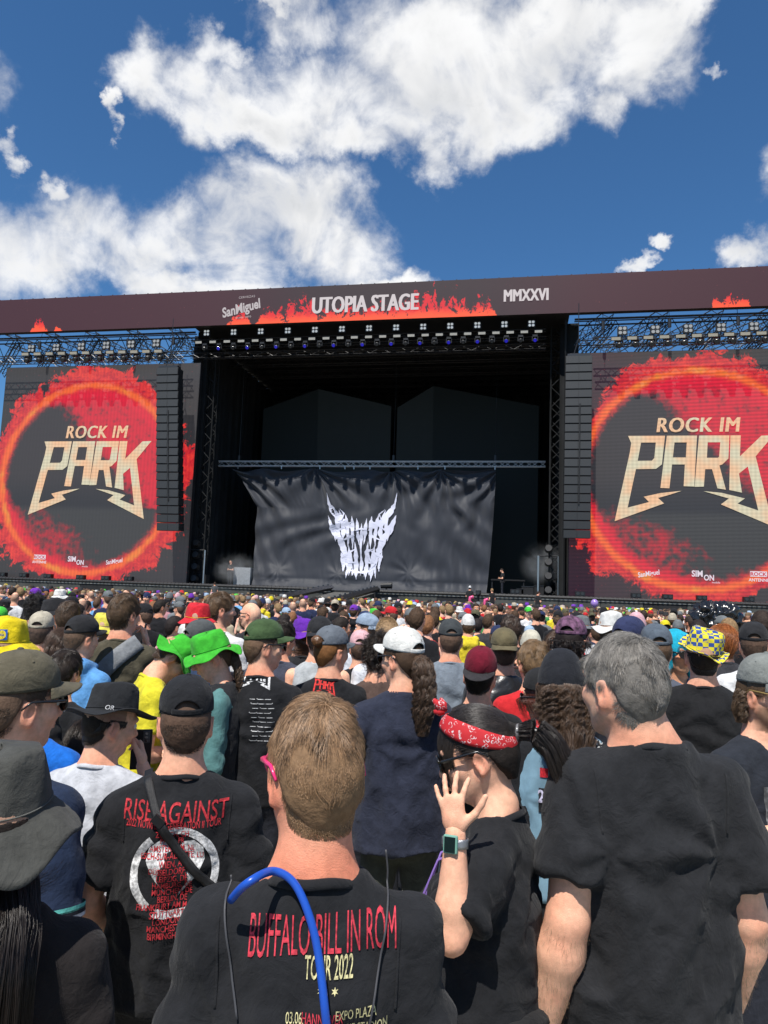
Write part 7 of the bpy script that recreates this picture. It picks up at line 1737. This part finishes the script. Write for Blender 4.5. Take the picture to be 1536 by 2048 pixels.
for (dd, px, x, y) in cand:
    k = int(rng.integers(len(SPEC))); sex, hk, hc, ht, arms, head, skin, kind, words_ = SPEC[k]
    H = float(np.clip(rng.normal(1.77 if sex == 'm' else 1.68, .055), 1.58, 1.90))
    for _ in range(60):
        sn, scol, _w = pick(CROWD_C); hn, hcol, _w = pick(HAT_C)
        what = {'tee': 't-shirt', 'tank': 'tank top', 'hoodie': 'hoodie'}[kind]; hd = (hn + ' ' + words_) if ht else words_
        near = 'nearer' if dd < 8.5 else ('midway' if dd < 14 else 'far-off')
        lab = '%s person, %s, %s %s, %s' % (near, hd, sn, what, zone(px))
        if lab not in lab_used: break
    lab_used.add(lab)
    yaw = float(rng.normal(0, 16)) + (0 if rng.random() > .07 else 180)
    if k not in first:
        py = 1193 - (H - 1.95) / dd * FPX
        p = person(lab, px, py, dd, yaw, head, sex, lod=2, arms=arms, skin=skin, hairk=hk, hairc=hc, hat=HATS[ht], shirt=dict(kind=kind, c=cloth(*scol)), trousers=(.03, .035, .05), top=0)
        first[k] = p; root = p['root']; kids = [root]
        p['root'].location = (x, y, 0); p['H'] = p['s']
    else:
        src = first[k]['root']; root = src.copy(); col.objects.link(root); root['label'] = lab
        root.location = (x, y, 0); root.rotation_euler = (0, 0, YAW + R_(yaw)); sc_ = H / 1.78 / first[k]['s']; root.scale = (sc_,) * 3
        for ch in src.children:
            c = ch.copy(); col.objects.link(c); c.parent = root
            for g2 in ch.children: e = g2.copy(); col.objects.link(e); e.parent = c
    for ch in root.children:
        st_ = ch.name.split('.')[0]
        if st_ in ('tshirt', 'tank_top', 'hoodie'): m = cloth(*scol)
        elif st_ in ('cap', 'bucket_hat', 'beanie'): m = cloth(*hcol)
        else: continue
        for o in [ch] + [g2 for g2 in ch.children if g2.name.split('.')[0] in ('visor', 'strap', 'brim_seam')]:
            for sl_ in o.material_slots: sl_.link = 'OBJECT'; sl_.material = m
# the far rows: one mass of heads and shoulders
def far_person():
    mb = MB(); 
    def lathe(prof, n, c=(0, 0, 0), sx=1, sy=1):
        a = np.linspace(0, 2 * math.pi, n, endpoint=False); A = np.array([[(c[0] + r * sx * math.cos(t), c[1] + r * sy * math.sin(t), c[2] + z) for t in a] for r, z in prof]); mb.grid(A, True)
    n0 = []
    lathe([(.02, -.13), (.06, -.11), (.075, -.04), (.085, .02), (.075, .07), (.04, .10), (.001, .108)], 9, (0, 0, 1.67), 1, 1.15); n0.append(mb.n)
    lathe([(.15, .85), (.17, 1.1), (.20, 1.36), (.185, 1.44), (.10, 1.49), (.055, 1.52), (.05, 1.58)], 9, (0, 0, 0), 1.12, .62); n0.append(mb.n)
    for s in (-1, 1): mb.tube([(s * .20, 0, 1.43), (s * .27, 0, 1.15), (s * .25, .06, .95)], [.06, .055, .045], 5)
    n0.append(mb.n)
    v, f = mb.data(); return v, f, n0
fv, ff, fn = far_person()
hatv = np.array([(r * math.cos(t), r * 1.1 * math.sin(t), z) for r, z in ((.15, 1.66), (.098, 1.69), (.085, 1.78), (.001, 1.795)) for t in np.linspace(0, 2 * math.pi, 9, endpoint=False)])
VV, F3, F4, CC, base = [], [], [], [], 0
skin_c = [np.array(s_) for s_ in SKINS]; hair_c = [np.array(c) for c in ((.05, .03, .02), (.018, .014, .012), (.14, .09, .05), (.25, .17, .09), (.10, .05, .03))]
d = 26.1
while d < 47:
    half = d * 768 / FPX * 1.05; n = int(2 * half / .72)
    for i in range(n):
        u = -half + (i + rng.random()) * 2 * half / n; dd = d + rng.uniform(-.4, .4); x, y, _ = P(768 + u / dd * FPX, 1200, dd)
        if RX0 - .7 < x < RX1 + .7 and y > ye - .6: continue
        if y > 50.5: continue
        H = float(np.clip(rng.normal(1.74, .07), 1.55, 1.9)) / 1.78; a = YAW + rng.normal(0, .4); c, s_ = math.cos(a), math.sin(a); R = np.array([[c, -s_, 0], [s_, c, 0], [0, 0, 1]])
        v = fv; colr = np.zeros((len(v), 3)); sk = skin_c[rng.integers(5)]; hr = hair_c[rng.integers(5)]; sh = np.array(pick(CROWD_C)[1])
        colr[:fn[0]] = np.where(((v[:fn[0], 2] > 1.63) & (v[:fn[0], 1] < .06) | (v[:fn[0], 2] > 1.73))[:, None], hr, sk); colr[fn[0]:fn[1]] = np.where((v[fn[0]:fn[1], 2] > 1.485)[:, None], sk, sh); colr[fn[1]:] = sk
        if rng.random() < .55:
            k = len(v); hv = hatv.copy(); ht = np.array(pick(HAT_C)[1])
            if rng.random() < .55: hv[:9, :2] *= .66; hv[2, 1] += .08; hv[1, 1] += .06; hv[3, 1] += .06
            idx = np.arange(36).reshape(4, 9); q = np.stack([idx[:-1], np.roll(idx[:-1], -1, 1), np.roll(idx[1:], -1, 1), idx[1:]], -1).reshape(-1, 4) + k
            v = np.concatenate([v, hv]); colr = np.concatenate([colr, np.tile(ht, (36, 1))]); F4.append(q + base)
        VV.append((v * H) @ R.T + np.array([x, y, 0])); CC.append(colr)
        for f in ff: (F3 if f.shape[1] == 3 else F4).append(f + base)
        base += len(v)
    d += .85
me = mesh_np('crowd', np.concatenate(VV), [np.concatenate(F3), np.concatenate(F4)], [mat('crowd_surface', (.3, .3, .3), rough=.85, attr='col')], True, None, np.concatenate(CC))
tag(link('crowd', me), kind='stuff')

# --- crew at the stage and small things above the heads
def crew(label, px, py, y, zb, yaw, **k):
    dd = float((y) / ray(px, py)[1]); kw = dict(lod=2, shirt=dict(c=BLK2), hairk='short', hairc=(.03, .02, .015), group='crew at the stage'); kw.update(k)
    return person(label, px, py, dd, yaw, zb=zb, **kw)
crew('crew member in black with folded hands standing in smoke left of the cloth', 462, 1120, 59.0, DZ, 150, arms=('front', 'front'))
crew('crew member in dark grey shirt standing high before the stage below the left speaker array', 430, 1164, 50.8, .8, 20, shirt=dict(c=(.08, .085, .09)))
crew('musician in black bending over the keyboard riser right of the cloth', 1005, 1137, 57.0, DZ, 80, arms=('front', 'front'), head=(0, 25, 0))
crew('camera operator with white hood behind a black camera at the stage front', 940, 1172, 46.0, 1.0, -20, arms=('front', 'front'), hat=lambda p, r: beanie(p, r, (.55, .55, .55)))
crew('blond crew member in black t-shirt beside the camera operator', 984, 1177, 46.2, .95, 30, hairc=(.25, .16, .08))
crew('guard in black t-shirt looking down to the right before the stage', 1076, 1182, 47.0, .8, -60, head=(0, 25, 0), arms=('front', 'front'))
person('person in the far crowd holding one arm straight up by the balloon', 1140, 1234, 24.0, 0, (0, 0, 0), lod=2, shirt=dict(c=cloth(.5, .5, .5)), arms=('down', 'up'), hairk='short')
p0 = P(957, 1186, 45.5); t = thing('broadcast_camera', 'black broadcast camera on a pedestal beside the camera operator', 'camera', (p0[0], p0[1], .9))
mb = MB(); mb.span(p0 - (.15, .45, .16), p0 + (.15, .35, .16)); mb.build('camera_body', lamp_black, t); mb = MB(); mb.tube([p0 - (0, .45, 0), p0 - (0, .75, 0)], .11, 10); mb.build('camera_lens', lens_dark, t); mb = MB(); mb.tube([p0 - (0, 0, .16), (p0[0], p0[1], .9)], .07, 8); mb.build('pedestal', steel_black, t)
pk = mat('flamingo_pink', (.75, .10, .26), rough=.35, coat=.3)
for px, py, dd, lab in ((938, 1193, 40.0, 'pink inflatable flamingo head above the crowd, left of the pair'), (968, 1198, 40.0, 'pink inflatable flamingo head above the crowd, right of the pair')):
    b = P(px, py + 22, dd); h = P(px, py, dd); t = thing('inflatable_flamingo', lab, 'inflatable', (b[0], b[1], b[2] - .5), YAW, 'pink inflatable flamingos'); dz = h[2] - b[2]
    mb = MB(); mb.tube([(-.25, 0, .30), (-.05, 0, .45), (.10, 0, .5), (.12, 0, .75), (.02, 0, .5 + dz * .6), (.06, 0, .45 + dz), (.16, 0, .48 + dz), (.22, 0, .40 + dz)], [.16, .2, .16, .10, .08, .09, .10, .06], 10); link('neck', mb.mesh('neck', pk, True), t)
    mb = MB(); mb.tube([(.22, 0, .40 + dz), (.28, 0, .33 + dz), (.27, 0, .27 + dz)], [.05, .04, .01], 8); link('beak', mb.mesh('beak', lamp_black, True), t)
b = P(1189, 1208, 22.0); t = thing('balloon', 'lilac balloon floating just above the crowd', 'balloon', b)
F = Fld((-.17, -.17, -.2), (.17, .17, .2), .012); F.ell((0, 0, .02), (.112, .112, .128)); F.cone((0, 0, -.06), (0, 0, -.125), .06, .012, .04); v_, f_ = F.mesh(); link('skin', mesh_np('balloon_skin', v_, f_, [mat('balloon_lilac', (.32, .20, .52), rough=.3, coat=.4)]), t)
mb = MB(); mb.tube([(0, 0, -.13), (.02, .01, -.3), (0, 0, -.5)], .004, 4); link('string', mb.mesh('string', alu), t)
# a bin bag wrapped round a camera in the crowd
b = P(1432, 1238, 9.5); t = thing('plastic_covered_camera', 'crowd camera wrapped in crumpled shiny black plastic', 'covered camera', (b[0], b[1], 0))
F = Fld((-.42, -.3, -.5), (.42, .3, .32), .016); F.ell((-.14, 0, .04), (.17, .16, .13)); F.ell((.13, .02, .08), (.16, .14, .13)); F.cone((-.05, 0, 0), (.02, 0, -.38), .20, .13, .06); F.cone((.2, 0, .1), (.28, 0, -.25), .08, .06, .05); v_, f_ = F.mesh(); n_ = vnormals(v_, f_)
r_ = 1 - 2 * np.abs(vnoise(v_ * 9 + 2 * np.stack([vnoise(v_ * 5)] * 3, 1))); v_ = v_ + n_ * (.045 * r_ + .02 * vnoise(v_ * 24))[:, None]
link('plastic_sheet', mesh_np('plastic_sheet', v_ @ rot(YAW * 57.3).T + np.array([0, 0, b[2]]), f_, [mat('shiny_black_plastic', (.012, .012, .013), rough=.22, spec=.7)]), t); mb = MB(); mb.tube([(0, 0, b[2] - .35), (0, 0, 0)], .035, 8); link('pole', mb.mesh('pole', steel_black), t)
